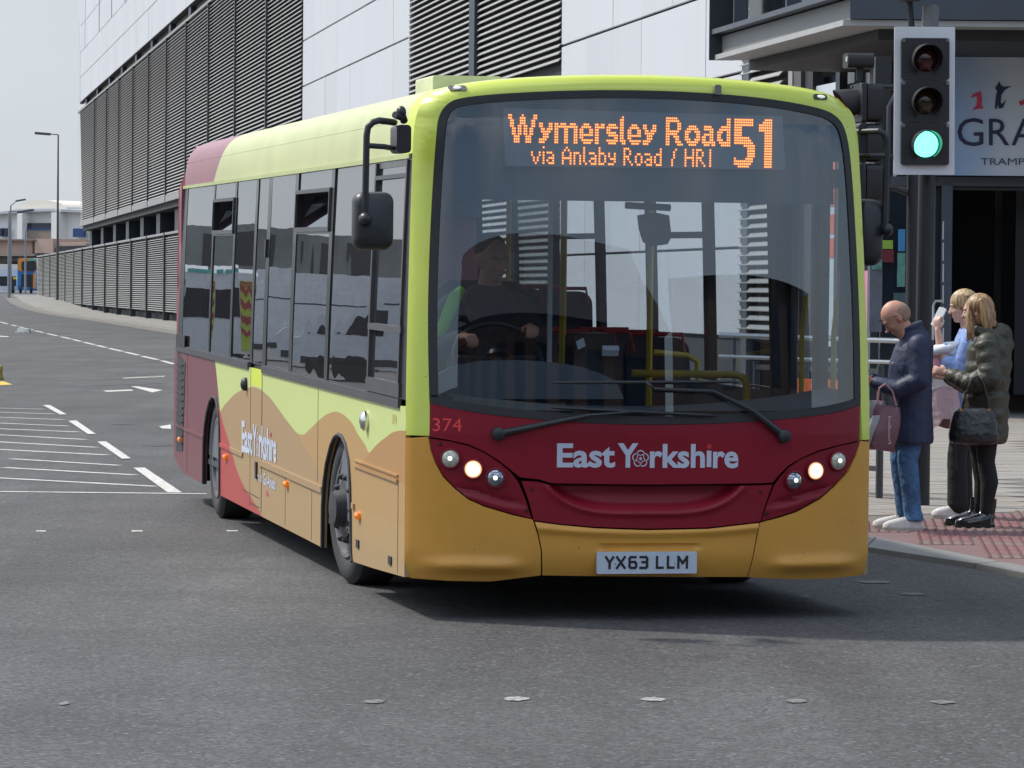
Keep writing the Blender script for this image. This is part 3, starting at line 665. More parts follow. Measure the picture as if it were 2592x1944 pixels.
for (a, a2), (b, b2) in zip(zip(KB, KT), list(zip(KB, KT))[1:]):
    n = max(1, int(((b[0]-a[0])**2+(b[1]-a[1])**2)**.5/.95))
    for i in range(n):
        f0, f1 = i/n, (i+1)/n-.012
        lp = lambda p, q, f: (p[0]+(q[0]-p[0])*f, p[1]+(q[1]-p[1])*f)
        c = [lp(a, b, f0), lp(a, b, f1), lp(a2, b2, f1), lp(a2, b2, f0)]; g = G()
        g.hexa([(x, y, -.05) for x, y in c]+[(c[0][0]+.01, c[0][1], .034), (c[1][0]+.01, c[1][1], .034), (*c[2], .042), (*c[3], .042)])
        o = g.build('kerb_stone', M_kgr, RP, smooth=False, recalc=True)
# flags (nearest as single stones) -- laid at an angle to the kerb
def inside(x, y, poly):
    c = False; n = len(poly)
    for i in range(n):
        (x0, y0), (x1, y1) = poly[i], poly[(i+1) % n]
        if (y0 > y) != (y1 > y) and x < (x1-x0)*(y-y0)/(y1-y0)+x0: c = not c
    return c
PP = KT[1:]+[(30, 75), (30, 16)]
tac_low = KT; TPOLY = [(3.50, 21.3), (2.99, 23.05), (2.45, 25.3), (2.2, 26.0), (2.1, 26.65), (2.557, 27.06), (3.851, 28.272), (8.0, 32.1), (8.0, 21.3)]
fl = []; ang = R_(28); ca, sa = cos(ang), sin(ang); fw, fh = .75, .60
for j in range(-60, 120):
    for i in range(-60, 90):
        cx = 3+(i+.5*(j % 2))*fw*ca-j*fh*sa; cy = 27+(i+.5*(j % 2))*fw*sa+j*fh*ca
        if not (1.0 < cx < 9 and 26 < cy < 52): continue
        u = 1296+F_PX*cx/cy
        if u < 1960 or u > 2640: continue
        cs = [(cx+dx*ca-dy*sa, cy+dx*sa+dy*ca) for dx, dy in ((-fw/2, -fh/2), (fw/2, -fh/2), (fw/2, fh/2), (-fw/2, fh/2))]
        if any(inside(x, y, TPOLY) or not inside(x, y, PP) for x, y in cs): continue
        fl.append((cy, cx))
fl.sort()
def flag_geom(w, h, top=.0):
    g = G(); a, b = w/2-.006, h/2-.006
    g.add([(-a, -b, 0), (a, -b, 0), (a, b, 0), (-a, b, 0), (-a+.008, -b+.008, .03), (a-.008, -b+.008, .03), (a-.008, b-.008, .03), (-a+.008, b-.008, .03)], [(4, 5, 6, 7), (0, 1, 5, 4), (1, 2, 6, 5), (2, 3, 7, 6), (3, 0, 4, 7)]); return g
flm = [flag_geom(fw, fh).mesh('paving_flag', mat('paving_flag_'+n_, S(*c_, .80), .8, noise=.16, nscale=1.6, bump=.25, bscale=60), smooth=False) for n_, c_ in (('grey', (152, 147, 139)), ('buff', (154, 146, 137)), ('pale', (156, 151, 143)), ('dull', (148, 143, 135)))]
for k, (cy, cx) in enumerate(fl[:300]):
    o = bpy.data.objects.new('paving_flag', random.choice(flm)); link(o, RP); o.location = (cx, cy, .006+random.uniform(-.001, .001)); o.rotation_euler = (0, 0, ang)
g = G()
for cy, cx in fl[300:]:
    a, b = fw/2-.006, fh/2-.006
    g.add([(cx+dx*ca-dy*sa, cy+dx*sa+dy*ca, .036) for dx, dy in ((-a, -b), (a, -b), (a, b), (-a, b))], [(0, 1, 2, 3)])
if g.v: tag(g.build('far_paving_flags', M_flag, RP, smooth=False), kind='stuff')
# tactile slabs with blisters, laid square to the crossing
ta = R_(-5); ca, sa = cos(ta), sin(ta); tp = []
for j in range(-30, 40):
    for i in range(-20, 30):
        cx = 3.2+i*.402*ca-j*.402*sa; cy = 24+i*.402*sa+j*.402*ca; cs = [(cx+dx*ca-dy*sa, cy+dx*sa+dy*ca) for dx, dy in ((-.2, -.2), (.2, -.2), (.2, .2), (-.2, .2))]
        if sum(inside(x, y, TPOLY) for x, y in cs) >= 2 and all(inside(x-.02, y, PP) for x, y in cs) and cx < 5.6: tp.append((cx, cy))
g = G(); g.add([(3.50, 21.3, .0335), (2.99, 23.05, .0335), (2.45, 25.3, .0335), (2.2, 26.0, .0335), (2.1, 26.65, .0335), (2.557, 27.06, .0335), (3.851, 28.272, .0335), (8.0, 32.1, .0335), (8.0, 21.3, .0335)], [tuple(range(9))[::-1]]); g.build('tactile_bed', mat('tactile_bed', S(140, 112, 110, .7), .9), RP, smooth=False)
tg = flag_geom(.402, .402)
for bi in range(6):
    for bj in range(6):
        cx, cy = -.168+bi*.067, -.168+bj*.067; g_ = []
        for (r, z) in ((.0175, .03), (.013, .0355)): g_ += [(cx+r*cos(k*pi/3), cy+r*sin(k*pi/3), z) for k in range(6)]
        tg.add(g_, [(k, (k+1) % 6, 6+(k+1) % 6, 6+k) for k in range(6)]+[tuple(range(6, 12))])
tms = [tg.mesh('tactile_slab', mat('tactile_'+n_, S(*c_, .72), .85, noise=.22, nscale=2.5), smooth=False) for n_, c_ in (('red', (142, 116, 112)), ('rose', (144, 119, 114)), ('brown', (139, 113, 109)))]
for cx, cy in tp:
    o = bpy.data.objects.new('tactile_slab', random.choice(tms)); link(o, RP); o.location = (cx, cy, .0065); o.rotation_euler = (0, 0, ta)

# ---- entrance block
M_frame = mat('entrance_frame', S(84, 90, 100, .8), .45, noise=.08)
M_frame2 = mat('entrance_frame_dark', S(40, 44, 50, .7), .45, noise=.1)
M_canopy = mat('canopy_metal', S(72, 80, 92, .8), .4, noise=.08)
M_cedge = mat('canopy_edge', S(176, 176, 174, .85), .5, noise=.1)
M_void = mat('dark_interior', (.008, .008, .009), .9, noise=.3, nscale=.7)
M_bglass = mat('shop_glass', S(44, 60, 72, .5), .06, noise=.35, nscale=.9)
M_steel = mat('brushed_steel', S(205, 206, 208, .9), .3, .9, noise=.08)
ENT = empty('entrance_block', (6, 51, 0), label='dark framed shop entrance under a heavy canopy at the right', cat='building')
def eb(name, u0, u1, v0, v1, Y, dep, m, parent=ENT):
    x0, _, z1_ = ypt(u0, v0, Y); x1, _, z0_ = ypt(u1, v1, Y); g = G(); g.box(x0, x1, Y, Y+dep, z0_, z1_)
    return relp(g.build(name, m, smooth=False), parent)
YE = 51.0
X0e = 5.35
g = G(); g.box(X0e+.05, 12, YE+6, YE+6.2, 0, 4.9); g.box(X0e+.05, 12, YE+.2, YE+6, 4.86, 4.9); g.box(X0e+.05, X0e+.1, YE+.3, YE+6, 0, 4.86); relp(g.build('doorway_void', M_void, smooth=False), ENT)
eb('lintel', 2230, 2760, 446, 474, YE, .3, M_frame); eb('threshold', 2300, 2760, 1052, 1066, YE-.5, 1.2, M_kgr)
eb('frame', 2340, 2362, 446, 1062, YE-.02, .2, M_frame); eb('frame', 2362, 2384, 474, 1062, YE+.1, .1, M_frame2); eb('frame', 2384, 2405, 468, 1062, YE-.05, .2, mat('frame_blue', S(78, 88, 102, .8), .4))
eb('frame', 2405, 2760, 474, 484, YE+.05, .2, M_frame2); eb('frame', 2518, 2530, 484, 1056, YE+3, .1, mat('inner_frame', S(24, 25, 28, .7), .5))
eb('frame', 2572, 2760, 470, 1000, YE+1.5, .1, mat('inner_panel', S(34, 38, 44, .6), .5))
eb('kick_panel', 2405, 2760, 1002, 1052, YE+2.4, .1, mat('kick_brown', S(58, 34, 26, .7), .6))
# sign board and its print
SG = empty('shop_sign', (6.2, YE-.4, 3.3), label='pale blue and white shop sign above the dark doorway with jumping figures', cat='sign')
def grad_mat():
    m = bpy.data.materials.new('sign_print'); m.use_nodes = True; nt = m.node_tree; b = nt.nodes['Principled BSDF']; l = nt.links.new
    t = nt.nodes.new('ShaderNodeTexCoord'); s = nt.nodes.new('ShaderNodeSeparateXYZ'); l(t.outputs['Object'], s.inputs[0])
    n = nt.nodes.new('ShaderNodeTexNoise'); n.inputs['Scale'].default_value = 1.3; l(t.outputs['Object'], n.inputs['Vector'])
    a = nt.nodes.new('ShaderNodeMath'); a.operation = 'MULTIPLY_ADD'; l(n.outputs['Fac'], a.inputs[0]); a.inputs[1].default_value = .7; l(s.outputs['X'], a.inputs[2])
    r = nt.nodes.new('ShaderNodeValToRGB'); r.color_ramp.elements[0].position = .0; r.color_ramp.elements[0].color = (*S(120, 165, 215, .9), 1); r.color_ramp.elements[1].position = 1.0; r.color_ramp.elements[1].color = (*S(206, 214, 226, .95), 1)
    mr = nt.nodes.new('ShaderNodeMapRange'); mr.inputs[1].default_value = 5.95; mr.inputs[2].default_value = 7.0; l(a.outputs[0], mr.inputs[0])
    l(mr.outputs[0], r.inputs[0]); l(r.outputs[0], b.inputs['Base Color']); b.inputs['Roughness'].default_value = .35; return m
YS = YE-.45
eb('board', 2340, 2700, 143, 446, YS, .12, grad_mat(), SG)
sfn = lambda u, v: (lambda p: (p[0], YS-.012, p[2]))(ypt(u, v, YS))
M_navy = mat('sign_navy', S(28, 32, 74, .8), .4); M_pink = mat('sign_red', S(214, 60, 92, .85), .4); M_slate = mat('sign_slate', S(70, 78, 98, .8), .4)
def slet(txt, x0, x1, vb, vt, m, bold=0):
    g = G(); h = vb-vt; text_on(g, txt, lambda u, v: sfn(u, vb-(v)), x0, x1, 0, h, bold); relp(g.build('lettering', m, smooth=False), SG)
slet('G', 2423, 2489, 369, 298, M_navy); slet('R', 2503, 2555, 368, 299, M_navy); slet('A', 2560, 2626, 368, 299, M_navy)
slet('TRAMPO', 2482, 2622, 418, 400, M_slate)
def figure(pts, m): g = G(); A = [sfn(2100+x*.3015, y*.3015) for x, y in pts]; g.add(A, [tuple(range(len(A)))]); relp(g.build('printed_figure', m, smooth=False), SG)
figure([(1185, 825), (1200, 795), (1235, 775), (1270, 770), (1280, 840), (1275, 880), (1292, 910), (1250, 915), (1195, 925), (1230, 890), (1238, 850), (1232, 805)], M_pink)
figure([(1425, 680), (1435, 715), (1465, 730), (1530, 722), (1470, 755), (1440, 800), (1435, 860), (1450, 875), (1485, 830), (1455, 905), (1420, 915), (1415, 880), (1400, 918), (1386, 910), (1392, 830), (1405, 760), (1388, 740), (1405, 718)], M_navy)
figure([(1585, 855), (1640, 835), (1680, 860), (1640, 870), (1605, 890)], M_pink)
# canopy
CAN = empty('entrance_canopy', (4.07, 46.9, 5), label='heavy dark grey canopy projecting over the entrance, with a pale lower edge', cat='canopy')
c0 = np.array([4.07, 46.9]); dirv = np.array([-.16692, .98597]); c1 = c0+dirv*7.25
def cprism(name, inset, z0, z1, m):
    nrm = np.array([dirv[1], -dirv[0]]); a = c0+nrm*inset+np.array([0, inset]); b = c1+nrm*inset
    P = [a, (14, 46.9+inset), (14, 56), b]
    g = G(); g.prism([(p[0], p[1], z0) for p in P], [(p[0], p[1], z1) for p in P]); return relp(g.build(name, m, smooth=False, recalc=True), CAN)
cprism('edge_beam', 0, 5.0, 5.07, M_cedge); cprism('fascia', .10, 5.072, 5.34, mat('canopy_side', S(128, 130, 130, .8), .5, noise=.1)); cprism('soffit', .5, 4.86, 4.998, mat('canopy_soffit', S(58, 58, 60, .6), .6))
cprism('gutter_rail', -.05, 5.36, 5.43, M_canopy); cprism('upper_glazing', .5, 5.43, 8.2, mat('canopy_glass', S(30, 34, 40, .6), .1))
g = G(); a = c0+np.array([.04, -.04])
for s in (.0, 3.2, 6.3):
    p = c0+dirv*s+np.array([.16, .15]); g = G(); g.box(p[0]-.1, p[0]+.1, p[1]-.1, p[1]+.1, 5.44, 8.2); relp(g.build('canopy_post', M_canopy, smooth=False), CAN)
g = G(); g.box(4.15, 14, 46.84, 46.89, 5.08, 5.9); relp(g.build('front_panel', M_canopy, smooth=False), CAN)
g = G(); p = c1+np.array([-.02, .0]); g.box(p[0]-.06, p[0]+.3, p[1], p[1]+.12, 5.0, 8.2); relp(g.build('corner_post', M_frame2, smooth=False), CAN)
# side glazing of the entrance block along the facade line: columns, posters, glass
g = G(); fbox(g, -125.8, -118.8, 0, 4.9, -.30, -.2); relp(g.build('glazing', M_bglass, smooth=False), ENT)
def fcol(u0, u1, z0, z1, off, m, name='column'):
    def tt(u):
        d = ray(u, 700); n = FN; s = (FA@n+off)/(d[:2]@n); return float((d[:2]*s-FA)@FD)
    a, b = tt(u0), tt(u1); g = G(); fbox(g, b, a, z0, z1, off-.12, off); return relp(g.build(name, m, smooth=False), ENT)
fcol(1876, 1890, 0, 8.3, .1, M_frame); fcol(1990, 2000, 0, 8, .12, M_gtrim); fcol(2000, 2022, 0, 8, .1, mat('column_taupe', S(98, 94, 90, .7), .6)); fcol(2022, 2052, 0, 8, .05, M_frame2)
fcol(2052, 2058, 0, 5, .0, M_frame); fcol(2110, 2120, 0, 5, .0, M_frame2); fcol(2196, 2204, 0, 5, .06, M_frame); fcol(2228, 2236, 0, 5, .06, M_frame)
M_poster = mat('poster_white', S(206, 214, 222, .85), .3, noise=.06, nscale=2); M_porange = mat('poster_orange', S(222, 96, 60, .85), .4); M_ppink = mat('poster_pink', S(220, 130, 170, .85), .4)
M_pcyan = mat('poster_blue', S(70, 150, 210, .8), .4); M_pgreen = mat('poster_green', S(110, 170, 160, .7), .4, noise=.4, nscale=9); M_plime = mat('poster_lime', S(160, 200, 70, .8), .4); M_pmar = mat('poster_maroon', S(120, 30, 44, .8), .4)
fcol(2056, 2110, .9, 4.75, -.0, M_poster, 'poster'); fcol(2078, 2092, .95, 2.1, .012, M_ppink, 'poster_print'); fcol(2120, 2196, 1.0, 2.0, -.02, M_ppink, 'poster')
for z in (3.35, 2.95, 2.55, 2.2):
    fcol(2063, 2076, z, z+.28, .012, M_porange, 'poster_print'); fcol(2098, 2110, z, z+.28, .012, M_porange, 'poster_print')
g = G(); figp = [(2112, 205), (2122, 200), (2120, 215), (2126, 240), (2116, 262), (2110, 240)]
fcol(2064, 2069, 4.2, 4.62, .014, M_pink, 'poster_print')
eb('poster', 2234, 2260, 608, 630, YE+.0, .05, M_plime); eb('poster', 2232, 2262, 632, 664, YE, .05, M_pmar); eb('poster', 2274, 2291, 580, 636, YE, .05, M_pcyan); eb('poster', 2272, 2291, 640, 726, YE, .05, M_pgreen); eb('poster', 2262, 2292, 741, 780, YE, .05, mat('poster_slate', S(80, 110, 118, .6), .4, noise=.4, nscale=8))
eb('poster', 2204, 2232, 460, 840, YE+.02, .05, mat('poster_grey', S(120, 126, 140, .6), .3, noise=.25, nscale=3)); eb('poster', 2208, 2232, 656, 682, YE-.01, .03, M_pgreen)
eb('glass_pane', 2232, 2345, 474, 1060, YE+.1, .05, M_bglass); eb('frame', 2329, 2340, 474, 1060, YE-.03, .12, M_frame2)
for v0 in (560, 610, 660, 715, 770, 825): eb('manifestation', 2328+0, 2340, v0, v0+26, YE-.06, .02, mat('vinyl_pale', S(150, 176, 190, .8), .5, noise=.4, nscale=10), ENT)
for v in range(560, 860, 54): eb('manifestation', 2386, 2389, v, v+46, YE-.07, .01, mat('edge_pale', S(215, 220, 225, .8), .4), ENT)
# steel door handle
g = G(); hx0 = ypt(2362, 800, YE-.2)[0]; hx1 = ypt(2386, 800, YE-.2)[0]; zt = ypt(2362, 762, YE)[2]; zb = ypt(2362, 860, YE)[2]
g.tube([(hx0, YE-.2, zb), (hx0, YE-.2, zt-.06), (hx0+.03, YE-.2, zt), (hx1, YE-.2, zt)], .022, 8); relp(g.build('handle', M_steel), ENT)
# ramp handrails before the entrance
HR = empty('ramp_handrail', (4.3, 49, 0), label='brushed steel ramp handrail behind the bald man, by the entrance', cat='handrail')
for z in (1.10, .82):
    g = G(); g.tube([(2.7, 49.3, z+.02), (5.0, 48.9, z-.03), (5.05, 48.9, z-.1)], .035 if z > 1 else .028, 8); relp(g.build('rail', M_steel, smooth=True), HR)
for x in (2.9, 3.7, 4.5, 5.0):
    g = G(); g.cyl((x, 49.0+(5-x)*.17, .02), (x, 49.0+(5-x)*.17, 1.1), .025); relp(g.build('post', M_frame), HR)
# pedestrian guard rail by the crossing
GR = empty('guard_rail', (2.7, 30, 0), label='dark pedestrian guard rail by the crossing, beside the bald man', cat='guard rail')
M_rail = mat('rail_grey', S(78, 78, 82, .8), .5, .2)
gy = lambda x: 30.2+(2.95-x)*1.6
for z in (.27, 1.05):
    g = G(); g.obox(((2.05+2.95)/2, (gy(2.05)+gy(2.95))/2, z), (.45, -.72, 0), (.02, .0125, 0), (0, 0, .02)); relp(g.build('rail', M_rail, smooth=False), GR)
for i in range(9):
    x = 2.05+i*.1125; g = G(); g.cyl((x, gy(x), .27), (x, gy(x), 1.05), .011, n=8); relp(g.build('bar', M_rail), GR)
for x in (2.05, 2.95):
    g = G(); g.cyl((x, gy(x), .03), (x, gy(x), 1.1), .03); relp(g.build('post', M_rail), GR)
g = G(); g.obox((2.5, gy(2.5)-.05, .83), (.3, -.48, 0), (.01, .008, 0), (0, 0, .14)); tag(g.build('orange_banner', mat('banner_orange', S(226, 110, 60, .85), .6, noise=.2, nscale=6), smooth=False), 'orange banner tied to the guard rail beside the bus', 'banner')

# ---- traffic signals
M_tl = mat('signal_black', S(40, 41, 43, .8), .5, noise=.15, nscale=12); M_tlw = mat('signal_border', S(226, 228, 232, .85), .35, noise=.05)
def lens_mat(n, c, e=None, s=0): return mat(n, c, .15, noise=.25, nscale=60, emit=e, estr=s, coat=.3)
def signal_head(root, w=.37, h=.98, lit=None, border=True):
    """faces local -y; bottom centre at the root"""
    if border:
        q = G(); q.rbox(-.235, .235, .02, .032, -.07, h+.085, .01); q.build('backing_board', M_tlw, root, smooth=False)
    for i in range(3):
        z0 = i*h/3; q = G(); q.rbox(-w/2, w/2, -.02, .019, z0+.004, z0+h/3-.004, .02); q.rbox(-w/2+.02, w/2-.02, .033, .16, z0+.01, z0+h/3-.01, .05); q.build('signal_housing', M_tl, root, ang=30)
        c = z0+h/6; nm = ('green', 'amber', 'red')[i]
        em = {'green': ((.13, 1, .62), 1.9), 'amber': ((1, .5, .05), 3), 'red': ((1, .05, .03), 1.2)}[nm] if lit == nm else (None, 0)
        base = {'green': (.01, .12, .08), 'amber': (.035, .02, .006), 'red': (.05, .008, .008)}[nm]
        q = G(); q.lathe([(0, .1), (.012, .095), (.03, .07), (.036, .03), (.038, .002)], (0, -.02, c), (0, -1, 0), 28)
        q.build('lens', lens_mat('lens_'+nm+('_lit' if lit == nm else ''), base, *em), root)
        # cowl hood: a tube cut away beneath
        q = G(); n = 26; A = []
        for k in range(n+1):
            t = R_(-58)+R_(296)*k/n; ln = .05+.15*(.5+.5*sin(t))
            A.append((t, ln))
        vs = []
        for t, ln in A:
            for r_ in (.116, .108):
                vs += [(r_*cos(t), -.02, c+r_*sin(t)), (r_*cos(t), -.02-ln, c+r_*sin(t)*.98-.01)]
        fs = []
        for k in range(n):
            a = k*4; b = a+4; fs += [(a, b, b+1, a+1), (a+2, a+3, b+3, b+2), (a+1, b+1, b+3, a+3)]
        q.add(vs, fs); q.build('cowl', M_tl, root, recalc=True)
        for sx in (-.17, .17):
            q = G(); q.rbox(sx-.012, sx+.012, -.032, -.018, z0+h/3-.035, z0+h/3-.01, .004); q.build('latch', mat('latch_grey', S(120, 122, 124, .7), .4), root)
TL = empty('traffic_light', (3.155, 29.0, 2.66), R_(6), label='traffic light with white border showing green, on the pole behind the bald man', cat='traffic light')
TL.rotation_euler = (0, R_(-.45), R_(4))
signal_head(TL, lit='green')
q = G(); q.tube([(.03, .25, -2.66), (.04, .25, -1.2), (.06, .25, .0), (.085, .25, 1.20)], .062, 20); q.build('pole', mat('pole_black', S(34, 34, 36, .8), .45, noise=.15, nscale=10), TL)
q = G(); q.cyl((.075, .25, .98), (.09, .25, 1.235), .066, n=20); q.cyl((.09, .25, 1.235), (.09, .25, 1.25), .05, n=20); q.build('pole_top', mat('pole_lit_grey', S(128, 128, 130, .7), .5), TL)  # pole top coloured a lighter, lit grey, closed by its cap
q = G(); q.rbox(-.17, .0, .1, .3, 1.27, 1.40, .03); q.rbox(-.05, .03, .02, .12, 1.28, 1.42, .02); q.tube([(-.06, .25, 1.05), (-.08, .25, 1.3)], .025, 10); q.build('detector', M_tl, TL)
for z in (.1, .85):
    q = G(); q.tube([(.04, .25, z), (.0, .18, z), (0, .12, z)], .03, 8); q.build('bracket', M_tl, TL)
T2 = empty('traffic_signal_head', (2.83, 31.0, 2.42), label='dark traffic signal seen side-on showing red, half hidden behind the right corner of the bus', cat='traffic light')
T2.rotation_euler = (0, 0, R_(-82)); signal_head(T2, lit='red', border=False)
q = G(); q.tube([(.0, .46, -2.4), (0, .46, 1.15)], .05, 14); q.build('pole', M_tl, T2)
for z in (.12, .38, .95):
    q = G(); q.tube([(0, .15, z), (0, .30, z), (0, .46, z-.05)], .022, 8); q.build('bracket', M_tl, T2)
q = G(); q.rbox(-.10, .10, -.12, .10, 1.10, 1.22, .04); q.cyl((0, 0, 1.0), (0, 0, 1.12), .03); q.build('detector', M_tl, T2)
q = G(); q.rbox(.03, .08, -.125, -.118, 1.15, 1.19, .008); q.build('detector_lens', mat('sensor_lens', S(200, 205, 190, .8), .3), T2)
CT = empty('equipment_post', (3.02, 33, 0), label='black equipment post with conduit loop behind the two traffic lights', cat='post')
q = G(); q.rbox(3.15, 3.29, 33, 33.2, 2.3, 3.75, .02); relp(q.build('post_box', M_tl, smooth=False), CT)
q = G(); q.tube([(3.22, 33.1, 2.6), (3.5, 33.1, 2.6), (3.5, 33.1, .03)], .03, 8); q.tube([(3.26, 32.9, 2.9), (3.26, 32.9, 3.3), (3.32, 32.9, 3.42), (3.45, 32.9, 3.45)], .018, 8); relp(q.build('conduit', M_rail), CT)

# ---- out of frame, but mirrored in the bus windows: vans, dark frontage, buildings behind the camera
def van(x, y, rz, label, chev=False, hi=2.5):
    r = empty('panel_van', (x, y, 0), rz, label=label, cat='van', group='vans parked on the far side of the road, seen mirrored in the bus windows')
    prof = [(-2.7, .35), (2.3, .35), (2.62, .5), (2.65, 1.0), (2.2, 1.2), (1.55, 1.95), (1.2, hi-.08), (1.0, hi), (-2.6, hi), (-2.72, hi-.1)]
    q = G(); q.prism([(-.98, a, b) for a, b in prof], [(.98, a, b) for a, b in prof]); q.build('body', M_bw, r, smooth=False, recalc=True)
    q = G(); q.prism([(-.99, 1.0, 1.2), (-.99, 2.0, 1.2), (-.99, 1.45, 1.85), (-.99, 1.0, 1.85)], [(.99, 1.0, 1.2), (.99, 2.0, 1.2), (.99, 1.45, 1.85), (.99, 1.0, 1.85)]); q.build('side_window', M_dglass, r, smooth=False, recalc=True)
    q = G(); q.add([(-.85, 2.215, 1.22), (.85, 2.215, 1.22), (.8, 1.58, 1.94), (-.8, 1.58, 1.94)], [(0, 1, 2, 3)]); q.build('windscreen', M_dglass, r, smooth=False)
    for sy in (-1.75, 1.75):
        for sx in (-1, 1):
            q = G(); q.cyl((sx*.78, sy, .34), (sx*1.0, sy, .34), .34, n=20); w = q.build('wheel', mat('tyre', (.02, .02, .02), .8), r)
    q = G(); q.box(-1.0, 1.0, -2.6, 2.4, .42, .6); q.build('skirt', M_plinth, r, smooth=False)
    q = G(); q.box(-.985, .985, -2.4, 1.2, 1.98, 2.02); q.build('rub_strip', M_mull, r, smooth=False)
    if chev:
        for sgn in (-1, 1):
            q = G(); q.box(min(sgn*.42, sgn*.97), max(sgn*.42, sgn*.97), -2.735, -2.72, .45, 2.3); q.build('chevron_panel', mat('chev_yellow', S(196, 212, 70, .8), .4), r, smooth=False)
            for i in range(6):
                a = .5+i*.36; q = G(); q.add([(sgn*.43, -2.745, min(2.28, a+.5)), (sgn*.96, -2.745, max(.46, a-.3)), (sgn*.96, -2.745, max(.46, a-.12)), (sgn*.43, -2.745, min(2.29, a+.68))], [(0, 1, 2, 3)]); q.build('chevron', mat('chev_red', S(178, 60, 66, .8), .4), r, smooth=False)
        q = G(); q.box(-.38, .38, -2.735, -2.72, 1.35, 2.1); q.build('rear_window', M_dglass, r, smooth=False)
        q = G(); q.box(-.3, .3, -2.74, -2.6, 2.5, 2.6); q.build('light_bar', M_teal, r, smooth=False)
    return r
van(-23.5, 79.5, R_(-70.7), 'white van side-on in the row mirrored in the front side windows')
van(-21.6, 88.0, R_(17), 'white van with red and yellow chevrons on its back doors', True, 2.6)
van(-23.4, 96.0, R_(16), 'taller chevron van at the end of the mirrored row', True, 2.8)
van(-27.5, 99.0, R_(-70), 'white van side-on behind the chevron vans, mirrored between them', False, 2.9)
M_offb = mat('dark_frontage', S(150, 152, 146, .8), .6, noise=.3, nscale=.3)
def block(name, x0, x1, y0, y1, h, m, label, rz=0, wn=(6, 3), roof=None):
    r = empty(name, ((x0+x1)/2, (y0+y1)/2, 0), label=label, cat='building'); a, b = (x1-x0)/2, (y1-y0)/2
    q = G(); q.box(-a, a, -b, b, 0, h); q.build('wall', m, r, smooth=False)
    if roof:
        q = G(); q.prism([(-a-.3, -b-.3, h), (a+.3, -b-.3, h), (0, -b-.3, h+roof)] if b > a else [(-a-.3, -b-.3, h), (-a-.3, b+.3, h), (-a-.3, 0, h+roof)], [(-a-.3, b+.3, h), (a+.3, b+.3, h), (0, b+.3, h+roof)] if b > a else [(a+.3, -b-.3, h), (a+.3, b+.3, h), (a+.3, 0, h+roof)]); q.build('roof', M_plinth, r, smooth=False, recalc=True)
    for side in (1, -1):
        for i in range(wn[0]):
            for j in range(wn[1]):
                zc = h*(j+.6)/wn[1]; hh = h/wn[1]*.28; q = G()
                if b > a: yc = -b+(i+.5)*2*b/wn[0]; q.box(side*a-.04, side*a+.04, yc-b/wn[0]*.5, yc+b/wn[0]*.5, zc-hh, zc+hh)
                else: xc = -a+(i+.5)*2*a/wn[0]; q.box(xc-a/wn[0]*.5, xc+a/wn[0]*.5, side*b-.04, side*b+.04, zc-hh, zc+hh)
                q.build('window', M_dglass, r, smooth=False)
    r.rotation_euler = (0, 0, rz); return r
block('office_block', -84, -47, 170, 196, 6.0, M_offb, 'dark long office frontage left of the street, mirrored in the side windows', R_(8), (14, 2))
block('brick_terrace', -12, 24, -42, -30, 8.8, mat('terrace_brick', S(110, 84, 72, .6), .8, noise=.2), 'brick terrace behind the camera mirrored in the windscreen', 0, (9, 2), 2.6)
block('brick_hall', 26, 52, -38, -20, 9.4, mat('hall_brick', S(92, 78, 72, .55), .8, noise=.2), 'tall brick hall behind the camera mirrored in the windscreen', R_(28), (6, 3), 1.0)
block('stone_block', -34, -12, -48, -34, 8, mat('back_stone', S(110, 100, 92, .6), .85), 'stone block behind the camera, left of the terrace', 0, (7, 3), 0)

# ================================================================== THE BUS
# local frame: x to the nearside (image right), y rearwards from the nose, z up
B_YAW, B_PIT = .1944, .0102; Y_FW, Y_RW = 2.53, 8.72
bz0 = -B_PIT*5.652
a1 = Vector((cos(B_YAW), sin(B_YAW), 0)); ah = Vector((-sin(B_YAW), cos(B_YAW), 0)); a2 = (ah*cos(B_PIT)+Vector((0, 0, sin(B_PIT)))).normalized(); a3 = a1.cross(a2)
BUS = empty('city_bus', label='single deck bus in lime, crimson and ochre livery turning the corner with its destination lit', cat='bus')
BM = Matrix([[a1.x, a2.x, a3.x, .7042], [a1.y, a2.y, a3.y, 19.1189], [a1.z, a2.z, a3.z, bz0], [0, 0, 0, 1]]); BUS.matrix_world = BM
BMi = BM.inverted(); camL = BMi @ Vector((0, 0, CAM_H)); BR = BMi.to_3x3()
SEC = [(0, 2.835), (.3, 2.831), (.6, 2.814), (.8, 2.796), (.93, 2.778), (1.02, 2.758), (1.08, 2.732), (1.125, 2.695), (1.153, 2.64), (1.168, 2.57), (1.176, 2.50), (1.18, 2.42)]
for _k in range(2):
    _q = [SEC[0]]
    for _a, _b in zip(SEC, SEC[1:]): _q += [(_a[0]*.75+_b[0]*.25, _a[1]*.75+_b[1]*.25), (_a[0]*.25+_b[0]*.75, _a[1]*.25+_b[1]*.75)]
    SEC = _q+[SEC[-1]]
def Xs(z):
    if z <= 1.15: return 1.22
    if z <= 2.42: return 1.22-.04*((z-1.15)/1.27)**1.3
    for (x0, za), (x1, zb) in zip(SEC, SEC[1:]):
        if zb <= z <= za: return x1+(x0-x1)*(z-zb)/(za-zb)
    return 0.02
def ztop(x):
    x = abs(x)
    for (x0, za), (x1, zb) in zip(SEC, SEC[1:]):
        if x0 <= x <= x1: return za+(zb-za)*(x-x0)/(x1-x0)
    return 2.42
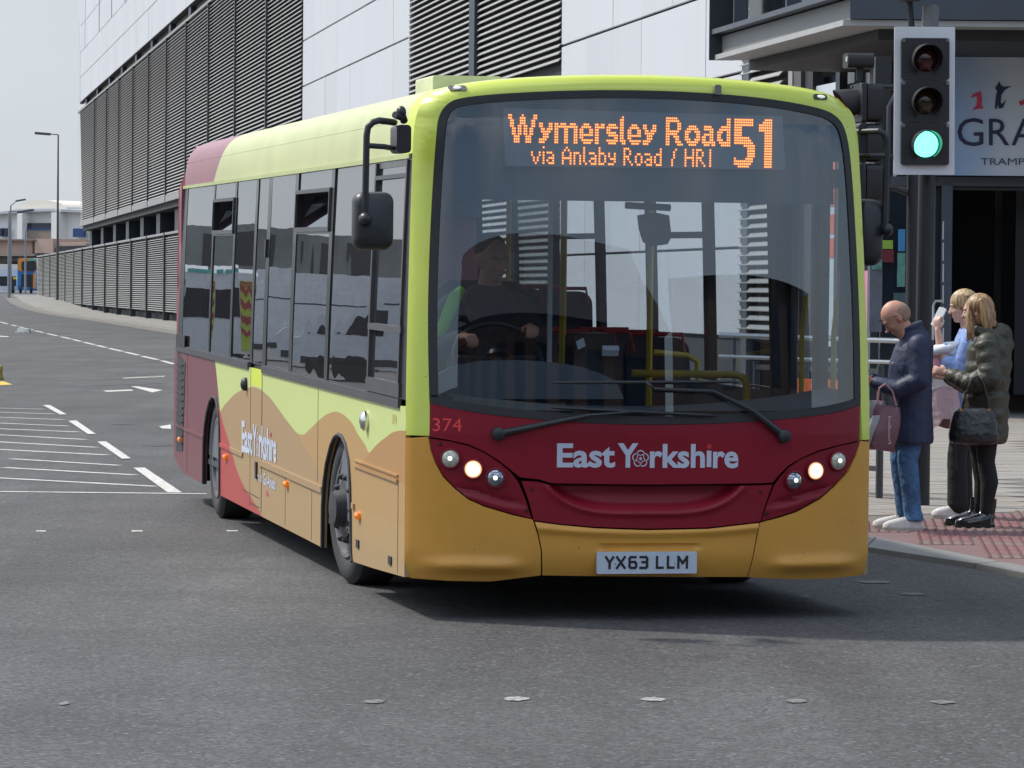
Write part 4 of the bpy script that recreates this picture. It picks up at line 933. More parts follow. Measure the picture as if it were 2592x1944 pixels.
def yf(x, z):
    s = min(1, abs(x)/Xs(min(z, 2.60)))
    y = .23*(1-max(0, 1-(.975*s)**2.5)**.5)/.752
    y += max(0, z-1.0)*.085
    zt = max(2.695, ztop(x)); q = max(0, min(1, (z-(zt-.09))/.09)); y += .075*(1-sqrt(max(0, 1-q*q)))
    if z < .42: y += .05*((.42-z)/.17)**2
    return y
def FF(x, z, off=0):
    w = min(1, abs(x)/1.2)**7; return (x-math.copysign(off*w, x), yf(x, z)+off*(1-w*.6), z)
def yedge(z): return yf(Xs(z)-1e-4, z)
def bpx(u, v, y):           # photograph pixel to the bus plane at distance y behind the nose
    d = BR @ Vector(ray(u, v)); t = (y-camL.y)/d.y; p = camL+d*t; return p.x, p.z
def fpx(u, v, off=0):
    y = .05
    for _ in range(25):
        x, z = bpx(u, v, y+off); y = .5*y+.5*yf(max(-1.21, min(1.21, x)), max(.2, min(2.82, z)))
    return x, z
def spx(u, v, X=None):      # photograph pixel to the offside wall: (y, z)
    d = BR @ Vector(ray(u, v)); x = -1.22
    for _ in range(4):
        t = (x-camL.x)/d.x; p = camL+d*t; x = -Xs(min(2.42, max(.3, p.z)))
    return p.y, p.z
z4 = lambda x, y: (1000+x*.5651, 980+y*.5651)
zd = lambda x, y: (x*1.1718, y*1.1718)
z3b = lambda x, y: (440+x*.3919, 850+y*.3919)
M_lime = mat('paint_lime', (.62, .71, .09), .3, noise=.06, nscale=.8, coat=.5)
M_crim = mat('paint_crimson', (.23, .006, .02), .4, noise=.14, nscale=1.4, coat=.06, spec=.25)
M_gold = mat('paint_ochre', (.69, .335, .052), .36, noise=.12, nscale=1.2, coat=.18, spec=.35)
M_rub = mat('black_rubber', (.02, .021, .023), .55, noise=.15, nscale=8)
M_blk = mat('black_plastic', (.022, .023, .026), .38, noise=.2, nscale=12)
M_ws = glass_mat('windscreen_glass', (.66, .72, .76), 0, 2.0, wav=0, base=.0)
M_sg = glass_mat('side_glass', (.32, .35, .37), .0, 1.95, wav=.0022, wscale=.9, base=.08, film=((.26, .26, .25), .10))
M_cg = glass_mat('clear_glass', (.86, .89, .90), .0, 1.22)
M_trim = mat('window_trim', S(78, 78, 82, .8), .4, .2, noise=.15, nscale=4)
M_surr = mat('window_surround', (.018, .019, .022), .22, noise=.2, nscale=4)
XG = lin(-1.22, 1.22, 48)+[-1.215, -1.205, -1.19, 1.215, 1.205, 1.19]; ZG = lin(.2, 2.84, 66)

def grime(m, amt=1.0):
    """road film, fly specks and stone chips over a paint"""
    nt = m.node_tree; l = nt.links.new; b = nt.nodes['Principled BSDF']; src = b.inputs['Base Color'].links[0].from_socket; t = nt.nodes.new('ShaderNodeTexCoord')
    v = nt.nodes.new('ShaderNodeTexVoronoi'); v.inputs['Scale'].default_value = 17; l(t.outputs['Object'], v.inputs['Vector'])
    r = nt.nodes.new('ShaderNodeMapRange'); r.inputs[1].default_value = .05; r.inputs[2].default_value = .085; r.inputs[3].default_value = .75; r.inputs[4].default_value = 0; l(v.outputs['Distance'], r.inputs[0])
    sc = nt.nodes.new('ShaderNodeSeparateColor'); l(v.outputs['Color'], sc.inputs[0]); g1 = nt.nodes.new('ShaderNodeMath'); g1.operation = 'GREATER_THAN'; g1.inputs[1].default_value = .72; l(sc.outputs[0], g1.inputs[0])
    k = nt.nodes.new('ShaderNodeMath'); k.operation = 'MULTIPLY'; l(r.outputs[0], k.inputs[0]); l(g1.outputs[0], k.inputs[1])
    n = nt.nodes.new('ShaderNodeTexNoise'); n.inputs['Scale'].default_value = 3.2; n.inputs['Detail'].default_value = 9; n.inputs['Roughness'].default_value = .75; l(t.outputs['Object'], n.inputs['Vector'])
    sx = nt.nodes.new('ShaderNodeSeparateXYZ'); l(t.outputs['Object'], sx.inputs[0]); h = nt.nodes.new('ShaderNodeMapRange'); h.inputs[1].default_value = .75; h.inputs[2].default_value = .22; h.inputs[3].default_value = .10*amt; h.inputs[4].default_value = .42*amt; l(sx.outputs['Z'], h.inputs[0])
    f = nt.nodes.new('ShaderNodeMath'); f.operation = 'MULTIPLY'; l(n.outputs['Fac'], f.inputs[0]); l(h.outputs[0], f.inputs[1])
    a = nt.nodes.new('ShaderNodeMix'); a.data_type = 'RGBA'; l(f.outputs[0], a.inputs['Factor']); l(src, a.inputs['A']); a.inputs['B'].default_value = (.16, .13, .095, 1)
    c = nt.nodes.new('ShaderNodeMix'); c.data_type = 'RGBA'; l(k.outputs[0], c.inputs['Factor']); l(a.outputs['Result'], c.inputs['A']); c.inputs['B'].default_value = (.07, .06, .05, 1); l(c.outputs['Result'], b.inputs['Base Color'])
grime(M_gold, .55); grime(M_crim, .4); grime(M_lime, .4)
# --- windscreen and its surround
wsp = [fpx(*zd(*p)) for p in [(930, 868), (926, 700), (930, 540), (937, 400), (945, 290), (949, 255), (962, 230), (990, 214), (1100, 204), (1250, 198), (1390, 198), (1530, 204), (1660, 216), (1770, 236), (1806, 252), (1826, 280), (1838, 360), (1848, 520), (1856, 700), (1858, 872), (1800, 889), (1700, 901), (1550, 911), (1390, 914), (1250, 909), (1100, 897), (1000, 883)]]
wsp = [(max(-1.13, x), z) for x, z in wsp]
def chaikin(p, n=2):
    for _ in range(n):
        q = [p[0]]
        for a, b in zip(p, p[1:]): q += [(a[0]*.75+b[0]*.25, a[1]*.75+b[1]*.25), (a[0]*.25+b[0]*.75, a[1]*.25+b[1]*.75)]
        p = q+[p[-1]]
    return p
_up = chaikin(wsp[:20]); _dn = chaikin([wsp[19]]+wsp[20:]+[wsp[0]]); nR = len(_up)-1; wsp = _up+_dn[1:-1]
def grow(poly, d):
    n = len(poly); A = sum(poly[i][0]*poly[(i+1) % n][1]-poly[(i+1) % n][0]*poly[i][1] for i in range(n)); sg = 1 if A > 0 else -1; out = []
    for i in range(n):
        p0, p1, p2 = Vector(poly[i-1]), Vector(poly[i]), Vector(poly[(i+1) % n])
        e = ((p1-p0).normalized()+(p2-p1).normalized()); e = e.normalized() if e.length else Vector((1, 0)); out.append((p1.x+e.y*d*sg, p1.y-e.x*d*sg))
    return out
patch('windscreen', [grow(wsp, -.018)], lambda x, z, o: FF(x, z, o+.004), XG, ZG, M_ws, BUS, thick=0)
patch('windscreen_gasket', [grow(wsp, .008), grow(wsp, -.032)], lambda x, z, o: FF(x, z, o-.006), XG, ZG, M_rub, BUS, thick=.03)
wo_ = grow(wsp, .006)
iL = 0; iR = nR     # bottom left and bottom right corners in the outline
inner = wo_[iL:iR+1]    # up the left side, over the top, down the right
edge = [(1.2195, .97)]+[(Xs(z)-.0005, z) for z in lin(1.1, 2.42, 12)]+[(x, z) for x, z in SEC[::-1]][1:]+[(-x, z) for x, z in SEC[1:]]+[(-(Xs(z)-.0005), z) for z in lin(2.3, 1.1, 11)]+[(-1.2195, .99)]
bl_ = (wo_[0][0], .99); br_ = (wo_[nR][0]+.01, .97)
patch('front_surround', [[bl_]+inner+[br_]+edge], FF, XG, ZG, M_lime, BUS, thick=.02)
# --- crimson upper panel
ct = [(bl_[0]+.002, 1.0)]+[(x, z-.004) for x, z in ([wo_[0]]+wo_[:nR:-1])]+[(wo_[nR][0], wo_[nR][1]-.004), (br_[0]-.003, .975)]
lowb = [fpx(*z4(*p)) for p in [(2080, 238), (1990, 258), (1900, 282), (1822, 315), (1760, 352), (1722, 390), (1692, 426), (1640, 430), (1130, 436), (700, 430), (640, 412), (560, 404), (520, 372), (470, 332), (400, 288), (330, 256), (240, 236), (152, 222)]]
# order: left top -> along the gasket to the right -> down -> back along lower edge
top_edge = [(wo_[0][0]+.002, wo_[0][1]-.004)]+[(x, z-.004) for x, z in wo_[:nR:-1]]+[(wo_[nR][0]-.003, wo_[nR][1]-.004)]
patch('upper_front_panel', [top_edge+lowb], lambda x, z, o: FF(x, z, o-.002-.012*smooth01((z-1.0)/.05)*0), XG, ZG, M_crim, BUS, thick=.02)
# --- grille panel with scoop
gr = [fpx(*z4(*p)) for p in [(566, 420), (640, 424), (700, 440), (1130, 446), (1640, 440), (1690, 436), (1660, 520), (1636, 602), (1400, 628), (1130, 634), (900, 626), (740, 612), (622, 596), (600, 510)]]
def scoop(x, z, o):
    ax = abs(x+.02); zl = .612+.12*(ax/.5)**4; t = smooth01((z-zl)/.045)*(1-smooth01((ax-.43)/.10)); y = FF(x, z, o); d = .075*t*(1-.55*smooth01((.745-z)/.13)) if t > 0 else 0
    lip = -.012*math.exp(-((z-zl+.01)/.015)**2)*(1-smooth01((ax-.5)/.06))
    return (y[0], y[1]+d+lip-.001, y[2])
patch('grille_panel', [gr], scoop, lin(-.7, .7, 80), lin(.5, .8, 46), M_crim, BUS, thick=.015)
# --- bumper: centre and two corners
cen = [fpx(*z4(*p)) for p in [(626, 603), (740, 618), (900, 633), (1130, 641), (1400, 635), (1628, 609), (1612, 700), (1596, 780), (1576, 850), (1130, 848), (660, 843), (658, 730), (644, 660)]]
def bump_c(x, z, o):
    p = FF(x, z, o); ridge = -.02*math.exp(-((z-(.505+.02*(x/.5)**2))/.022)**2); slot = .02*smooth01((.27-abs(x+.0))/.05)*smooth01((.02-abs(z-.435))/.012)
    return (p[0], p[1]+ridge*.8+slot, p[2])
patch('bumper_centre', [cen], bump_c, lin(-.7, .7, 60), lin(.2, .6, 52), M_gold, BUS, thick=.02)
def bump_s(x, z, o):
    p = FF(x, z, o); ax = abs(x); k = smooth01((ax-.6)/.15)*smooth01((1.2-ax)/.2); lip = -.035*k*math.exp(-((z-.335)/.035)**2)
    return (p[0], p[1]+lip, p[2])
bot = .255
left = [fpx(*z4(*p)) for p in [(652, 843), (652, 730), (638, 660), (617, 594), (520, 572), (400, 536), (330, 505), (262, 452), (212, 400), (178, 340), (158, 285), (146, 222)]]
left = left+[(-1.2195, .975), (-1.2195, .55), (-1.2195, .30), (-1.19, bot+.008), (-1.0, bot), (-.8, bot)]
patch('bumper_corner', [left], bump_s, XG, lin(.2, 1.0, 60), M_gold, BUS, thick=.02)
right = [fpx(*z4(*p)) for p in [(1580, 851), (1600, 780), (1616, 705), (1634, 608), (1720, 586), (1800, 560), (1900, 505), (1970, 448), (2030, 382), (2068, 310), (2088, 240)]]
right = right+[(1.2195, .955), (1.2195, .55), (1.2195, .29), (1.19, bot+.008), (1.0, bot), (.8, bot)]
patch('bumper_corner', [right], bump_s, XG, lin(.2, 1.0, 60), M_gold, BUS, thick=.02)
# dark void behind the front panels so that joints read as dark lines
g = G(); g.grid(lambda x, z: (x*.985, yf(x, z)+.12, z), lin(-1.1, 1.1, 40), lin(.27, 1.12, 20)); g.build('front_void', mat('void_black', (.006, .006, .007), .9), BUS)
# --- lamp clusters
clL = [fpx(*z4(*p)) for p in [(154, 230), (240, 242), (330, 263), (400, 294), (470, 340), (515, 378), (552, 424), (584, 500), (612, 588), (520, 566), (400, 530), (330, 498), (268, 448), (218, 396), (184, 338), (164, 284)]]
clR = [fpx(*z4(*p)) for p in [(2084, 244), (1990, 264), (1900, 290), (1822, 322), (1768, 358), (1728, 400), (1700, 440), (1668, 520), (1642, 600), (1720, 578), (1800, 552), (1896, 498), (1964, 442), (2024, 378), (2062, 308)]]
def clus(sgn):
    def f(x, z, o):
        p = FF(x, z, o); ax = abs(x)
        # crease under the lamps
        zc = .655+.30*(ax-.70); k = smooth01((ax-.64)/.06)*smooth01((1.0-ax)/.08)
        return (p[0], p[1]+.006+.018*k*math.exp(-((z-zc)/.016)**2)-.010*k*math.exp(-((z-zc+.03)/.02)**2), p[2])
    return f
for poly, nm, lamps in ((clL, 'L', [((248, 320), 'side'), ((350, 367), 'lit'), ((450, 407), 'main')]), (clR, 'R', [((1982, 330), 'side'), ((1880, 374), 'lit'), ((1786, 418), 'main')])):
    c = patch('lamp_cluster', [poly], clus(1), XG, lin(.5, 1.0, 60), M_crim, BUS, thick=.015)
    for (px, kd) in lamps:
        x, z = fpx(*z4(*px)); y = yf(x, z); ax = Vector((x*.25, -1, 0)).normalized()
        g = G(); g.lathe([(-.01, .052), (.014, .052), (.016, .046), (.006, .043)], (x, y, z), ax, 28); g.build('bezel', M_crim, c)
        if kd == 'lit': m = mat('lamp_lit', (1, .85, .6), .2, noise=0, emit=(1, .72, .38), estr=2.6); r = .034
        elif kd == 'side': m = mat('lamp_side_lens', (.50, .50, .40), .15, .2, noise=.3, nscale=60, coat=.5); r = .040
        else: m = mat('lamp_main_lens', (.30, .32, .36), .08, .8, noise=.5, nscale=70, coat=.5); r = .039
        g = G(); g.lathe([(0, r+.006), (.010, r+.005), (.020, r*.8), (.026, r*.45), (.028, .001)], (x, y, z), ax, 28)
        if kd == 'lit': g2 = G(); g2.lathe([(0, r+.009), (.014, r+.008), (.015, r)], (x, y, z), ax, 28); g2.build('reflector_glow', mat('lamp_halo', (.9, .75, .5), .3, .6, emit=(1, .6, .28), estr=.5), c)  # ring round the lit lens emits a halo of its own
        g.build('lens', m, c)
        if kd != 'lit':
            g = G(); g.ell((x+ax.x*.026, y+ax.y*.026, z+.002), (.012, .008, .012)); g.build('bulb', mat('bulb', (.8, .8, .75), .1, .9, emit=(1, .97, .9) if kd == 'side' else None, estr=.8), c)
for px in ((615, 458), (1636, 470), (200, 255), (590, 552), (1665, 568)):
    x, z = fpx(*z4(*px)); g = G(); g.lathe([(0, .010), (.003, .008)], (x, yf(x, z)-.001, z), (0, -1, 0), 12); g.build('panel_screw', mat('screw', (.04, .006, .01), .4), BUS)
# --- lettering on the front
M_lett = mat('lettering_white', S(205, 212, 228, .85), .45, noise=.05); M_lred = mat('lettering_red', (.55, .02, .02), .45)
ffl = lambda x, z: FF(x, z, -.004)
g = G()
def word(g, txt, xa, xb, zb, h, bold=.028): text_on(g, txt, ffl, xa, xb, zb, h, bold)
X_ = lambda px: fpx(1380+px/4.254, 1090+300/4.254)[0]
zb_ = fpx(1380+125/4.254, 1090+385/4.254)[1]; zt_ = fpx(1380+125/4.254, 1090+140/4.254)[1]; hh = zt_-zb_
word(g, 'East', X_(125), X_(752), zb_, hh); word(g, 'Y', X_(778), X_(1000), zb_, hh, .036); word(g, 'rksh', X_(1125), X_(1718), zb_-.002, hh); word(g, 're', X_(1805), X_(2080), zb_-.004, hh)
g.prism([FF(x, z, -.004) for x, z in [(X_(1738), zb_-.003), (X_(1787), zb_-.003), (X_(1787), zb_+hh*.70), (X_(1738), zb_+hh*.70)]], [FF(x, z, 0) for x, z in [(X_(1738), zb_-.003), (X_(1787), zb_-.003), (X_(1787), zb_+hh*.70), (X_(1738), zb_+hh*.70)]])
g.build('operator_lettering', M_lett, BUS, smooth=False)
g = G(); cx, cz = X_(1762), zb_+hh*.88; g.add([ffl(cx+.013*cos(t), cz+.013*sin(t)) for t in lin(0, 2*pi*.95, 18)], [tuple(range(19))]); g.build('lettering_dot', M_lred, BUS, smooth=False)
def rose(g, cx, cz, R, fn, m=None):
    def petal(r0, r1, w, ph=0):
        n = 60; A = []; B = []
        for i in range(n):
            t = 2*pi*i/n+pi/2+ph; k = abs(cos(2.5*(t-pi/2-ph))); rr = r0+(r1-r0)*k**.6; A.append(fn(cx+rr*cos(t), cz+rr*sin(t))); B.append(fn(cx+(rr-w)*cos(t), cz+(rr-w)*sin(t)))
        g.add(A+B, [(i, (i+1) % n, n+(i+1) % n, n+i) for i in range(n)])
    petal(R*.74, R, R*.13, pi/5*0); petal(R*.36, R*.56, R*.10, pi/5)
    g.add([fn(cx+R*.24*(1 if i % 2 else .5)*cos(i*pi/5), cz+R*.24*(1 if i % 2 else .5)*sin(i*pi/5)) for i in range(10)], [tuple(range(10))])
    for i in range(5):
        t = pi/2+pi/5+2*pi*i/5; r0, r1 = R*.5, R*.78; w = R*.045; g.add([fn(cx+r0*cos(t)-w*sin(t), cz+r0*sin(t)+w*cos(t)), fn(cx+r1*cos(t)-w*sin(t), cz+r1*sin(t)+w*cos(t)), fn(cx+r1*cos(t)+w*sin(t), cz+r1*sin(t)-w*cos(t)), fn(cx+r0*cos(t)+w*sin(t), cz+r0*sin(t)-w*cos(t))], [(0, 1, 2, 3)])
g = G(); rose(g, X_(1025), zb_+hh*.345, hh*.385, ffl); g.build('rose_emblem', M_lett, BUS, smooth=False)
g = G(); x0, z0 = fpx(*z4(166, 196)); x1, _ = fpx(*z4(298, 196)); text_on(g, '374', ffl, x0, x1, z0, .066, .0); g.build('fleet_number', mat('number_red', (.75, .05, .05), .5), BUS, smooth=False)
# number plate
pl = fpx(1634, 1423); px0 = fpx(1508, 1423)[0]; px1 = fpx(1760, 1423)[0]; pz0 = fpx(1634, 1450)[1]; pz1 = fpx(1634, 1396)[1]; yp = yf(0, .4)-.022
g = G(); g.rbox(px0, px1, yp-.004, yp+.02, pz0, pz1, .006); PLT = g.build('number_plate', mat('plate_white', S(204, 214, 226, .85), .35, noise=.07, nscale=30), BUS, smooth=False)
g = G(); pf = lambda x, z: (x, yp-.006, z)
w_ = px1-px0
ST = {'Y': [((0, 1), (.5, .5)), ((1, 1), (.5, .5)), ((.5, .55), (.5, 0))], 'X': [((0, 0), (1, 1)), ((0, 1), (1, 0))], '6': [((.9, 1), (.18, 1)), ((.18, 1), (0, .85)), ((0, .85), (0, .15)), ((0, .15), (.18, 0)), ((.18, 0), (.82, 0)), ((.82, 0), (1, .15)), ((1, .15), (1, .40)), ((1, .40), (.82, .55)), ((.82, .55), (0, .55))],
      '3': [((0, 1), (.82, 1)), ((.82, 1), (1, .87)), ((1, .87), (1, .65)), ((1, .65), (.85, .53)), ((.3, .53), (.85, .53)), ((.85, .53), (1, .41)), ((1, .41), (1, .14)), ((1, .14), (.82, 0)), ((.82, 0), (0, 0))], 'L': [((0, 1), (0, 0)), ((0, 0), (1, 0))], 'M': [((0, 0), (0, 1)), ((1, 0), (1, 1)), ((0, 1), (.5, .42)), ((1, 1), (.5, .42))]}
def plate_char(ch, xa, xb, za, zb, t=.0062):
    g = G()
    for (p, q) in ST[ch]:
        p = Vector((xa+t+(xb-xa-2*t)*p[0], za+t+(zb-za-2*t)*p[1])); q = Vector((xa+t+(xb-xa-2*t)*q[0], za+t+(zb-za-2*t)*q[1])); d = (q-p).normalized(); n_ = Vector((-d.y, d.x))*t; p = p-d*t*.98; q = q+d*t*.98
        k = len(g.v)*1e-6; g.add([(v.x, yp-.006-k, v.y) for v in (p-n_, q-n_, q+n_, p+n_)], [(0, 1, 2, 3)])
    g.build('plate_character', mat('plate_black', (.015, .015, .016), .5), PLT, smooth=False)
for ch, a, b in (('Y', .075, .17), ('X', .185, .285), ('6', .31, .40), ('3', .42, .51), ('L', .585, .665), ('L', .695, .775), ('M', .80, .91)): plate_char(ch, px0+w_*a, px0+w_*b, pz0+.024, pz1-.020)
g = G()
for f in (.18, .775): g.lathe([(0, .004), (.002, .003)], (px0+w_*f, yp-.006, (pz0+pz1)/2-.005), (0, -1, 0), 8)
g.build('plate_screws', mat('screw_grey', (.2, .2, .2), .4), PLT)
# marker lamps on the brow, small bracket
for px in ((988, 190), (1772, 209)):
    x, z = fpx(*zd(*px)); g = G(); y = yf(x, z); p = rrect(x-.042, x+.042, z-.014, z+.014, .012); g.prism([(a, yf(a, b)-.008, b) for a, b in p], [(a, yf(a, b)+.01, b) for a, b in p]); o = g.build('marker_lamp', M_blk, BUS, recalc=True)
    g = G(); g.ell((x, y-.008, z), (.024, .01, .009)); g.build('lens', mat('marker_lens', (.75, .75, .75), .1, .5, emit=(1, 1, .9), estr=.25), o)
x, z = fpx(*zd(1548, 192)); g = G(); g.rbox(x-.018, x+.018, yf(x, z)-.03, yf(x, z)+.01, z-.03, z+.02, .01); g.build('bracket', mat('bracket_grey', S(140, 138, 128, .7), .5), BUS)
# --- wipers
def wpt(px, off): x, z = fpx(*px); return (x, yf(x, z)-off, z)
for piv, arm, b0, b1 in ((z4(458, 208), [(1380, 1072), (1487, 1050)], (1390, 1031), (1814, 1052)), (z4(1738, 218), [(1900, 1040), (1800, 990), (1650, 984)], (1392, 968), (1874, 966))):
    pv = wpt(piv, .02)
    w = empty('wiper', parent=None) if False else bpy.data.objects.new('wiper', None); link(w, BUS)
    g = G(); g.lathe([(-.02, .035), (.022, .032), (.03, .02)], pv, (0, -1, 0), 18); g.build('pivot', M_blk, w)
    g = G(); pth = [pv]+[wpt(p, .045) for p in arm]; g.tube(pth, [.020, .015]+[.010]*(len(pth)-2), 8); g.build('arm', M_blk, w)
    mid = pth[-1]; A = wpt(b0, .014); Bb = wpt(b1, .014); pts = [wpt((b0[0]+(b1[0]-b0[0])*t, b0[1]+(b1[1]-b0[1])*t), .016+.01*sin(pi*t)) for t in lin(0, 1, 12)]
    g = G(); g.tube(pts, [.004]+[.009]*11+[.004], 6); g.build('blade', M_rub, w)
    g = G(); g.tube([mid, ((pts[6][0]+mid[0])/2, min(pts[6][1], mid[1])-.01, (pts[6][2]+mid[2])/2), pts[6]], .008, 6); g.build('link', M_blk, w)

# --- destination display
yd = .25
g = G(); P0 = bpx(*zd(935, 200), .22)
patch('header_panel', [[(-1.10, 2.187), (1.10, 2.187), (1.10, 2.60), (1.0, 2.66), (0, 2.70), (-1.0, 2.66), (-1.10, 2.60)]], lambda x, z, o: FF(x, z, o+.11), XG, ZG, mat('header_dark', (.014, .02, .032), .5, noise=.2), BUS, thick=.01)  # bluish base colour carries the sky's reflection
dx0, dzt = bpx(*zd(1089, 235), yd-.045); dx1, _ = bpx(*zd(1692, 250), yd-.045); dzb = bpx(*zd(1390, 362), yd-.045)[1]
def dpl(u, v): x, z = bpx(u, v, yd-.05); return (x, yd-.05, z)
DISP = [dpl(*zd(*p)) for p in ((1088, 233), (1690, 251), (1697, 367), (1092, 358))]
g = G(); g.prism(DISP[::-1], [(x, y+.03, z) for x, y, z in DISP[::-1]]); LD = g.build('destination_display', mat('display_panel', (.13, .15, .17), .5, noise=.1), BUS, smooth=False, recalc=True)
GL = {'W': "11.....1.....11/11....111....11/.11...111...11./.11...111...11./.11..11.11..11./..11.11.11.11../..11.11.11.11../..11.11.11.11../...111...111.../...111...111.../...111...111...",
 'y': "///11...11/11...11/.11.111/.11111./..111../..111../1111.../111....", 'm': "///11.111..111./111111111111/11...11...11/11...11...11/11...11...11/11...11...11/11...11...11/11...11...11",
 'e': "///..111../.11111./11...11/11...11/1111111/11...../.111111/..1111.", 'r': "///11.11/11111/11.../11.../11.../11.../11.../11...", 's': "///.1111./111111/11..../11111./.11111/....11/111111/.1111.",
 'l': ".1./11./11./11./11./11./11./11./11./111/.11", 'R': "111111.../1111111../11....11./11....11./11....11./1111111../111111.../11..111../11...11../11...111./11....111",
 'o': "///..1111../.111111./111..111/11....11/11....11/111..111/.111111./..1111..", 'a': "///.1111../.11111./....11./.11111./11..11./11..11./1111111/.111.11", 'd': ".....11/.....11/.....11/..11111/.111111/111..11/11...11/11...11/111..11/.111111/..11111"}
SM = {'v': "//1...1/1...1/.1.1./.1.1./..1..", 'i': "1//1/1/1/1/1", 'a': "//111./...1/.111/1..1/.111", 'A': "..1../.1.1./1...1/1...1/11111/1...1/1...1", 'n': "//111./1..1/1..1/1..1/1..1", 'l': "1./1./1./1./1./1./.1",
 'b': "1.../1.../111./1..1/1..1/1..1/111.", 'y': "//1..1/1..1/.111/...1/111.", 'R': "111../1..1./1..1./111../1.1../1..1./1...1", 'o': "//.11./1..1/1..1/1..1/.11.", 'd': "...1/...1/.111/1..1/1..1/1..1/.111", '/': "..1/.1./.1./.1./1../1../1..",
 'H': "1...1/1...1/1...1/11111/1...1/1...1/1...1", 'I': "1/1/1/1/1/1/1"}
dots = []
def rowtxt(txt, table, c0, r0, gap=1, space=3):
    c = c0
    for ch in txt:
        if ch == ' ': c += space; continue
        rows = table[ch].split('/'); wd = max(len(r) for r in rows)
        for i, r in enumerate(rows):
            for j, k in enumerate(r):
                if k == '1': dots.append((c+j, r0+i))
        c += wd+gap
    return c
rowtxt('Wymersley', GL, 0, 0); rowtxt('Road', GL, 82, 0)
rowtxt('via', SM, 12, 12); rowtxt('Anlaby', SM, 28, 12); rowtxt('Road', SM, 60, 12); rowtxt('/', SM, 85, 12); rowtxt('HR', SM, 92, 12); rowtxt('I', SM, 105, 12)
five = "1111111111./1111111111./1111111111./1111......./1111......./1111......./1111......./11111111.../111111111../1111111111./.....111111/.......1111/.......1111/.......1111/.......1111/1.....1111./1111111111./111111111../..111111..."
one = "...1111/..11111/1111111/1111111/1111111/"+"/".join(["...1111"]*14)
rowtxt('5', {'5': five}, 118, 0); rowtxt('1', {'1': one}, 131, 0)
W0 = Vector(dpl(1288.4, 291.4)); UX = (Vector(dpl(1864.8, 303.0))-W0)/118.8; UZ = (Vector(dpl(1348.6-4.85*12, 371.2))-W0-Vector((0, 0, 0)))/12.0; UZ.x = 0; UZ.y = 0
g = G(); h = G(); 
for c, r in dots:
    p = W0+UX*c+UZ*r; rr = .0046
    g.add([(p.x+rr*cos(k*pi/3), yd-.054, p.z+rr*1.15*sin(k*pi/3)) for k in range(6)], [tuple(range(6))])
    h.add([(p.x+sx*.0075, yd-.0525, p.z+sz*.0075) for sx, sz in ((-1, -1), (1, -1), (1, 1), (-1, 1))], [(0, 1, 2, 3)])
g.build('led_text', mat('led_amber', (1, .5, .1), .5, noise=0, emit=(1, .34, .05), estr=1.5), LD, smooth=False)
h.build('led_glow', mat('led_halo', (.5, .08, .01), .5, noise=0, emit=(.8, .08, .01), estr=.16), LD, smooth=False)  # emissive red squares behind the dots stand in for their glow

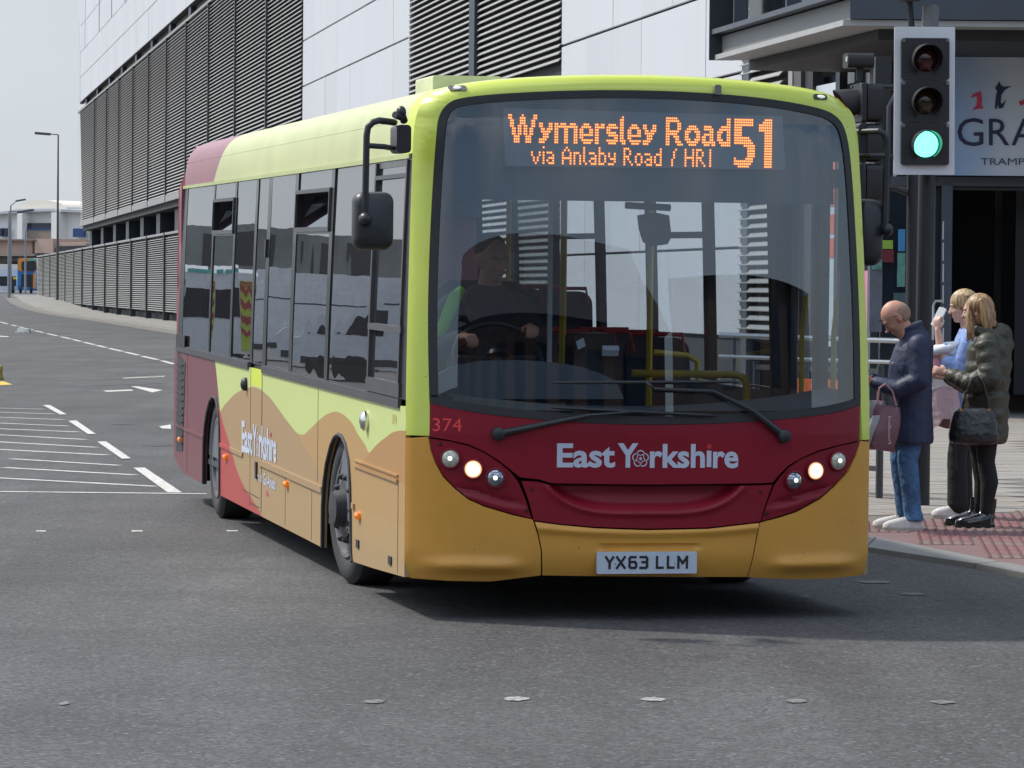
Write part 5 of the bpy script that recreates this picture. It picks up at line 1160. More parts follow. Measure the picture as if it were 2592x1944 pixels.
# --- offside wall
def side_paint():
    """painted livery: hills drawn as height curves along the wall"""
    m = bpy.data.materials.new('side_livery'); m.use_nodes = True; nt = m.node_tree; b = nt.nodes['Principled BSDF']; l = nt.links.new
    t = nt.nodes.new('ShaderNodeTexCoord'); s = nt.nodes.new('ShaderNodeSeparateXYZ'); l(t.outputs['Object'], s.inputs[0])
    def curve(axis, a, b_, pts, lo, hi):
        mr = nt.nodes.new('ShaderNodeMapRange'); mr.inputs[1].default_value = a; mr.inputs[2].default_value = b_; l(s.outputs[axis], mr.inputs[0])
        c = nt.nodes.new('ShaderNodeFloatCurve'); cu = c.mapping.curves[0]; pp = sorted(((p-a)/(b_-a), (q-lo)/(hi-lo)) for p, q in pts)
        cu.points[0].location = pp[0]; cu.points[1].location = pp[-1]
        for p in pp[1:-1]: cu.points.new(*p)
        c.mapping.update(); l(mr.outputs[0], c.inputs['Value'])
        r = nt.nodes.new('ShaderNodeMapRange'); r.inputs[3].default_value = lo; r.inputs[4].default_value = hi; l(c.outputs[0], r.inputs[0]); return r.outputs[0]
    def cmp(x, y, op='GREATER_THAN'):
        q = nt.nodes.new('ShaderNodeMath'); q.operation = op
        for i, v in enumerate((x, y)):
            if isinstance(v, (int, float)): q.inputs[i].default_value = v
            else: l(v, q.inputs[i])
        return q.outputs[0]
    def mixc(f, A, Bc):
        q = nt.nodes.new('ShaderNodeMix'); q.data_type = 'RGBA'; l(f, q.inputs['Factor'])
        for nm, v in (('A', A), ('B', Bc)):
            if isinstance(v, tuple): q.inputs[nm].default_value = (*v, 1)
            else: l(v, q.inputs[nm])
        return q.outputs['Result']
    hills = [(8.6, .6), (8.35, .72), (8.149, .785), (7.755, .862), (7.211, .943), (6.583, .997), (6.229, 1.008), (5.69, .983), (5.217, .928), (4.76, .864), (4.321, .808), (4.067, .803), (3.739, .847), (3.267, .932), (2.886, .985), (2.553, 1.005), (2.157, .982), (1.806, .914), (1.533, .866), (1.399, .837), (1.143, .896), (.832, .952), (.588, .989), (.2, 1.012)]
    h1 = [(8.6, .6), (8.149, .785), (7.755, .862), (7.211, .943), (6.583, .997), (6.229, 1.008), (5.69, .983), (5.217, .928), (4.76, .864), (4.321, .808), (3.896, .731), (3.486, .662), (3.17, .600), (2.6, .45), (2, .35)]
    h3 = [(2.2, .62), (1.728, .751), (1.53, .804), (1.399, .837), (1.143, .896), (.832, .952), (.588, .989), (.2, 1.012)]
    red = [(1.2, 8.72), (1.098, 8.581), (.905, 8.39), (.773, 8.264), (.558, 7.679), (.355, 7.064), (.247, 6.33), (.186, 5.928), (.1, 5.6)]
    z = s.outputs['Z']; y = s.outputs['Y']
    base = mixc(cmp(z, curve('Y', .2, 8.6, hills, .5, 1.1)), (.43, .262, .098), (.52, .60, .22))
    base = mixc(cmp(z, curve('Y', 2, 8.6, h1, .3, 1.1), 'LESS_THAN'), base, (.375, .245, .118))
    m3 = cmp(cmp(z, curve('Y', .2, 2.2, h3, .5, 1.1), 'LESS_THAN'), cmp(y, 1.75, 'LESS_THAN'), 'MULTIPLY'); m3 = cmp(m3, cmp(z, .74), 'MULTIPLY'); base = mixc(m3, base, (.40, .215, .075))
    lo = cmp(cmp(z, .515, 'LESS_THAN'), .0, 'ADD'); base = mixc(cmp(lo, .55, 'MULTIPLY'), base, (.42, .285, .125))
    ed = cmp(cmp(y, 5.945), cmp(y, 6.50, 'LESS_THAN'), 'MULTIPLY'); ed = cmp(ed, cmp(z, 1.02), 'MULTIPLY'); base = mixc(ed, base, (.60, .70, .06))
    rc = curve('Z', .1, 1.2, red, 5.5, 9); isr = cmp(y, rc)
    redc = mixc(cmp(cmp(z, .79, 'LESS_THAN'), cmp(y, 8.7, 'LESS_THAN'), 'MULTIPLY'), (.165, .05, .062), (.42, .05, .045))
    base = mixc(isr, base, redc)
    # road film: pale dust low down and streaks
    n = nt.nodes.new('ShaderNodeTexNoise'); mp_ = nt.nodes.new('ShaderNodeMapping'); mp_.inputs['Scale'].default_value = (1, 5, 1.2); l(t.outputs['Object'], mp_.inputs[0]); l(mp_.outputs[0], n.inputs[0]); n.inputs['Scale'].default_value = 1.6; n.inputs['Detail'].default_value = 7
    r1 = nt.nodes.new('ShaderNodeMapRange'); r1.inputs[1].default_value = .9; r1.inputs[2].default_value = .2; r1.inputs[3].default_value = .04; r1.inputs[4].default_value = .22; l(z, r1.inputs[0])
    dm = cmp(n.outputs['Fac'], r1.outputs[0], 'MULTIPLY'); base = mixc(cmp(dm, .9, 'MULTIPLY'), base, (.22, .19, .15))
    l(base, b.inputs['Base Color']); b.inputs['Roughness'].default_value = .48; b.inputs['Specular IOR Level'].default_value = .3; b.inputs['Coat Weight'].default_value = .10; b.inputs['Coat Roughness'].default_value = .2
    return m
M_side = side_paint()
def SFn(sg):
    def f(y, z, off=0): return (sg*(Xs(z)-off), y, z)
    return f
SO = SFn(-1); SN = SFn(1)
LR = 11.4
archF = [(3.12, .19), (3.115, .434), (3.06, .58), (2.97, .69), (2.79, .81), (2.66, .86), (2.52, .88), (2.38, .875), (2.24, .84), (2.11, .75), (2.05, .62), (2.02, .45), (2.0, .26), (1.96, .205)]
archR = [(9.27, .18), (9.25, .48), (9.17, .62), (9.05, .72), (8.88, .81), (8.7, .85), (8.52, .85), (8.40, .80), (8.29, .70), (8.24, .55), (8.23, .416), (8.22, .165)]
sidep = [(.236, .268), (.236, 1.0), (.236, 1.02), (.24, 1.13), (11.28, 1.13), (11.4, 1.0), (11.4, .27), (10.7, .175)]+archR+archF+[(1.2, .23)]
YG = lin(0, 11.4, 76); ZS = lin(.1, 2.5, 49)
sp_ = patch('side_panel', [sidep], SO, YG, ZS, M_side, BUS, thick=.025)
patch('side_panel', [sidep], SN, YG, ZS, M_side, BUS, thick=.025)
# trim rails, joints, flaps
def srect(name, y0, y1, za, zb, m, off=-.006, thick=.01, parent=BUS, fn=SO, rr=None):
    pl_ = rrect(y0, y1, za, zb, rr) if rr else [(y0, za), (y1, za), (y1, zb), (y0, zb)]
    return patch(name, [pl_], lambda y, z, o: fn(y, z, o+off), lin(0, 11.4, 20), lin(.1, 2.5, 25), m, parent, thick=thick, smooth=False)
srect('waist_rail', 6.62, 11.2, 1.118, 1.165, M_trim, -.012, .02); srect('waist_rail', .42, 5.90, 1.118, 1.165, M_trim, -.012, .02)
M_rubrail = M_side
srect('rub_rail', 6.9, 8.22, .512, .540, M_side, -.010, .01); srect('rub_rail', 3.14, 6.0, .508, .546, M_side, -.012, .012); srect('rub_rail', .45, 1.92, .735, .75, M_side, -.012, .012); srect('rub_rail', .45, 1.92, .765, .775, M_side, -.010, .01); srect('rub_rail', 9.3, 11.35, .515, .535, M_side, -.008, .01)
for y0, z0, z1_ in ((5.925, .2, 1.165), (6.52, .2, 1.165), (3.58, .2, .5), (3.35, .56, 1.12), (.45, .27, .74), (10.42, .2, 1.12), (4.75, .2, .5)):
    srect('panel_joint', y0-.004 if y0 != 5.925 else y0-.012, y0+.004 if y0 != 5.925 else y0+.012, z0, z1_, M_rub, -.0015, .004)
srect('panel_joint', 6.0, 6.5, .222, .228, M_rub, -.0015, .004); srect('panel_joint', 6.0, 6.9, .285, .29, M_rub, -.0015, .004)
srect('door_handle', 6.12, 6.20, .41, .52, M_blk, -.012, .012); srect('filler_latch', 1.9, 1.97, .50, .53, M_side, -.012, .012)
for (px, r, m, nm) in (((1295, 565), .045, M_blk, 'vent_cap'), ((1928, 757), .055, mat('chrome', (.7, .7, .7), .15, 1), 'filler_cap')):
    y, z = spx(*z2(*px)); g = G(); g.lathe([(0, r), (.02, r), (.035, r*.75), (.042, r*.3)], (-1.22, y, z), (-1, 0, 0), 18); g.build(nm, m, BUS)
M_or = mat('marker_orange', (.75, .17, .01), .25, noise=.1, coat=.5, emit=(1, .3, .02), estr=.12)
for px in ((950, 855), (1190, 947), (1510, 1090), (1887, 1255)):
    y, z = spx(*z2(*px)); g = G(); g.rbox(-1.238, -1.22, y-.05, y+.05, z-.022, z+.022, .02, axis='x'); g.ell((-1.238, y, z), (.012, .04, .018)); g.build('side_marker', M_or, BUS)
for px in ((1880, 1403), (2050, 1490)):
    y, z = spx(*z2(*px)); srect('reflector_patch', y-.045, y+.045, z-.022, z+.022, M_blk, -.008, .01)
g = G(); vy = [(10.56, 1.04), (11.12, 1.11), (11.2, .33), (10.72, .345)]; patch('engine_grille', [vy], lambda y, z, o: SO(y, z, o-.004), YG, ZS, M_blk, BUS, thick=.01)
for i in range(12): srect('grille_bar', 10.7, 11.15, .40+i*.055, .415+i*.055, M_rub, -.012, .012)
srect('grille_panel_rear', 10.52, 11.15, 1.16, 1.25, M_surr, -.016, .01)
# wavy lettering on the side (reads from rear to front)
g = G(); sf = lambda a, z: SO(6.97-a, z, -.003)
def sword(txt, a, b, z, h, bold=.03): text_on(g, txt, sf, a, b, z, h, bold)
sword('East', 0, .58, .556, .20); sword('Y', .60, .80, .558, .20); sword('rksh', .93, 1.48, .566, .20); sword('re', 1.55, 1.79, .572, .19)
g.add([sf(a, z) for a, z in ((1.49, .57), (1.535, .57), (1.535, .70), (1.49, .70))], [(0, 1, 2, 3)])
rose(g, .86, .635, .085, sf)
g.build('side_lettering', M_lett, BUS, smooth=False)
g = G(); g.add([SO(6.97-1.512+.025*cos(t), .735+.016*sin(t), -.004) for t in lin(0, 6, 12)], [tuple(range(13))]); g.build('lettering_dot', M_lred, BUS, smooth=False)
g = G(); text_on(g, 'Part of', lambda a, z: SO(6.28-a, z, -.003), 0, .42, .40, .06, .0); text_on(g, 'Go-Ahead', lambda a, z: SO(6.28-a, z, -.003), .47, 1.08, .395, .075, .02); g.build('side_lettering', M_lett, BUS, smooth=False)
g = G(); g.add([SO(5.63+.06*cos(t), .345+.018*sin(t), -.003) for t in lin(0, 6, 10)], [tuple(range(11))]); g.build('side_logo_mark', mat('mark_pink', (.5, .08, .16), .5), BUS, smooth=False)
g = G(); text_on(g, '374', lambda a, z: SO(.66-a, z, -.003), 0, .14, 1.03, .05, 0); g.build('fleet_number', mat('number_faint', (.55, .42, .12), .5), BUS, smooth=False)
# windows, offside
panes = [(9.07, 10.86), (7.75, 9.02), (6.60, 7.68), (5.95, 6.50), (4.68, 5.80), (3.12, 4.58), (1.55, 3.03), (.46, 1.45)]
ZW0, ZW1 = 1.172, 2.395
outer = [(yedge(1.165)+.0, 1.166), (11.2, 1.166), (11.16, 2.42), (yedge(2.42), 2.42)]
def surr(fn, holes):
    return patch('window_surround', [outer]+[[(a, z0), (b, z0), (b, z1_), (a, z1_)] for a, b, z0, z1_ in holes], fn, YG, ZS, M_surr, BUS, thick=.035, smooth=False)
ho = []
for i, (a, b) in enumerate(panes):
    if i in (1, 5): ho += [(a+.03, b-.03, ZW0, 2.02), (a+.03, b-.03, 2.06, 2.265), (a+.03, b-.03, 2.29, ZW1)]
    elif i == 7: ho += [(a, b, 1.245, 1.50), (a, b, 1.53, 2.36)]
    else: ho.append((a+.008, b-.008, ZW0, ZW1))
surr(lambda y, z, o: SO(y, z, o+.002), ho)
for k, (a, b, z0, z1_) in enumerate(ho):
    if (z0, z1_) == (2.06, 2.265):
        # top light tilted inwards
        g = G(); xx = -Xs(2.1)+.012; g.add([(xx, a, z0), (xx, b, z0), (xx+.11, b, z1_-.01), (xx+.11, a, z1_-.01)], [(0, 1, 2, 3)]); g.build('hopper_glass', M_cg, BUS, smooth=False)
        for (ya, yb, za, zb) in ((a-.025, b+.025, z0-.028, z0), (a-.025, b+.025, z1_, z1_+.022), (a-.025, a, z0, z1_), (b, b+.025, z0, z1_)): srect('hopper_frame', ya, yb, za, zb, M_trim, -.012, .02)
    else: patch('window_pane', [[(a-.02, z0-.01), (b+.02, z0-.01), (b+.02, z1_+.005), (a-.02, z1_+.005)]], (lambda ya, za, t1, t2: lambda y, z, o: SO(y, z, .007+t1*(y-ya)+t2*(z-za)))((a+b)/2, (z0+z1_)/2, random.uniform(-.004, .004), random.uniform(-.004, .004)), lin(a-.02, b+.02, 6), lin(z0, z1_, 6), M_sg, BUS, thick=0)
for ya, yb, za, zb in ((.42, 1.50, 1.50, 1.535), (.42, 1.50, 1.17, 1.245), (.44, .475, 1.2, 2.39), (1.44, 1.475, 1.2, 2.39), (.46, 1.46, 2.30, 2.322)): srect('driver_window_frame', ya, yb, za, zb, M_trim, -.010, .018)
srect('driver_window_rail', .46, .95, 1.245, 2.35, M_cg, .03, 0) if False else None
srect('cant_trim', yedge(2.42)+.05, 11.16, 2.395, 2.418, mat('cant_strip', (.42, .47, .18), .35), -.010, .012)
g = G(); 
srect('door_hinge', 5.88, 5.93, 1.87, 1.99, M_blk, -.014, .014)
# nearside wall
hn = [(a, b, ZW0, ZW1) for a, b in ((2.05, 3.45), (3.57, 4.97), (5.09, 6.49), (6.61, 8.01), (8.13, 9.53), (9.65, 11.0))]
outn = [(1.75, 1.166), (11.2, 1.166), (11.16, 2.42), (1.75, 2.42)]
patch('window_surround', [outn]+[[(a, z0), (b, z0), (b, z1_), (a, z1_)] for a, b, z0, z1_ in hn], SN, YG, ZS, M_surr, BUS, thick=.05, smooth=False)
for a, b, z0, z1_ in hn: patch('window_pane', [[(a-.02, z0-.01), (b+.02, z0-.01), (b+.02, z1_+.01), (a-.02, z1_+.01)]], lambda y, z, o: SN(y, z, .008), lin(a, b, 4), lin(z0, z1_, 4), M_cg, BUS, thick=0)
for a, b in ((3.57, 4.97), (6.61, 8.01)):
    g = G(); g.box(1.15, 1.185, a, b, 2.02, 2.06); g.build('hopper_rail', M_blk, BUS, smooth=False)
# entrance doors: two glazed leaves
for y0, y1 in ((.50, 1.08), (1.12, 1.70)):
    D = bpy.data.objects.new('door', None); link(D, BUS)
    for ya, yb, za, zb in ((y0, y0+.07, .36, 2.38), (y1-.07, y1, .36, 2.38), (y0, y1, .36, .46), (y0, y1, 2.28, 2.38)):
        g = G(); g.box(1.175, 1.215, ya, yb, za, zb); g.build('door_frame', M_blk, D, smooth=False)
    g = G(); g.add([(1.195, y0+.05, .45), (1.195, y1-.05, .45), (1.195, y1-.05, 2.3), (1.195, y0+.05, 2.3)], [(0, 1, 2, 3)]); g.build('door_glass', M_cg, D, smooth=False)
    g = G(); g.tube([(1.15, y0+.12, .9), (1.13, y0+.12, 1.1), (1.13, y0+.12, 1.5), (1.15, y0+.12, 1.7)], .014, 8); g.build('door_grab_rail', mat('rail_yellow', (.60, .40, .01), .35), D)
g = G(); g.box(1.12, 1.2, yedge(2.3)+.02, .49, .4, 2.4); g.build('door_post', M_blk, BUS, smooth=False)
g = G(); g.box(1.10, 1.21, 1.70, 1.78, .4, 2.4); g.build('door_post', M_blk, BUS, smooth=False)
# roof, rear
M_roof = None
def roof_paint():
    m = bpy.data.materials.new('roof_livery'); m.use_nodes = True; nt = m.node_tree; b = nt.nodes['Principled BSDF']; l = nt.links.new
    t = nt.nodes.new('ShaderNodeTexCoord'); s = nt.nodes.new('ShaderNodeSeparateXYZ'); l(t.outputs['Object'], s.inputs[0])
    a = nt.nodes.new('ShaderNodeMath'); a.operation = 'MULTIPLY_ADD'; l(s.outputs['Z'], a.inputs[0]); a.inputs[1].default_value = 1.9; l(s.outputs['Y'], a.inputs[2])
    q = nt.nodes.new('ShaderNodeMath'); q.operation = 'GREATER_THAN'; l(a.outputs[0], q.inputs[0]); q.inputs[1].default_value = 9.12+2.42*1.9
    f = nt.nodes.new('ShaderNodeMath'); f.operation = 'LESS_THAN'; l(s.outputs['Y'], f.inputs[0]); f.inputs[1].default_value = .62
    mx1 = nt.nodes.new('ShaderNodeMix'); mx1.data_type = 'RGBA'; l(q.outputs[0], mx1.inputs['Factor']); mx1.inputs['A'].default_value = (.52, .55, .26, 1); mx1.inputs['B'].default_value = (.29, .115, .135, 1)
    mx2 = nt.nodes.new('ShaderNodeMix'); mx2.data_type = 'RGBA'; l(f.outputs[0], mx2.inputs['Factor']); l(mx1.outputs['Result'], mx2.inputs['A']); mx2.inputs['B'].default_value = (.62, .72, .055, 1)
    n = nt.nodes.new('ShaderNodeTexNoise'); n.inputs['Scale'].default_value = 1.5; n.inputs['Detail'].default_value = 7; l(t.outputs['Object'], n.inputs[0])
    r = nt.nodes.new('ShaderNodeMapRange'); r.inputs[1].default_value = .3; r.inputs[2].default_value = .7; r.inputs[3].default_value = .9; r.inputs[4].default_value = 1.06; l(n.outputs['Fac'], r.inputs[0])
    mu = nt.nodes.new('ShaderNodeMix'); mu.data_type = 'RGBA'; mu.blend_type = 'MULTIPLY'; mu.inputs['Factor'].default_value = 1; l(mx2.outputs['Result'], mu.inputs['A']); l(r.outputs[0], mu.inputs['B'])
    l(mu.outputs['Result'], b.inputs['Base Color']); b.inputs['Roughness'].default_value = .38; return m
M_roof = roof_paint()
ring_ = [(-x, z) for x, z in SEC[::-1]]+SEC[1:]
g = G(); ysr = [None, .62, .9, 2, 4, 6, 8, 10, 11.0, 11.2, 11.24]; vsr = []
for k, yy in enumerate(ysr):
    for x, z in ring_:
        if yy is None: vsr.append((x, yf(x, z), z))
        else:
            dz = 0 if yy <= 11.0 else (-.008 if yy < 11.22 else -.05); w = 1-max(0, yy-11.15)*.2; vsr.append((x*w, yy, z+dz*(z-2.42)/.4))
n = len(ring_); g.add(vsr, [(k*n+j, k*n+j+1, (k+1)*n+j+1, (k+1)*n+j) for k in range(len(ysr)-1) for j in range(n-1)])
g.build('roof', M_roof, BUS)
g = G(); rr_ = [(1.166, 2.485), (1.171, 2.478), (1.166, 2.470)]
for s in (-1,):
    for zz in (2.60,): g.prism([(s*(Xs(zz)+d), .9, zz+e) for d, e in ((-.002, .004), (.002, 0), (-.002, -.004))], [(s*(Xs(zz)+d), 11.1, zz+e) for d, e in ((-.002, .004), (.002, 0), (-.002, -.004))])
g.build('roof_crease', M_roof, BUS, recalc=True)
g = G(); g.rbox(-.93, -.56, 1.2, 1.75, 2.72, 2.858, .012); g.build('roof_hatch', mat('hatch_cream', (.56, .60, .34), .45), BUS)
g = G(); pr_ = [(11.23, 2.74), (11.3, 2.4), (11.38, 1.6), (11.42, .9), (11.4, .3)]
for xs_ in ((-1.215, 1.215),):
    g.prism([(-1.20, 10.9, .3)]+[(-1.205 if z < 2.5 else -1.08, y, z) for y, z in pr_[::-1]]+[(-1.1, 10.9, 2.7)], [(1.20, 10.9, .3)]+[(1.205 if z < 2.5 else 1.08, y, z) for y, z in pr_[::-1]]+[(1.1, 10.9, 2.7)])
g.build('rear_panel', mat('paint_maroon', (.28, .09, .11), .5, noise=.12, coat=.3), BUS, recalc=True)
# corner post at the rear offside
g = G(); g.box(-1.2, -1.17, 11.14, 11.27, 1.13, 2.42); g.build('rear_corner_post', mat('paint_maroon', (.28, .09, .11), .5), BUS, smooth=False)
# --- wheels
M_tyre = mat('tyre_rubber', (.028, .028, .030), .8, noise=.25, nscale=9); M_rim = mat('wheel_steel', (.13, .13, .135), .55, .2, noise=.45, nscale=10); M_hub = mat('hub_dark', (.045, .045, .047), .55, .2, noise=.4, nscale=16)
def wheel(x, y, steer, deep, front):
    zc = .43+.0576-.0102*y; s = -1 if x < 0 else 1
    w = bpy.data.objects.new('wheel', None); link(w, BUS); w.location = (x, y, zc); w.rotation_euler = (0, 0, steer)
    tw = .25; R0 = .43; prof = [(-tw/2+.03, .27), (-tw/2, .30), (-tw/2-.012, .36), (-tw/2+.005, .405), (-tw/2+.03, R0), (tw/2-.03, R0), (tw/2-.005, .405), (tw/2+.012, .36), (tw/2, .30), (tw/2-.03, .27)]
    g = G(); g.lathe(prof, (0, 0, 0), (s, 0, 0), 48)
    for gx in (-.05, 0, .05):
        pass
    g.build('tyre', M_tyre, w)
    g = G(); g.lathe([(tw/2-.02, .285), (tw/2+.004, .280), (tw/2+.002, .262), (tw/2-.10 if not front else tw/2-.04, .25), (tw/2-.14 if not front else tw/2-.03, .16), (tw/2-.10, .05)], (0, 0, 0), (s, 0, 0), 40); g.build('rim', M_rim, w)
    if front:
        g = G(); g.lathe([(tw/2-.05, .19), (tw/2+.01, .17), (tw/2+.02, .11), (tw/2+.08, .095), (tw/2+.085, .04)], (0, 0, 0), (s, 0, 0), 30); g.build('hub', M_hub, w)
        for k in range(10):
            t = k*pi/5; c = (s*(tw/2-.02), .185*cos(t), .185*sin(t)); g = G(); g.lathe([(0, .021), (.035, .019), (.055, .010)], c, (s, 0, 0), 10); g.build('wheel_nut', M_hub, w)
    else:
        g = G(); g.lathe([(tw/2-.14, .12), (tw/2-.05, .11), (tw/2-.04, .03)], (0, 0, 0), (s, 0, 0), 24); g.build('hub', M_hub, w)
wheel(-1.05, Y_FW, R_(5), 0, True); wheel(1.05, Y_FW, R_(5), 0, True); wheel(-1.06, Y_RW, 0, 0, False); wheel(1.06, Y_RW, 0, 0, False)
for s, yy in ((-1, Y_FW+.02), (1, Y_FW+.02), (-1, Y_RW), (1, Y_RW)):
    g = G(); n = 16; o_, i_ = [], []
    for k in range(n+1):
        t = pi*k/n; o_.append((yy+.60*cos(t), .38+.56*sin(t)))
    P = [(yy+.60, .2)]+o_+[(yy-.60, .2)]
    g.add([(s*1.19, a, b) for a, b in P]+[(s*.62, a, b) for a, b in P], [(k, k+1, len(P)+k+1, len(P)+k) for k in range(len(P)-1)]+[tuple(len(P)+k for k in range(len(P)))])
    g.build('wheel_arch_liner', mat('liner_black', (.006, .006, .006), .9), BUS)
for ap in (archF, archR):
    g = G(); g.tube([(-1.222, a, b) for a, b in ap], .012, 6); g.build('arch_lip', M_rub, BUS)
# --- underside, floor, interior
M_under = mat('underside_black', (.010, .010, .010), .9)
g = G(); g.box(-1.17, 1.17, .35, 1.95, .26, .33); g.box(-1.17, 1.17, 3.15, 8.1, .22, .33); g.box(-1.17, 1.17, 9.35, 11.3, .24, .33); g.box(-.6, .6, 1.95, 9.35, .23, .33); g.build('underframe', M_under, BUS, smooth=False)
g = G(); g.box(-1.19, 1.19, .4, 11.1, .335, .37); g.build('floor', mat('bus_floor', (.05, .055, .065), .6), BUS, smooth=False)
g = G(); g.box(-1.13, 1.13, .45, 11.1, 2.44, 2.46); g.build('ceiling', mat('bus_ceiling', (.42, .42, .40), .6), BUS, smooth=False)
g = G(); g.box(.95, 1.13, 1.9, 11.0, 2.40, 2.44); g.box(-1.13, -.95, 1.9, 11.0, 2.40, 2.44); g.build('cove_panel', mat('bus_cove', (.34, .36, .36), .5), BUS, smooth=False)
g = G(); g.box(1.165, 1.185, 1.8, 11.1, .4, 1.15); g.box(-1.185, -1.165, .5, 11.1, .4, 1.15); g.box(-1.15, 1.15, 10.8, 10.86, .4, 1.5); g.box(-1.15, 1.15, 10.8, 10.86, 2.2, 2.45); g.build('inner_lining', mat('bus_lining', (.12, .13, .15), .6), BUS, smooth=False)
M_yel = mat('rail_yellow', (.60, .40, .01), .35); M_seat = mat('seat_moquette', (.022, .025, .045), .9, noise=.5, nscale=40); M_sred = mat('seat_red', (.32, .015, .02), .7)
def seat(x, y, zf=.37, m=M_seat):
    s = bpy.data.objects.new('seat', None); link(s, BUS); s.location = (x, y, zf)
    g = G(); g.rbox(-.2, .2, -.21, .2, .38, .47, .04, axis='y'); g.build('cushion', m, s)
    g = G(); pts = rrect(-.2, .2, .42, 1.04, .09, 5); g.prism([(a, .20+(b-.42)*.14, b) for a, b in pts], [(a, .27+(b-.42)*.14, b) for a, b in pts]); g.build('backrest', m, s)
    g = G(); g.tube([(-.16, .25, .95), (-.16, .30, 1.06), (.16, .30, 1.06), (.16, .25, .95)], .014, 7); g.build('grab_handle', M_sred, s)
    g = G(); g.box(-.03, .03, -.1, .1, 0, .38); g.build('pedestal', M_blk, s, smooth=False)
for y in (3.6, 4.35, 5.1, 6.4, 7.2, 8.0, 9.0, 9.9):
    for x in (.95, .52): seat(x, y, .37 if y < 6 else .62)
    for x in (-.95, -.52): seat(x, y, .37 if y < 6 else .62)
def byp(u, v, y): x, z = bpx(u, v, y); return (x, y, z)
for (u, v0, v1, y) in ((1424, 500, 880, 2.0), (1643, 600, 940, 3.2)):
    g = G(); p, q = byp(u, v0, y), byp(u, v1, y); g.cyl((q[0], y, .4), (q[0], y, 2.43), .019, n=12); g.build('pole', M_yel, BUS)
for x, y in ((.35, 5.6), (-.3, 6.0), (.3, 8.5)): g = G(); g.cyl((x, y, .4), (x, y, 2.43), .017, n=10); g.build('pole', M_yel, BUS)
g = G(); g.tube([byp(1600, 945, 1.9), byp(1860, 948, 1.9), byp(1882, 955, 1.9), byp(1890, 975, 1.9), byp(1892, 1060, 1.9)], .022, 10); g.build('luggage_rail', M_yel, BUS)
g = G(); g.tube([byp(1655, 892, 3.4), byp(1740, 900, 3.4), byp(1765, 915, 3.4), byp(1768, 970, 3.4)], .018, 8); g.build('luggage_rail', M_yel, BUS)
# cab: partition, dash, wheel, binnacle, ticket machine
g = G(); x_, _z = bpx(1336, 600, 1.5); g.box(x_-.006, x_+.006, .9, 2.0, .4, 2.40); g.build('cab_screen', M_cg, BUS, smooth=False); g = G(); g.box(x_-.012, x_+.012, .88, .90, 1.1, 2.40); g.build('cab_screen_edge', mat('screen_edge', (.35, .38, .38), .3), BUS, smooth=False)
g = G(); g.box(-1.12, x_+.05, 1.98, 2.04, .4, 1.75); g.box(x_-.03, x_+.03, .95, 2.0, .4, 1.12); g.build('cab_bulkhead', mat('cab_grey', (.10, .10, .11), .6), BUS, smooth=False)
M_dash = mat('dash_grey', (.085, .095, .105), .6, noise=.15, nscale=6, bump=.1, bscale=90)
def dash_fn(x, t, o=0):
    # front edge follows the windscreen foot, rising rearwards
    y0 = yf(x, 1.10)+.02; zf_ = 1.035+.09*(abs(x)/1.1)**2; return (x, y0+(.62)*t, zf_+.09*smooth01(t*1.4)-(.0 if t < .95 else .12))
g = G(); g.grid(dash_fn, lin(-1.14, 1.14, 40), lin(0, 1, 12)); g.build('dashboard', M_dash, BUS)
g = G(); g.grid(lambda x, t: (lambda p: (p[0], p[1], p[2]-.75*t))(dash_fn(x, 1)), lin(-1.14, .55, 10), lin(0, 1, 2)); g.build('dash_front', M_dash, BUS, smooth=False)
for i in range(17):
    x = -.92+i*.115; p = dash_fn(x, .22); g = G(); g.obox((x, p[1], p[2]+.003), (.028, 0, 0), (0, .008, .001), (0, 0, .003)); g.build('demister_slot', M_rub, BUS, smooth=False)
bp_ = [byp(u, v, .62) for u, v in ((1100, 1010), (1100, 965), (1115, 945), (1150, 925), (1220, 913), (1310, 911), (1400, 917), (1470, 928), (1520, 945), (1560, 965), (1580, 1010))]
g = G(); g.prism([(x, y, z) for x, y, z in bp_], [(x, y+.28, z-.03) for x, y, z in bp_]); g.build('instrument_binnacle', mat('binnacle_grey', (.13, .145, .16), .55, noise=.1), BUS, recalc=True, ang=50)
cx, cz = bpx(1262, 880, .95); g = G(); n = 40; tilt = R_(52)
cw = Vector((cx, .98, cz-.06)); pth = [(cw.x+.235*cos(t), cw.y+.235*sin(t)*cos(tilt)*.8, cw.z+.235*sin(t)*sin(tilt)) for t in lin(0, 2*pi, n)]
g.tube(pth, .016, 8, cap=False); SW = g.build('steering_wheel', M_blk, BUS)
g = G(); g.lathe([(0, .07), (.03, .06), (.05, .03)], cw, (0, .6, .8), 16); g.tube([cw, (cw.x-.22, cw.y+.01, cw.z+.01)], .014, 6); g.tube([cw, (cw.x+.22, cw.y+.01, cw.z+.01)], .014, 6); g.tube([cw, (cw.x, cw.y-.16, cw.z-.5)], .03, 8); g.build('spokes', M_blk, SW)
g = G(); p = byp(1505, 900, 1.1); g.rbox(p[0]-.12, p[0]+.10, 1.05, 1.3, p[2]-.2, p[2]+.12, .03); g.build('ticket_machine', M_blk, BUS)
g = G(); p = byp(1545, 888, 1.0); g.obox(p, (.045, 0, 0), (0, .004, .012), (0, -.01, .016)); g.build('paper_ticket', mat('paper', (.7, .74, .8), .6), BUS, smooth=False)
g = G(); p = byp(1470, 870, 1.0); g.obox(p, (.02, 0, .01), (0, .004, 0), (-.006, 0, .022)); g.build('paper_ticket', mat('paper', (.7, .74, .8), .6), BUS, smooth=False)
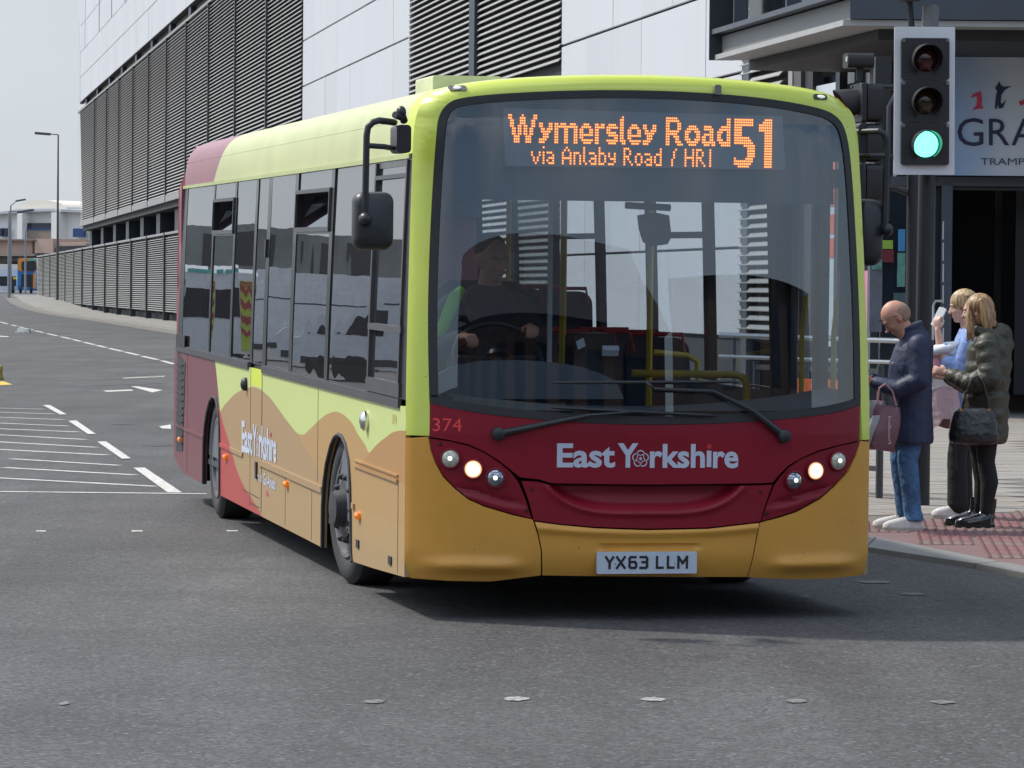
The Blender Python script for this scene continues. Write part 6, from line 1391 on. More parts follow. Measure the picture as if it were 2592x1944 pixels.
# interior mirror
mp_ = [byp(u, v, .55) for u, v in ((1618, 545), (1660, 538), (1694, 545), (1700, 600), (1690, 618), (1650, 624), (1632, 612), (1622, 580))]
g = G(); g.prism(mp_, [(x, y+.05, z) for x, y, z in mp_]); g.build('cab_mirror', M_blk, BUS, recalc=True)
p = byp(1640, 530, .55); g = G(); g.tube([(p[0]-.12, .55, p[2]+.02), (p[0]+.12, .55, p[2]+.01)], .018, 8); g.tube([(p[0], .55, p[2]+.02), (p[0], .55, p[2]+.15)], .014, 8); g.build('mirror_arm', M_blk, BUS)
# --- exterior mirrors
zm = lambda x, y: (840+x*.2652, 240+y*.2652)
def ext_mirror(pts_tube, pts_low, head, mount, ym, joint):
    r = bpy.data.objects.new('wing_mirror', None); link(r, BUS)
    tb = [byp(*p, ym) for p in pts_tube]; tb[0] = (tb[0][0], ym+.20, tb[0][2]); tb[1] = (tb[1][0], ym+.10, tb[1][2])
    g = G(); g.tube(tb, .017, 12); g.build('arm', M_blk, r)
    tb = [byp(*p, ym) for p in pts_low]; tb[0] = (tb[0][0], ym+.2, tb[0][2]); g = G(); g.tube(tb, .014, 10); g.build('arm_stay', M_blk, r)
    (u0, v0), (u1, v1) = head; x0, z1_ = bpx(u0, v0, ym); x1, z0 = bpx(u1, v1, ym)
    g = G(); n = 6
    for k, (yy, sh) in enumerate(((0, .0),)):
        pass
    secs = [(-.055, .72), (-.04, .9), (-.01, .985), (.04, 1.0), (.05, .97)]; cxm, czm = (x0+x1)/2, (z0+z1_)/2; base = rrect(x0, x1, z0, z1_, .05, 6); m_ = len(base); vs = []
    for yy, k in secs: vs += [(cxm+(a-cxm)*k, ym+yy+.05, czm+(b-czm)*(k*.98+.02)) for a, b in base]
    g.add(vs, [tuple(range(m_))[::-1], tuple((len(secs)-1)*m_+i for i in range(m_))]+[(q*m_+i, q*m_+(i+1) % m_, (q+1)*m_+(i+1) % m_, (q+1)*m_+i) for q in range(len(secs)-1) for i in range(m_)])
    g.build('housing', M_blk, r, recalc=True, ang=50)
    g = G(); rr = rrect(x0+.015, x1-.015, z0+.015, z1_-.015, .04, 6); g.add([(a, ym+.104, b) for a, b in rr], [tuple(range(len(rr)))]); g.build('mirror_glass', mat('mirror', (.8, .82, .84), .03, 1, noise=0), r, smooth=False)
    g = G(); g.ell(byp(*joint, ym-.02), (.034, .045, .034)); g.build('ball_joint', M_blk, r)
    g = G(); (mu0, mv0), (mu1, mv1) = mount; a = byp(mu0, mv0, ym+.22); b = byp(mu1, mv1, ym+.22); g.rbox(min(a[0], b[0]), max(a[0], b[0]), ym+.12, ym+.32, b[2], a[2], .02); g.build('mount', M_blk, r); return r
r = ext_mirror([zm(660, 252), zm(560, 248), zm(450, 245), zm(390, 262), zm(345, 310), zm(332, 390), zm(326, 700), zm(316, 1130)], [zm(640, 500), zm(500, 495), zm(340, 485)], (zm(218, 920), zm(600, 1485)), (zm(590, 290), zm(725, 560)), -.06, zm(318, 1185))
g = G(); g.ell(byp(*zm(662, 165), .1), (.026, .03, .032)); g.tube([byp(*zm(600, 190), .06), byp(*zm(665, 215), .1)], .018, 10); g.tube([byp(*zm(665, 180), .1), byp(*zm(690, 250), .14)], .02, 10); g.build('camera_pod', M_blk, r)
g = G(); J = byp(*zm(318, 1185), -.085); text_on(g, 'GRL', lambda a, z: (J[0]-.03+a, -.128, J[2]-.01+z), 0, .06, 0, .022, .01); g.build('joint_marking', mat('mark_yellow', (.4, .45, .05), .6), r, smooth=False) if False else None
zn = lambda x, y: (1800+x*.2713, 150+y*.2713)
ext_mirror([zn(1390, 672), zn(1500, 670), zn(1570, 672), zn(1615, 700), zn(1638, 760), zn(1640, 850), zn(1630, 1200), zn(1620, 1540)], [zn(1400, 900), zn(1500, 900), zn(1630, 900)], (zn(1385, 1300), zn(1612, 1930)), (zn(1330, 600), zn(1400, 960)), .42, zn(1640, 1590))

# ================================================================== PEOPLE
def loft(g, rings, n=20):
    """closed skin through elliptical rings: (centre, half depth along x, half width along y[, tilt about y])"""
    vs = []
    for r in rings:
        c, rx, ry = r[:3]; tl = r[3] if len(r) > 3 else 0; m = Matrix.Rotation(tl, 3, 'Y')
        for j in range(n):
            t = 2*pi*j/n; vs.append(Vector(c)+m @ Vector((rx*cos(t), ry*sin(t), 0)))
    k = len(rings); g.add(vs, [(i*n+j, i*n+(j+1) % n, (i+1)*n+(j+1) % n, (i+1)*n+j) for i in range(k-1) for j in range(n)]+[tuple(range(n))[::-1], tuple((k-1)*n+j for j in range(n))]); return g
def limb(g, pts, rad):
    P = [Vector(p) for p in pts]
    # round out the bends
    Q, Rr = [], []
    for i in range(len(P)-1):
        for k in range(6):
            f = k/6; Q.append(P[i].lerp(P[i+1], f)); Rr.append(rad[i]+(rad[i+1]-rad[i])*f)
    Q.append(P[-1]); Rr.append(rad[-1]); g.tube(Q, Rr, 14)
    for p, r in zip(P, rad): g.ell(p, (r*.99, r*.99, r*.99), nu=12, nv=8)
def hand(g, wrist, d, nrm, curl=.9, k=1.0, left=True):
    """palm, four bent fingers of unequal length and a thumb from the side of the palm"""
    d = Vector(d).normalized(); nrm = Vector(nrm); nrm = (nrm-d*nrm.dot(d)).normalized(); s = d.cross(nrm)*(1 if left else -1); w = Vector(wrist)
    rot = Matrix((d, s, nrm)).transposed()
    g.ell(w+d*.045*k, (.052*k, .040*k, .016*k), rot); g.ell(w+d*.015*k, (.03*k, .026*k, .018*k), rot)
    for i, (o, ln) in enumerate(((-.028, .060), (-.010, .070), (.009, .066), (.027, .052))):
        p = w+d*.082*k+s*o*k; a = 0.15; pts = [w+d*.05*k+s*o*.8*k, p]; dd = d
        for j, f in enumerate((.45, .32, .26)):
            a += curl*(.55 if j == 0 else .75); v = d*cos(a)+nrm*sin(a); p = p+v*ln*f*1.25*k; pts.append(p)
        g.tube(pts, [.0095*k, .0095*k, .009*k, .008*k, .0065*k], 8); g.ell(pts[-1], (.007*k,)*3, nu=8, nv=6)
    b = w+d*.02*k-s*.03*k; pts = [w+d*.015*k-s*.012*k, b, b+(d*.6-s*.5+nrm*.35).normalized()*.032*k, b+(d*.85-s*.25+nrm*.6).normalized()*.062*k]
    g.tube(pts, [.014*k, .0125*k, .010*k, .0075*k], 8); g.ell(pts[-1], (.008*k,)*3, nu=8, nv=6)
def head(g, c, rot, k=1.0, nose=1.0):
    e = lambda p, r: g.ell(Vector(c)+rot @ (Vector(p)*k), tuple(x*k for x in r), rot, nu=18, nv=12)
    e((-.008, 0, .022), (.100, .078, .100)); e((.030, 0, -.045), (.062, .056, .064)); e((.058, 0, -.088), (.030, .030, .022)); e((.020, 0, -.01), (.078, .066, .075))
    e((.078, 0, .028), (.020, .050, .016)); e((.062, .034, -.022), (.028, .022, .022)); e((.062, -.034, -.022), (.028, .022, .022))
    e((.098, 0, -.010), (.012, .009, .022)); e((.108*nose, 0, -.026), (.016, .013, .012)); e((.086, 0, -.058), (.012, .022, .008)); e((.083, 0, -.067), (.012, .020, .007))
    for sy in (-1, 1): e((-.004, sy*.078, -.006), (.018, .008, .031)); e((-.010, sy*.080, .004), (.014, .009, .020))
def rotY(a): return Matrix.Rotation(a, 3, 'Y')
M_skin = mat('skin', (.52, .27, .19), .5, noise=.10, nscale=14, spec=.4); M_skin2 = mat('skin_pale', (.60, .36, .28), .5, noise=.08, nscale=14, spec=.4)
def face_bits(root, c, rot, k, hairc):
    for sy in (-1, 1):
        g = G(); g.ell(Vector(c)+rot @ Vector((.080*k, sy*.030*k, .005*k)), (.010*k,)*3, nu=10, nv=8); g.build('eye', mat('eye_white', (.5, .45, .42), .2, noise=0), root)
        g = G(); g.ell(Vector(c)+rot @ Vector((.088*k, sy*.030*k, .004*k)), (.004*k,)*3, nu=8, nv=6); g.build('iris', mat('iris', (.03, .02, .015), .1, noise=0), root)
        g = G(); pts = [Vector(c)+rot @ (Vector(p)*k) for p in ((.092, sy*.014, .026), (.091, sy*.032, .031), (.078, sy*.050, .024))]; g.tube(pts, .0035, 6); g.build('eyebrow', hairc, root)
    g = G(); g.ell(Vector(c)+rot @ Vector((.0955*k, 0, -.062*k)), (.003*k, .017*k, .0022*k), rot, nu=12, nv=6); g.build('lips', mat('lips', (.32, .10, .08), .5), root)

def shoe(name, root, a, fwd, m, ms, ln=.27, h=.10, boot=0, y=0):
    """sole and upper; a = ankle point on the ground, fwd = unit direction"""
    f = Vector((*fwd, 0)).normalized(); s = Vector((-f.y, f.x, 0)); a = Vector(a); g = G(); n = 20
    def outl(z, k, sh=0): return [a+f*(ln*(.5-.22)+sh+cos(t)*ln*.5*k)+s*(sin(t)*(.047+.010*cos(t))*k)+Vector((0, 0, z)) for t in [2*pi*i/n for i in range(n)]]
    o = bpy.data.objects.new(name, None); link(o, root)
    q = G(); rr = [outl(0, .98), outl(.024, 1.0)]; q.prism(rr[0], rr[1]); q.build('sole', ms, o, recalc=True)
    q = G(); 
    def prof(i, z): return z
    rings = [outl(.024, .97), outl(.05, .95), outl(.07, .82, -.02), outl(.085, .62, -.05), outl(h, .38, -.085)]
    if boot: rings += [[p+Vector((0, 0, boot*.5))-f*.01 for p in rings[-1]], [p+Vector((0, 0, boot))-f*.012 for p in rings[-1]]]
    vs = [p for r in rings for p in r]; k = len(rings)
    q.add(vs, [(i*n+j, i*n+(j+1) % n, (i+1)*n+(j+1) % n, (i+1)*n+j) for i in range(k-1) for j in range(n)]+[tuple(range(n))[::-1], tuple((k-1)*n+j for j in range(n))])
    q.build('upper', m, o, recalc=True, ang=60)
    for i in range(4):
        p = a+f*(.055+i*.022)+Vector((0, 0, .098-i*.008)); q = G(); q.tube([p-s*.022, p+s*.022+f*.004], .004, 6); q.build('lace', ms, o)
    return o
def cloth(name, col, rough=.8, noise=.25, nscale=9, bump=.5, bscale=26, **k): return mat(name, col, rough, noise=noise, nscale=nscale, bump=bump, bscale=bscale, **k)

# ---- bald man in a navy coat, reading something in his hands
gx, gy_ = gpt(2295, 1354); MAN = empty('person', (gx, gy_, .036), R_(184), label='person, bald, in a long navy coat and blue jeans, head bowed, holding shopping bags', cat='person', group=None)
kk = .965; hr = rotY(R_(44)); hc = (.09, 0, 1.47)
g = G(); head(g, hc, hr, 1.0, 1.05); limb(g, [(.045, 0, 1.42), (-.01, 0, 1.30)], [.058, .066])
loft(g, [((0, 0, .78), .10, .14), ((0, 0, 1.0), .10, .14), ((-.01, 0, 1.2), .11, .17), ((-.02, 0, 1.31), .08, .16), ((-.01, 0, 1.36), .05, .07)])
HL, HRt = (.27, .10, 1.03), (.30, -.06, 1.06)
limb(g, [(-.02, .18, 1.27), (-.02, .23, 1.02), (.13, .18, .98), HL], [.05, .045, .04, .027]); limb(g, [(-.02, -.18, 1.27), (-.02, -.23, 1.02), (.14, -.16, .99), HRt], [.05, .045, .04, .027])
hand(g, HL, (1, -.25, .15), (0, -.7, .5), 1.0, 1.0, True); hand(g, HRt, (1, .2, .15), (0, .7, .5), 1.0, 1.0, False)
for sy in (-1, 1): limb(g, [(0, sy*.085, .80), (.02, sy*.088, .48), (.0, sy*.092, .26), (-.015, sy*.095, .07)], [.07, .045, .038, .032])
solid(g, 'body', M_skin, MAN, .0075, 3)
face_bits(MAN, hc, hr, 1.0, mat('brow_grey', (.12, .09, .07), .8))
# cropped grey hair round the back and sides
g = G(); g.ell(Vector(hc)+hr @ Vector((-.022, 0, .008)), (.094, .0805, .088), hr, nu=28, nv=18); me = g.mesh('x', M_skin)
bm = bmesh.new(); bm.from_mesh(me); dele = []
for v in bm.verts:
    p = hr.transposed() @ (v.co-Vector(hc))
    if p.z > .074 or p.x > .028-.5*max(0, p.z-.03)+.006*random.random() or p.z < -.066 or (abs(p.x-.012) < .022 and p.z < -.008 ): dele.append(v)
bmesh.ops.delete(bm, geom=dele, context='VERTS'); bm.to_mesh(me); bm.free(); me.materials.clear(); me.materials.append(mat('cropped_hair', (.30, .19, .14), .95, noise=.4, nscale=60)); link(bpy.data.objects.new('hair', me), MAN)
# sunglasses pushed up on the forehead
g = G(); P = lambda *p: Vector(hc)+hr @ Vector(p)
for sy in (-1, 1):
    pts = [P(.093, sy*.028, .062)+hr @ Vector((.002*cos(t), sy*.024*cos(t), .017*sin(t))) for t in lin(0, 2*pi, 16)]; g.tube(pts, .0022, 6, cap=False); g.tube([P(.090, sy*.052, .064), P(.05, sy*.078, .052), P(-.02, sy*.084, .012)], .0024, 6)
g.tube([P(.096, -.008, .064), P(.096, .008, .064)], .002, 6); g.build('glasses', M_blk, MAN)
# coat
M_navy_c = cloth('coat_navy', (.014, .023, .06), .6, .2, 7, .4, 14)
g = G(); loft(g, [((-.02, 0, .60), .155, .215), ((-.02, 0, .64), .158, .218), ((-.015, 0, .85), .15, .21), ((-.01, 0, 1.0), .152, .205), ((-.015, 0, 1.15), .15, .215), ((-.035, 0, 1.27), .135, .215, .1), ((-.045, 0, 1.335), .105, .165, .15), ((-.035, 0, 1.38), .078, .085, .25)])
limb(g, [(-.035, .185, 1.285), (-.035, .245, 1.04), (.10, .20, .975), (.24, .11, 1.02)], [.078, .070, .062, .048]); limb(g, [(-.035, -.185, 1.285), (-.035, -.25, 1.04), (.10, -.19, .98), (.26, -.075, 1.045)], [.078, .070, .062, .048])
loft(g, [((-.03, 0, 1.33), .10, .10, .3), ((-.02, 0, 1.39), .085, .085, .35), ((-.012, 0, 1.425), .088, .086, .4)])
solid(g, 'coat', M_navy_c, MAN, .0095, 3, .007)
g = G(); g.obox((.135, .13, 1.16), (.003, 0, 0), (0, .012, .004), (0, -.001, .004)); g.build('chest_logo', mat('logo_white', (.6, .6, .62), .5), MAN, smooth=False)
for z in (.70, .82, .94): g = G(); g.lathe([(0, .009), (.004, .007)], (.135, .0, z), (1, 0, 0), 10); g.build('button', M_blk, MAN)
M_jean = cloth('denim_blue', (.055, .135, .27), .8, .55, 5, .9, 20)
g = G(); loft(g, [((-.01, 0, .86), .13, .17), ((-.01, 0, .74), .13, .175)])
for sy, dx in ((-1, .01), (1, -.01)): limb(g, [(-.01+dx, sy*.085, .76), (.025+dx, sy*.088, .48), (.0+dx, sy*.092, .26), (-.015+dx, sy*.095, .11)], [.098, .074, .066, .063])
loft(g, [((-.02, -.095, .07), .07, .066), ((-.02, -.095, .12), .066, .062)]); loft(g, [((-.03, .095, .07), .07, .066), ((-.03, .095, .12), .066, .062)])
solid(g, 'jeans', M_jean, MAN, .009, 2, .010)
M_wsh = mat('shoe_white', (.62, .60, .57), .6, noise=.15, nscale=20); M_wso = mat('sole_white', (.46, .43, .38), .6, noise=.15, nscale=20)
shoe('shoe', MAN, (-.035, .10, 0), (1, .03), M_wsh, M_wso, .29); shoe('shoe', MAN, (.0, -.095, 0), (1, -.08), M_wsh, M_wso, .29)
# what he holds
def world_of(root, p): return root.matrix_world @ Vector(p)
bpy.context.view_layer.update()
def held(name, loc, root): 
    o = empty(name, tuple(loc), root.rotation_euler.z); return o
BG = held('carrier_bag', world_of(MAN, (.135, .30, .97)), MAN); tag(BG, 'maroon and grey shopping bag hanging from the arm of the man in navy', 'shopping bag')
def bag_mesh(w, h, d, wob=.012):
    g = G(); n = 28; rings = []
    for i in range(9):
        f = i/8; z = -h*f; ww = w*(.86+.14*f**.6); dd = d*(.25+.75*f**.5); rings.append([(ww/2*math.copysign(abs(cos(t))**.45, cos(t))+wob*sin(7*f+3*t), dd/2*math.copysign(abs(sin(t))**.6, sin(t))+wob*cos(5*f+2*t), z) for t in [2*pi*k/n for k in range(n)]])
    vs = [p for r in rings for p in r]; g.add(vs, [(i*n+j, i*n+(j+1) % n, (i+1)*n+(j+1) % n, (i+1)*n+j) for i in range(8) for j in range(n)]+[tuple(8*n+j for j in range(n))]); return g
M_mar = mat('bag_maroon', (.13, .05, .062), .4, noise=.2, nscale=8, bump=.5, bscale=14); M_bgrey = mat('bag_grey', (.24, .24, .24), .4, noise=.2, nscale=8, bump=.4, bscale=14)
o = bag_mesh(.20, .31, .11).build('bag', M_mar, BG, recalc=True); o.rotation_euler = (0, R_(-8), R_(14)); o.location = (.06, 0, -.10)
o = bag_mesh(.10, .30, .115).build('grey_panel', M_bgrey, BG, recalc=True); o.rotation_euler = (0, R_(-10), R_(14)); o.location = (.135, -.005, -.075)
g = G(); text_on(g, 'Poundland', lambda u, v: (.065-v, .065, -.36+u), 0, .19, 0, .020, .0); g.build('bag_print', mat('bag_print', (.62, .5, .55), .5), BG, smooth=False)
g = G(); g.tube([(.0, 0, -.10), (.03, .01, .0), (.08, .012, .05), (.12, .01, .02), (.13, 0, -.08)], .007, 8); g.build('handle', mat('handle_pink', (.42, .20, .22), .6), BG)
B2 = held('carrier_bag', world_of(MAN, (.27, .10, .90)), MAN); tag(B2, 'pale patterned shopping bag in front of the man in navy, half hidden by the bus', 'shopping bag')
M_pat = mat('bag_patterned', (.50, .44, .42), .5, noise=.75, nscale=22, bump=.5, bscale=14)
o = bag_mesh(.20, .34, .12).build('bag', M_pat, B2, recalc=True); o.location = (0, 0, .0)
g = G(); g.tube([(-.06, 0, .0), (-.04, 0, .12), (.0, 0, .17), (.04, 0, .12), (.06, 0, .0)], .008, 8); g.build('handle', M_mar, B2)
B3 = held('blue_packet', world_of(MAN, (.33, .05, 1.06)), MAN); tag(B3, 'blue and white plastic packet in the hands of the man in navy', 'packet')
g = G(); g.ell((0, 0, 0), (.055, .05, .035), rotY(.5), 14, 9); g.ell((.04, .02, .02), (.04, .035, .025), rotY(-.4), 12, 8); solid(g, 'packet', mat('packet_blue', (.03, .12, .5), .25, noise=.9, nscale=18, coat=.6), B3, .006, 1, .01)

# ---- hair strands helper: many thin locks laid over a cap
def locks(root, c, rot, m, roots, ends, n=90, r=.006, sag=.02, name='hair', cap=None, voxel=.006):
    g = G()
    if cap: 
        for p, rr in cap: g.ell(Vector(c)+rot @ Vector(p), rr, rot, nu=20, nv=14)
    for i in range(n):
        f = random.random(); a = roots(f); b = ends(f)
        a = Vector(c)+rot @ Vector(a); b = Vector(c)+Vector(b); mid = a.lerp(b, .5)+Vector((random.uniform(-.01, .01), random.uniform(-.01, .01), sag))
        pts = [a, a.lerp(mid, .6)+Vector((0, 0, .008)), mid, mid.lerp(b, .6), b]; g.tube(pts, [r*.8, r, r, r*.8, r*.3], 6)
    return solid(g, name, m, root, voxel, 1)
def hair_mat(name, c1, c2):
    m = bpy.data.materials.new(name); m.use_nodes = True; nt = m.node_tree; b = nt.nodes['Principled BSDF']; l = nt.links.new
    t = nt.nodes.new('ShaderNodeTexCoord'); mp = nt.nodes.new('ShaderNodeMapping'); mp.inputs['Scale'].default_value = (60, 60, 5); l(t.outputs['Object'], mp.inputs[0])
    n = nt.nodes.new('ShaderNodeTexNoise'); n.inputs['Scale'].default_value = 1; n.inputs['Detail'].default_value = 5; l(mp.outputs[0], n.inputs[0])
    r = nt.nodes.new('ShaderNodeValToRGB'); r.color_ramp.elements[0].position = .35; r.color_ramp.elements[1].position = .65; r.color_ramp.elements[0].color = (*c1, 1); r.color_ramp.elements[1].color = (*c2, 1)
    l(n.outputs['Fac'], r.inputs[0]); l(r.outputs[0], b.inputs['Base Color']); b.inputs['Roughness'].default_value = .45
    bp = nt.nodes.new('ShaderNodeBump'); bp.inputs['Strength'].default_value = .8; bp.inputs['Distance'].default_value = .006; l(n.outputs['Fac'], bp.inputs['Height']); l(bp.outputs[0], b.inputs['Normal']); return m
M_blond = hair_mat('hair_dark_blonde', (.13, .065, .026), (.46, .29, .13)); M_blond2 = hair_mat('hair_blonde', (.20, .11, .045), (.58, .42, .22))

# ---- woman in the olive padded coat
gx, gy_ = gpt(2478, 1347); WO = empty('person', (gx, gy_, .036), R_(176), label='person with dark blonde hair in an olive padded coat and black boots, carrying a handbag', cat='person')
hr = rotY(R_(6)) @ Matrix.Rotation(R_(12), 3, 'Z').transposed(); hc = (.03, 0, 1.515)
g = G(); head(g, hc, hr, .97); limb(g, [(.01, 0, 1.45), (-.01, 0, 1.33)], [.05, .056])
loft(g, [((0, 0, .80), .10, .14), ((0, 0, 1.0), .09, .12), ((-.01, 0, 1.2), .10, .15), ((-.02, 0, 1.33), .07, .14), ((-.01, 0, 1.37), .05, .06)])
WH, WH2 = (.245, .12, 1.085), (.24, -.08, 1.06)
limb(g, [(-.01, .17, 1.29), (-.04, .235, 1.04), (.10, .20, 1.02), WH], [.045, .04, .036, .024]); limb(g, [(-.01, -.17, 1.29), (-.04, -.22, 1.04), (.10, -.17, 1.0), WH2], [.045, .04, .036, .024])
hand(g, WH, (1, -.2, .25), (0, -.9, -.1), 1.1, .92, True); hand(g, WH2, (1, .2, .1), (0, .7, .4), 1.0, .92, False)
for sy, dx in ((-1, .015), (1, -.02)): limb(g, [(-.02+dx, sy*.075, .78), (-.02+dx, sy*.078, .46), (-.045+dx, sy*.082, .32), (-.02+dx, sy*.085, .08)], [.06, .036, .036, .028])
solid(g, 'body', M_skin2, WO, .0075, 3); face_bits(WO, hc, hr, .97, M_blond)
# hair: shoulder length, half of it forward over the shoulder
locks(WO, hc, hr, M_blond, lambda f: (-.02+.03*cos(f*12), .085*sin(f*6.283), .085+.01*sin(f*30)), lambda f: (-.055-.075*abs(cos(f*6.283))+random.uniform(-.02, .02), .10*sin(f*6.283)+random.uniform(-.015, .015), -.10+random.uniform(-.07, .03)), 130, .010, .03, cap=[((-.022, 0, .028), (.104, .090, .104)), ((-.045, 0, -.03), (.085, .088, .10))])
locks(WO, hc, hr, M_blond, lambda f: (.045, .068+.02*f, .05-.03*f), lambda f: (.055+random.uniform(-.03, .02), .105+random.uniform(-.012, .012), -.17+random.uniform(-.05, .04)), 44, .010, .0, 'hair')
locks(WO, hc, hr, M_blond, lambda f: (.045, -.068-.02*f, .05-.03*f), lambda f: (.05+random.uniform(-.03, .02), -.105, -.15+random.uniform(-.05, .04)), 24, .010, .0, 'hair')
M_olive = cloth('coat_olive', (.046, .046, .030), .5, .3, 6, .8, 14)
g = G(); rings = []
zs = [.585, .62, .70, .73, .80, .84, .92, .955, 1.03, 1.065, 1.14, 1.175, 1.25, 1.30, 1.35, 1.385]; wd = [.150, .165, .17, .158, .172, .158, .17, .155, .168, .154, .168, .156, .160, .142, .105, .08]
for i, (z, w_) in enumerate(zip(zs, wd)):
    sl_ = -.035 if z > .7 else -.03; rings.append(((sl_-.02*smooth01((z-.9)/.3), 0, z), w_*1.0, min(.235, w_*1.36) if z < 1.28 else w_*1.35, .05))
loft(g, rings, 28)
def puffy(g, pts, rad):
    P = [Vector(p) for p in pts]; Q, Rr = [], []; m = 0
    for i in range(len(P)-1):
        for k in range(10): f = k/10; Q.append(P[i].lerp(P[i+1], f)); m += 1; Rr.append((rad[i]+(rad[i+1]-rad[i])*f)*(1+.055*sin(m*1.55)))
    Q.append(P[-1]); Rr.append(rad[-1]); g.tube(Q, Rr, 18)
    for p, r in zip(P, rad): g.ell(p, (r*.97,)*3, nu=12, nv=8)
puffy(g, [(-.03, .18, 1.29), (-.055, .245, 1.05), (.09, .215, 1.015), (.215, .135, 1.07)], [.086, .083, .074, .052]); puffy(g, [(-.03, -.18, 1.29), (-.055, -.24, 1.05), (.09, -.19, 1.0), (.215, -.095, 1.05)], [.086, .083, .074, .052])
# hood lying on the back
g.ell((-.135, 0, 1.355), (.085, .125, .085), rotY(.5), 20, 12); g.ell((-.17, 0, 1.30), (.06, .10, .07), rotY(.5), 16, 10); loft(g, [((-.03, 0, 1.35), .115, .125, -.15), ((-.035, 0, 1.405), .105, .115, -.2)])
solid(g, 'coat', M_olive, WO, .0095, 2, .009)
M_leg = cloth('leggings_black', (.010, .010, .011), .8, .3, 9, .3, 20)
g = G(); loft(g, [((-.02, 0, .85), .12, .16), ((-.02, 0, .72), .125, .17)])
for sy, dx in ((-1, .015), (1, -.02)): limb(g, [(-.02+dx, sy*.075, .76), (-.02+dx, sy*.078, .46), (-.045+dx, sy*.082, .32), (-.02+dx, sy*.085, .12)], [.10, .062, .064, .042])
solid(g, 'leggings', M_leg, WO, .009, 2, .004)
M_boot = mat('boot_black', (.012, .012, .013), .16, noise=.25, nscale=15, coat=.8); M_bsole = mat('boot_sole', (.014, .014, .014), .7)
shoe('boot', WO, (-.045, .09, 0), (1, .02), M_boot, M_bsole, .285, .105, .10); shoe('boot', WO, (.02, -.085, 0), (1, -.1), M_boot, M_bsole, .285, .105, .10)
bpy.context.view_layer.update()
HB = held('handbag', world_of(WO, (.06, .30, 1.0)), WO); tag(HB, 'black leather handbag with gold studs hanging from the forearm of the woman in olive', 'handbag')
g = G(); secs = [(0, .115, .045), (-.03, .145, .065), (-.10, .165, .085), (-.18, .178, .098), (-.235, .172, .098), (-.25, .150, .08)]; n = 28; vs = []
for z, a, b in secs: vs += [(a*math.copysign(abs(cos(t))**.7, cos(t)), b*math.copysign(abs(sin(t))**.8, sin(t)), z-.15) for t in [2*pi*k/n for k in range(n)]]
k = len(secs); g.add(vs, [(i*n+j, i*n+(j+1) % n, (i+1)*n+(j+1) % n, (i+1)*n+j) for i in range(k-1) for j in range(n)]+[tuple(range(n)), tuple((k-1)*n+j for j in range(n))])
M_lea = mat('leather_black', (.012, .012, .013), .3, noise=.3, nscale=10, bump=.5, bscale=22, coat=.25); solid(g, 'bag', M_lea, HB, .008, 2, .008)
for sy in (-1, 1): g = G(); g.tube([(.085, sy*.045, -.17), (.06, sy*.04, -.05), (.02, sy*.02, .05), (-.02, sy*.01, .07), (-.06, sy*.03, .02), (-.095, sy*.045, -.10), (-.10, sy*.045, -.17)], .008, 8); g.build('handle', M_lea, HB)
M_gold2 = mat('brass', (.6, .42, .15), .25, 1)
for x in (.09, -.1): g = G(); g.lathe([(0, .012), (.006, .011)], (x, .055, -.165), (0, 1, 0), 12); g.build('ring', M_gold2, HB)
for x, z in ((-.14, -.24), (-.15, -.29), (-.14, -.34)): g = G(); g.lathe([(0, .006), (.004, .004)], (x, .062, z), (0, 1, 0), 8); g.build('stud', M_gold2, HB)
g = G(); g.tube([(.13, .06, -.38), (.125, .065, -.45), (.135, .06, -.56)], .0035, 6); g.tube([(.14, .06, -.38), (.13, .065, -.48), (.12, .06, -.58)], .0035, 6); g.build('tassel_cord', M_lea, HB)

# ---- second woman, mostly hidden: blonde, blue striped shirt, hand raised with a phone
gx, gy_ = gpt(2425, 1322); W2 = empty('person', (gx, gy_, .036), R_(178), label='blonde person in a rolled blue shirt sleeve, hand raised, behind the olive coat', cat='person')
hr = rotY(R_(10)); hc = (-.02, 0, 1.545)
g = G(); head(g, hc, hr, .97); limb(g, [(-.04, 0, 1.48), (-.06, 0, 1.36)], [.048, .054])
loft(g, [((-.05, 0, .80), .10, .14), ((-.05, 0, 1.0), .09, .12), ((-.06, 0, 1.2), .10, .15), ((-.07, 0, 1.36), .07, .14), ((-.06, 0, 1.40), .05, .06)])
HP = (.175, .135, 1.375); limb(g, [(-.06, .17, 1.32), (.05, .20, 1.08), (.145, .155, 1.20), HP], [.045, .043, .038, .025]); limb(g, [(-.06, -.17, 1.32), (-.02, -.21, 1.06), (.16, -.12, 1.02), (.24, -.05, 1.02)], [.045, .04, .036, .025])
hand(g, HP, (.1, -.1, 1), (-.6, -.7, 0), 1.2, .92, True); hand(g, (.24, -.05, 1.02), (1, .2, 0), (0, .7, .4), 1.0, .92, False)
for sy, dx in ((-1, .01), (1, .06)): limb(g, [(-.06+dx*.3, sy*.08, .78), (-.04+dx, sy*.083, .46), (-.05+dx, sy*.087, .08)], [.06, .036, .028])
solid(g, 'body', M_skin2, W2, .0075, 3); face_bits(W2, hc, hr, .97, M_blond2)
locks(W2, hc, hr, M_blond2, lambda f: (-.02+.03*cos(f*12), .085*sin(f*6.283), .085), lambda f: (-.08-.05*abs(cos(f*6.283))+random.uniform(-.02, .02), .085*sin(f*6.283)+random.uniform(-.015, .015), -.14+random.uniform(-.08, .03)), 110, .010, .03, cap=[((-.014, 0, .036), (.106, .088, .098)), ((-.050, 0, -.03), (.080, .084, .10))])
M_shirt = cloth('shirt_blue', (.24, .34, .62), .8, .35, 30, .5, 24)
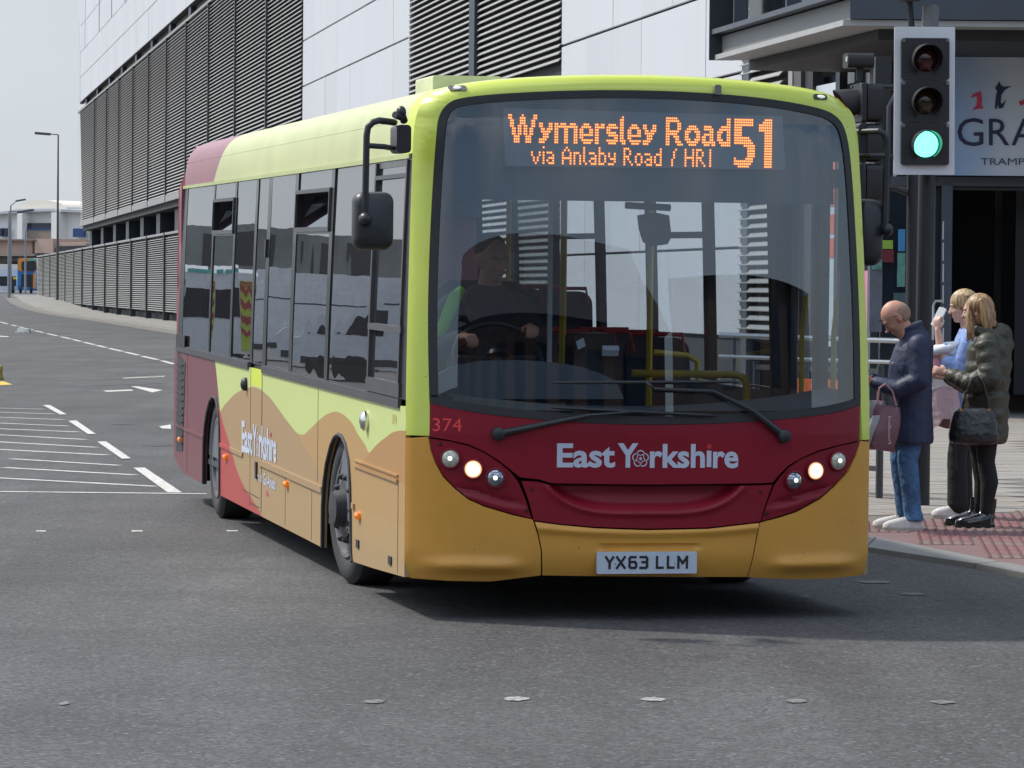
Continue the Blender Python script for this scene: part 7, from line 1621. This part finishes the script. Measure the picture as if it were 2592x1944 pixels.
g = G(); loft(g, [((-.05, 0, .80), .13, .165), ((-.05, 0, 1.0), .12, .15), ((-.06, 0, 1.2), .125, .17), ((-.07, 0, 1.32), .105, .165), ((-.065, 0, 1.39), .07, .08)])
limb(g, [(-.065, .175, 1.325), (.04, .205, 1.09), (.10, .19, 1.13)], [.066, .062, .062]); limb(g, [(-.065, -.175, 1.325), (-.02, -.215, 1.07), (.12, -.14, 1.03)], [.066, .06, .055]); solid(g, 'shirt', M_shirt, W2, .009, 2, .008)
g = G(); loft(g, [((-.06, 0, .85), .12, .155), ((-.06, 0, .74), .12, .165)])
for sy, dx in ((-1, .01), (1, .06)): limb(g, [(-.06+dx*.3, sy*.08, .76), (-.04+dx, sy*.083, .46), (-.05+dx, sy*.087, .10)], [.092, .072, .078])
solid(g, 'trousers', M_leg, W2, .009, 2, .006)
shoe('shoe', W2, (-.0, .09, 0), (1, .04), M_wsh, M_wso, .265); shoe('shoe', W2, (-.16, -.085, 0), (1, -.1), M_wsh, M_wso, .265)
bpy.context.view_layer.update()
PH = held('phone', world_of(W2, (.165, .10, 1.47)), W2); tag(PH, 'pale grey phone held up by the blonde woman behind the olive coat', 'phone'); g = G(); g.rbox(-.006, .006, -.036, .036, -.075, .075, .012, axis='x'); o = g.build('case', mat('phone_grey', (.45, .47, .5), .3), PH); o.rotation_euler = (R_(-14), R_(-24), R_(50))
JK = held('folded_jacket', world_of(W2, (.075, .10, 1.13)), W2); tag(JK, 'pink and white garment draped over the arm between the man and the women', 'jacket')
g = G(); g.ell((.05, 0, .03), (.13, .08, .09), rotY(.3), 18, 12); g.ell((.14, .02, -.02), (.09, .07, .09), rotY(-.2), 16, 10); solid(g, 'fold', cloth('garment_pink', (.60, .27, .31), .7, .15, 9, .7, 14), JK, .010, 2, .014)
g = G(); g.ell((.07, .03, .105), (.15, .09, .045), rotY(.25), 18, 10); g.ell((-.02, .02, .085), (.08, .08, .045), rotY(.1), 14, 10); solid(g, 'collar', cloth('garment_white', (.68, .70, .72), .7, .1, 9, .6, 14), JK, .009, 2, .01)
g = G(); g.tube([(-.05, .075, .115), (.04, .085, .135), (.13, .08, .10), (.20, .06, .05)], [.010, .016, .016, .008], 8); g.build('stripe', mat('garment_blue', (.06, .22, .62), .6), JK)
g = G(); n = 26
def drape(u, v): a = u*6.28; return (.06+(.105+.05*v)*cos(a)+.02*sin(5*a)*v-.04*v, (.06+.02*v)*sin(a)+.015*cos(6*a)*v, -.04-.40*v-.04*sin(3*a)*v)
g.grid(drape, lin(0, 1, 40), lin(0, 1, 10)); o = g.build('hanging_skirt', cloth('garment_lilac', (.50, .36, .38), .7, .12, 6, .6, 18), JK)
g = G(); g.grid(lambda u, v: (lambda p: (p[0]*1.02, p[1]*1.05, p[2]))(drape(u, v*.35)), lin(0, 1, 40), lin(0, 1, 6)); g.build('upper_skirt', cloth('garment_pale', (.62, .58, .60), .6, .1, 6, .6, 18), JK)

# ---- the driver
dxl, dzl = bpx(1249, 655, 1.25)
drv = bpx(1249, 655, 1.25); bpy.context.view_layer.update()
DW = BM @ Vector((dxl, 1.28, 0.0)); DR = empty('person', tuple(DW), B_YAW-pi/2+R_(6), label='person driving the bus in a dark jacket with a lime high visibility strip', cat='person')
zs_ = (BM @ Vector((dxl, 1.28, dzl))).z-DW.z; hc = (.0, 0, zs_); hr = rotY(R_(14)) @ Matrix.Rotation(R_(14), 3, 'Z')
g = G(); head(g, hc, hr, 1.05); z_ = zs_; limb(g, [(-.02, 0, z_-.08), (-.06, 0, z_-.2)], [.06, .068])
loft(g, [((-.12, 0, z_-.75), .13, .16), ((-.12, 0, z_-.5), .13, .16), ((-.09, 0, z_-.28), .11, .18), ((-.07, 0, z_-.17), .06, .09)])
h1, h2 = (.28, .13, z_-.37), (.24, -.22, z_-.42)
limb(g, [(-.09, .2, z_-.24), (-.02, .28, z_-.5), h1], [.05, .045, .03]); limb(g, [(-.09, -.2, z_-.24), (-.02, -.29, z_-.5), h2], [.05, .045, .03]); hand(g, h1, (1, -.1, .1), (0, -.2, -1), 1.3, 1.0, True); hand(g, h2, (1, .1, .1), (0, .2, -1), 1.3, 1.0, False)
for sy in (-1, 1): limb(g, [(-.1, sy*.1, z_-.78), (.32, sy*.12, z_-.72), (.38, sy*.12, z_-1.12)], [.085, .06, .045])
solid(g, 'body', M_skin, DR, .009, 3); face_bits(DR, hc, hr, 1.05, mat('driver_hair', (.05, .035, .025), .8))
g = G(); g.ell(Vector(hc)+hr @ Vector((-.025, 0, .05)), (.098, .086, .088), hr, 20, 12); solid(g, 'hair', mat('driver_hair', (.05, .035, .025), .8), DR, .007, 1)
g = G(); loft(g, [((-.12, 0, z_-.78), .17, .20), ((-.12, 0, z_-.5), .17, .21), ((-.10, 0, z_-.30), .15, .22), ((-.08, 0, z_-.20), .11, .16), ((-.06, 0, z_-.14), .085, .09)])
limb(g, [(-.09, .2, z_-.27), (-.02, .29, z_-.5), (.2, .17, z_-.40)], [.082, .07, .052]); limb(g, [(-.09, -.2, z_-.27), (-.02, -.3, z_-.5), (.17, -.23, z_-.43)], [.082, .07, .052]); solid(g, 'jacket', cloth('driver_jacket', (.05, .055, .068), .8, .2, 8, .5, 18), DR, .012, 2, .01)
M_hv = mat('hi_vis_lime', (.25, .75, .02), .5, emit=(.2, .9, .02), estr=.0)
g = G(); g.tube([(-.02, -.16, z_-.16), (.0, -.20, z_-.20), (.02, -.24, z_-.28), (.03, -.30, z_-.42), (.02, -.33, z_-.55)], [.02, .035, .035, .03, .02], 8); g.build('hi_vis_strip', M_hv, DR)
g = G(); loft(g, [((-.12, 0, z_-.92), .2, .2), ((-.12, 0, z_-.78), .2, .2)]); 
for sy in (-1, 1): limb(g, [(-.08, sy*.1, z_-.80), (.33, sy*.12, z_-.74), (.39, sy*.12, z_-1.1)], [.1, .075, .06])
solid(g, 'trousers', M_leg, DR, .014, 2)
ds = bpy.data.objects.new('driver_seat', None); link(ds, BUS); ds.location = (dxl, 1.42, 0)
g = G(); g.rbox(-.24, .24, -.28, .2, z_-1.0, z_-.86, .05, axis='y'); g.build('cushion', M_seat, ds)
g = G(); pts = rrect(-.25, .25, z_-.9, z_-.12, .1, 5); g.prism([(a, .16, b) for a, b in pts], [(a, .28, b) for a, b in pts]); g.build('backrest', M_seat, ds)
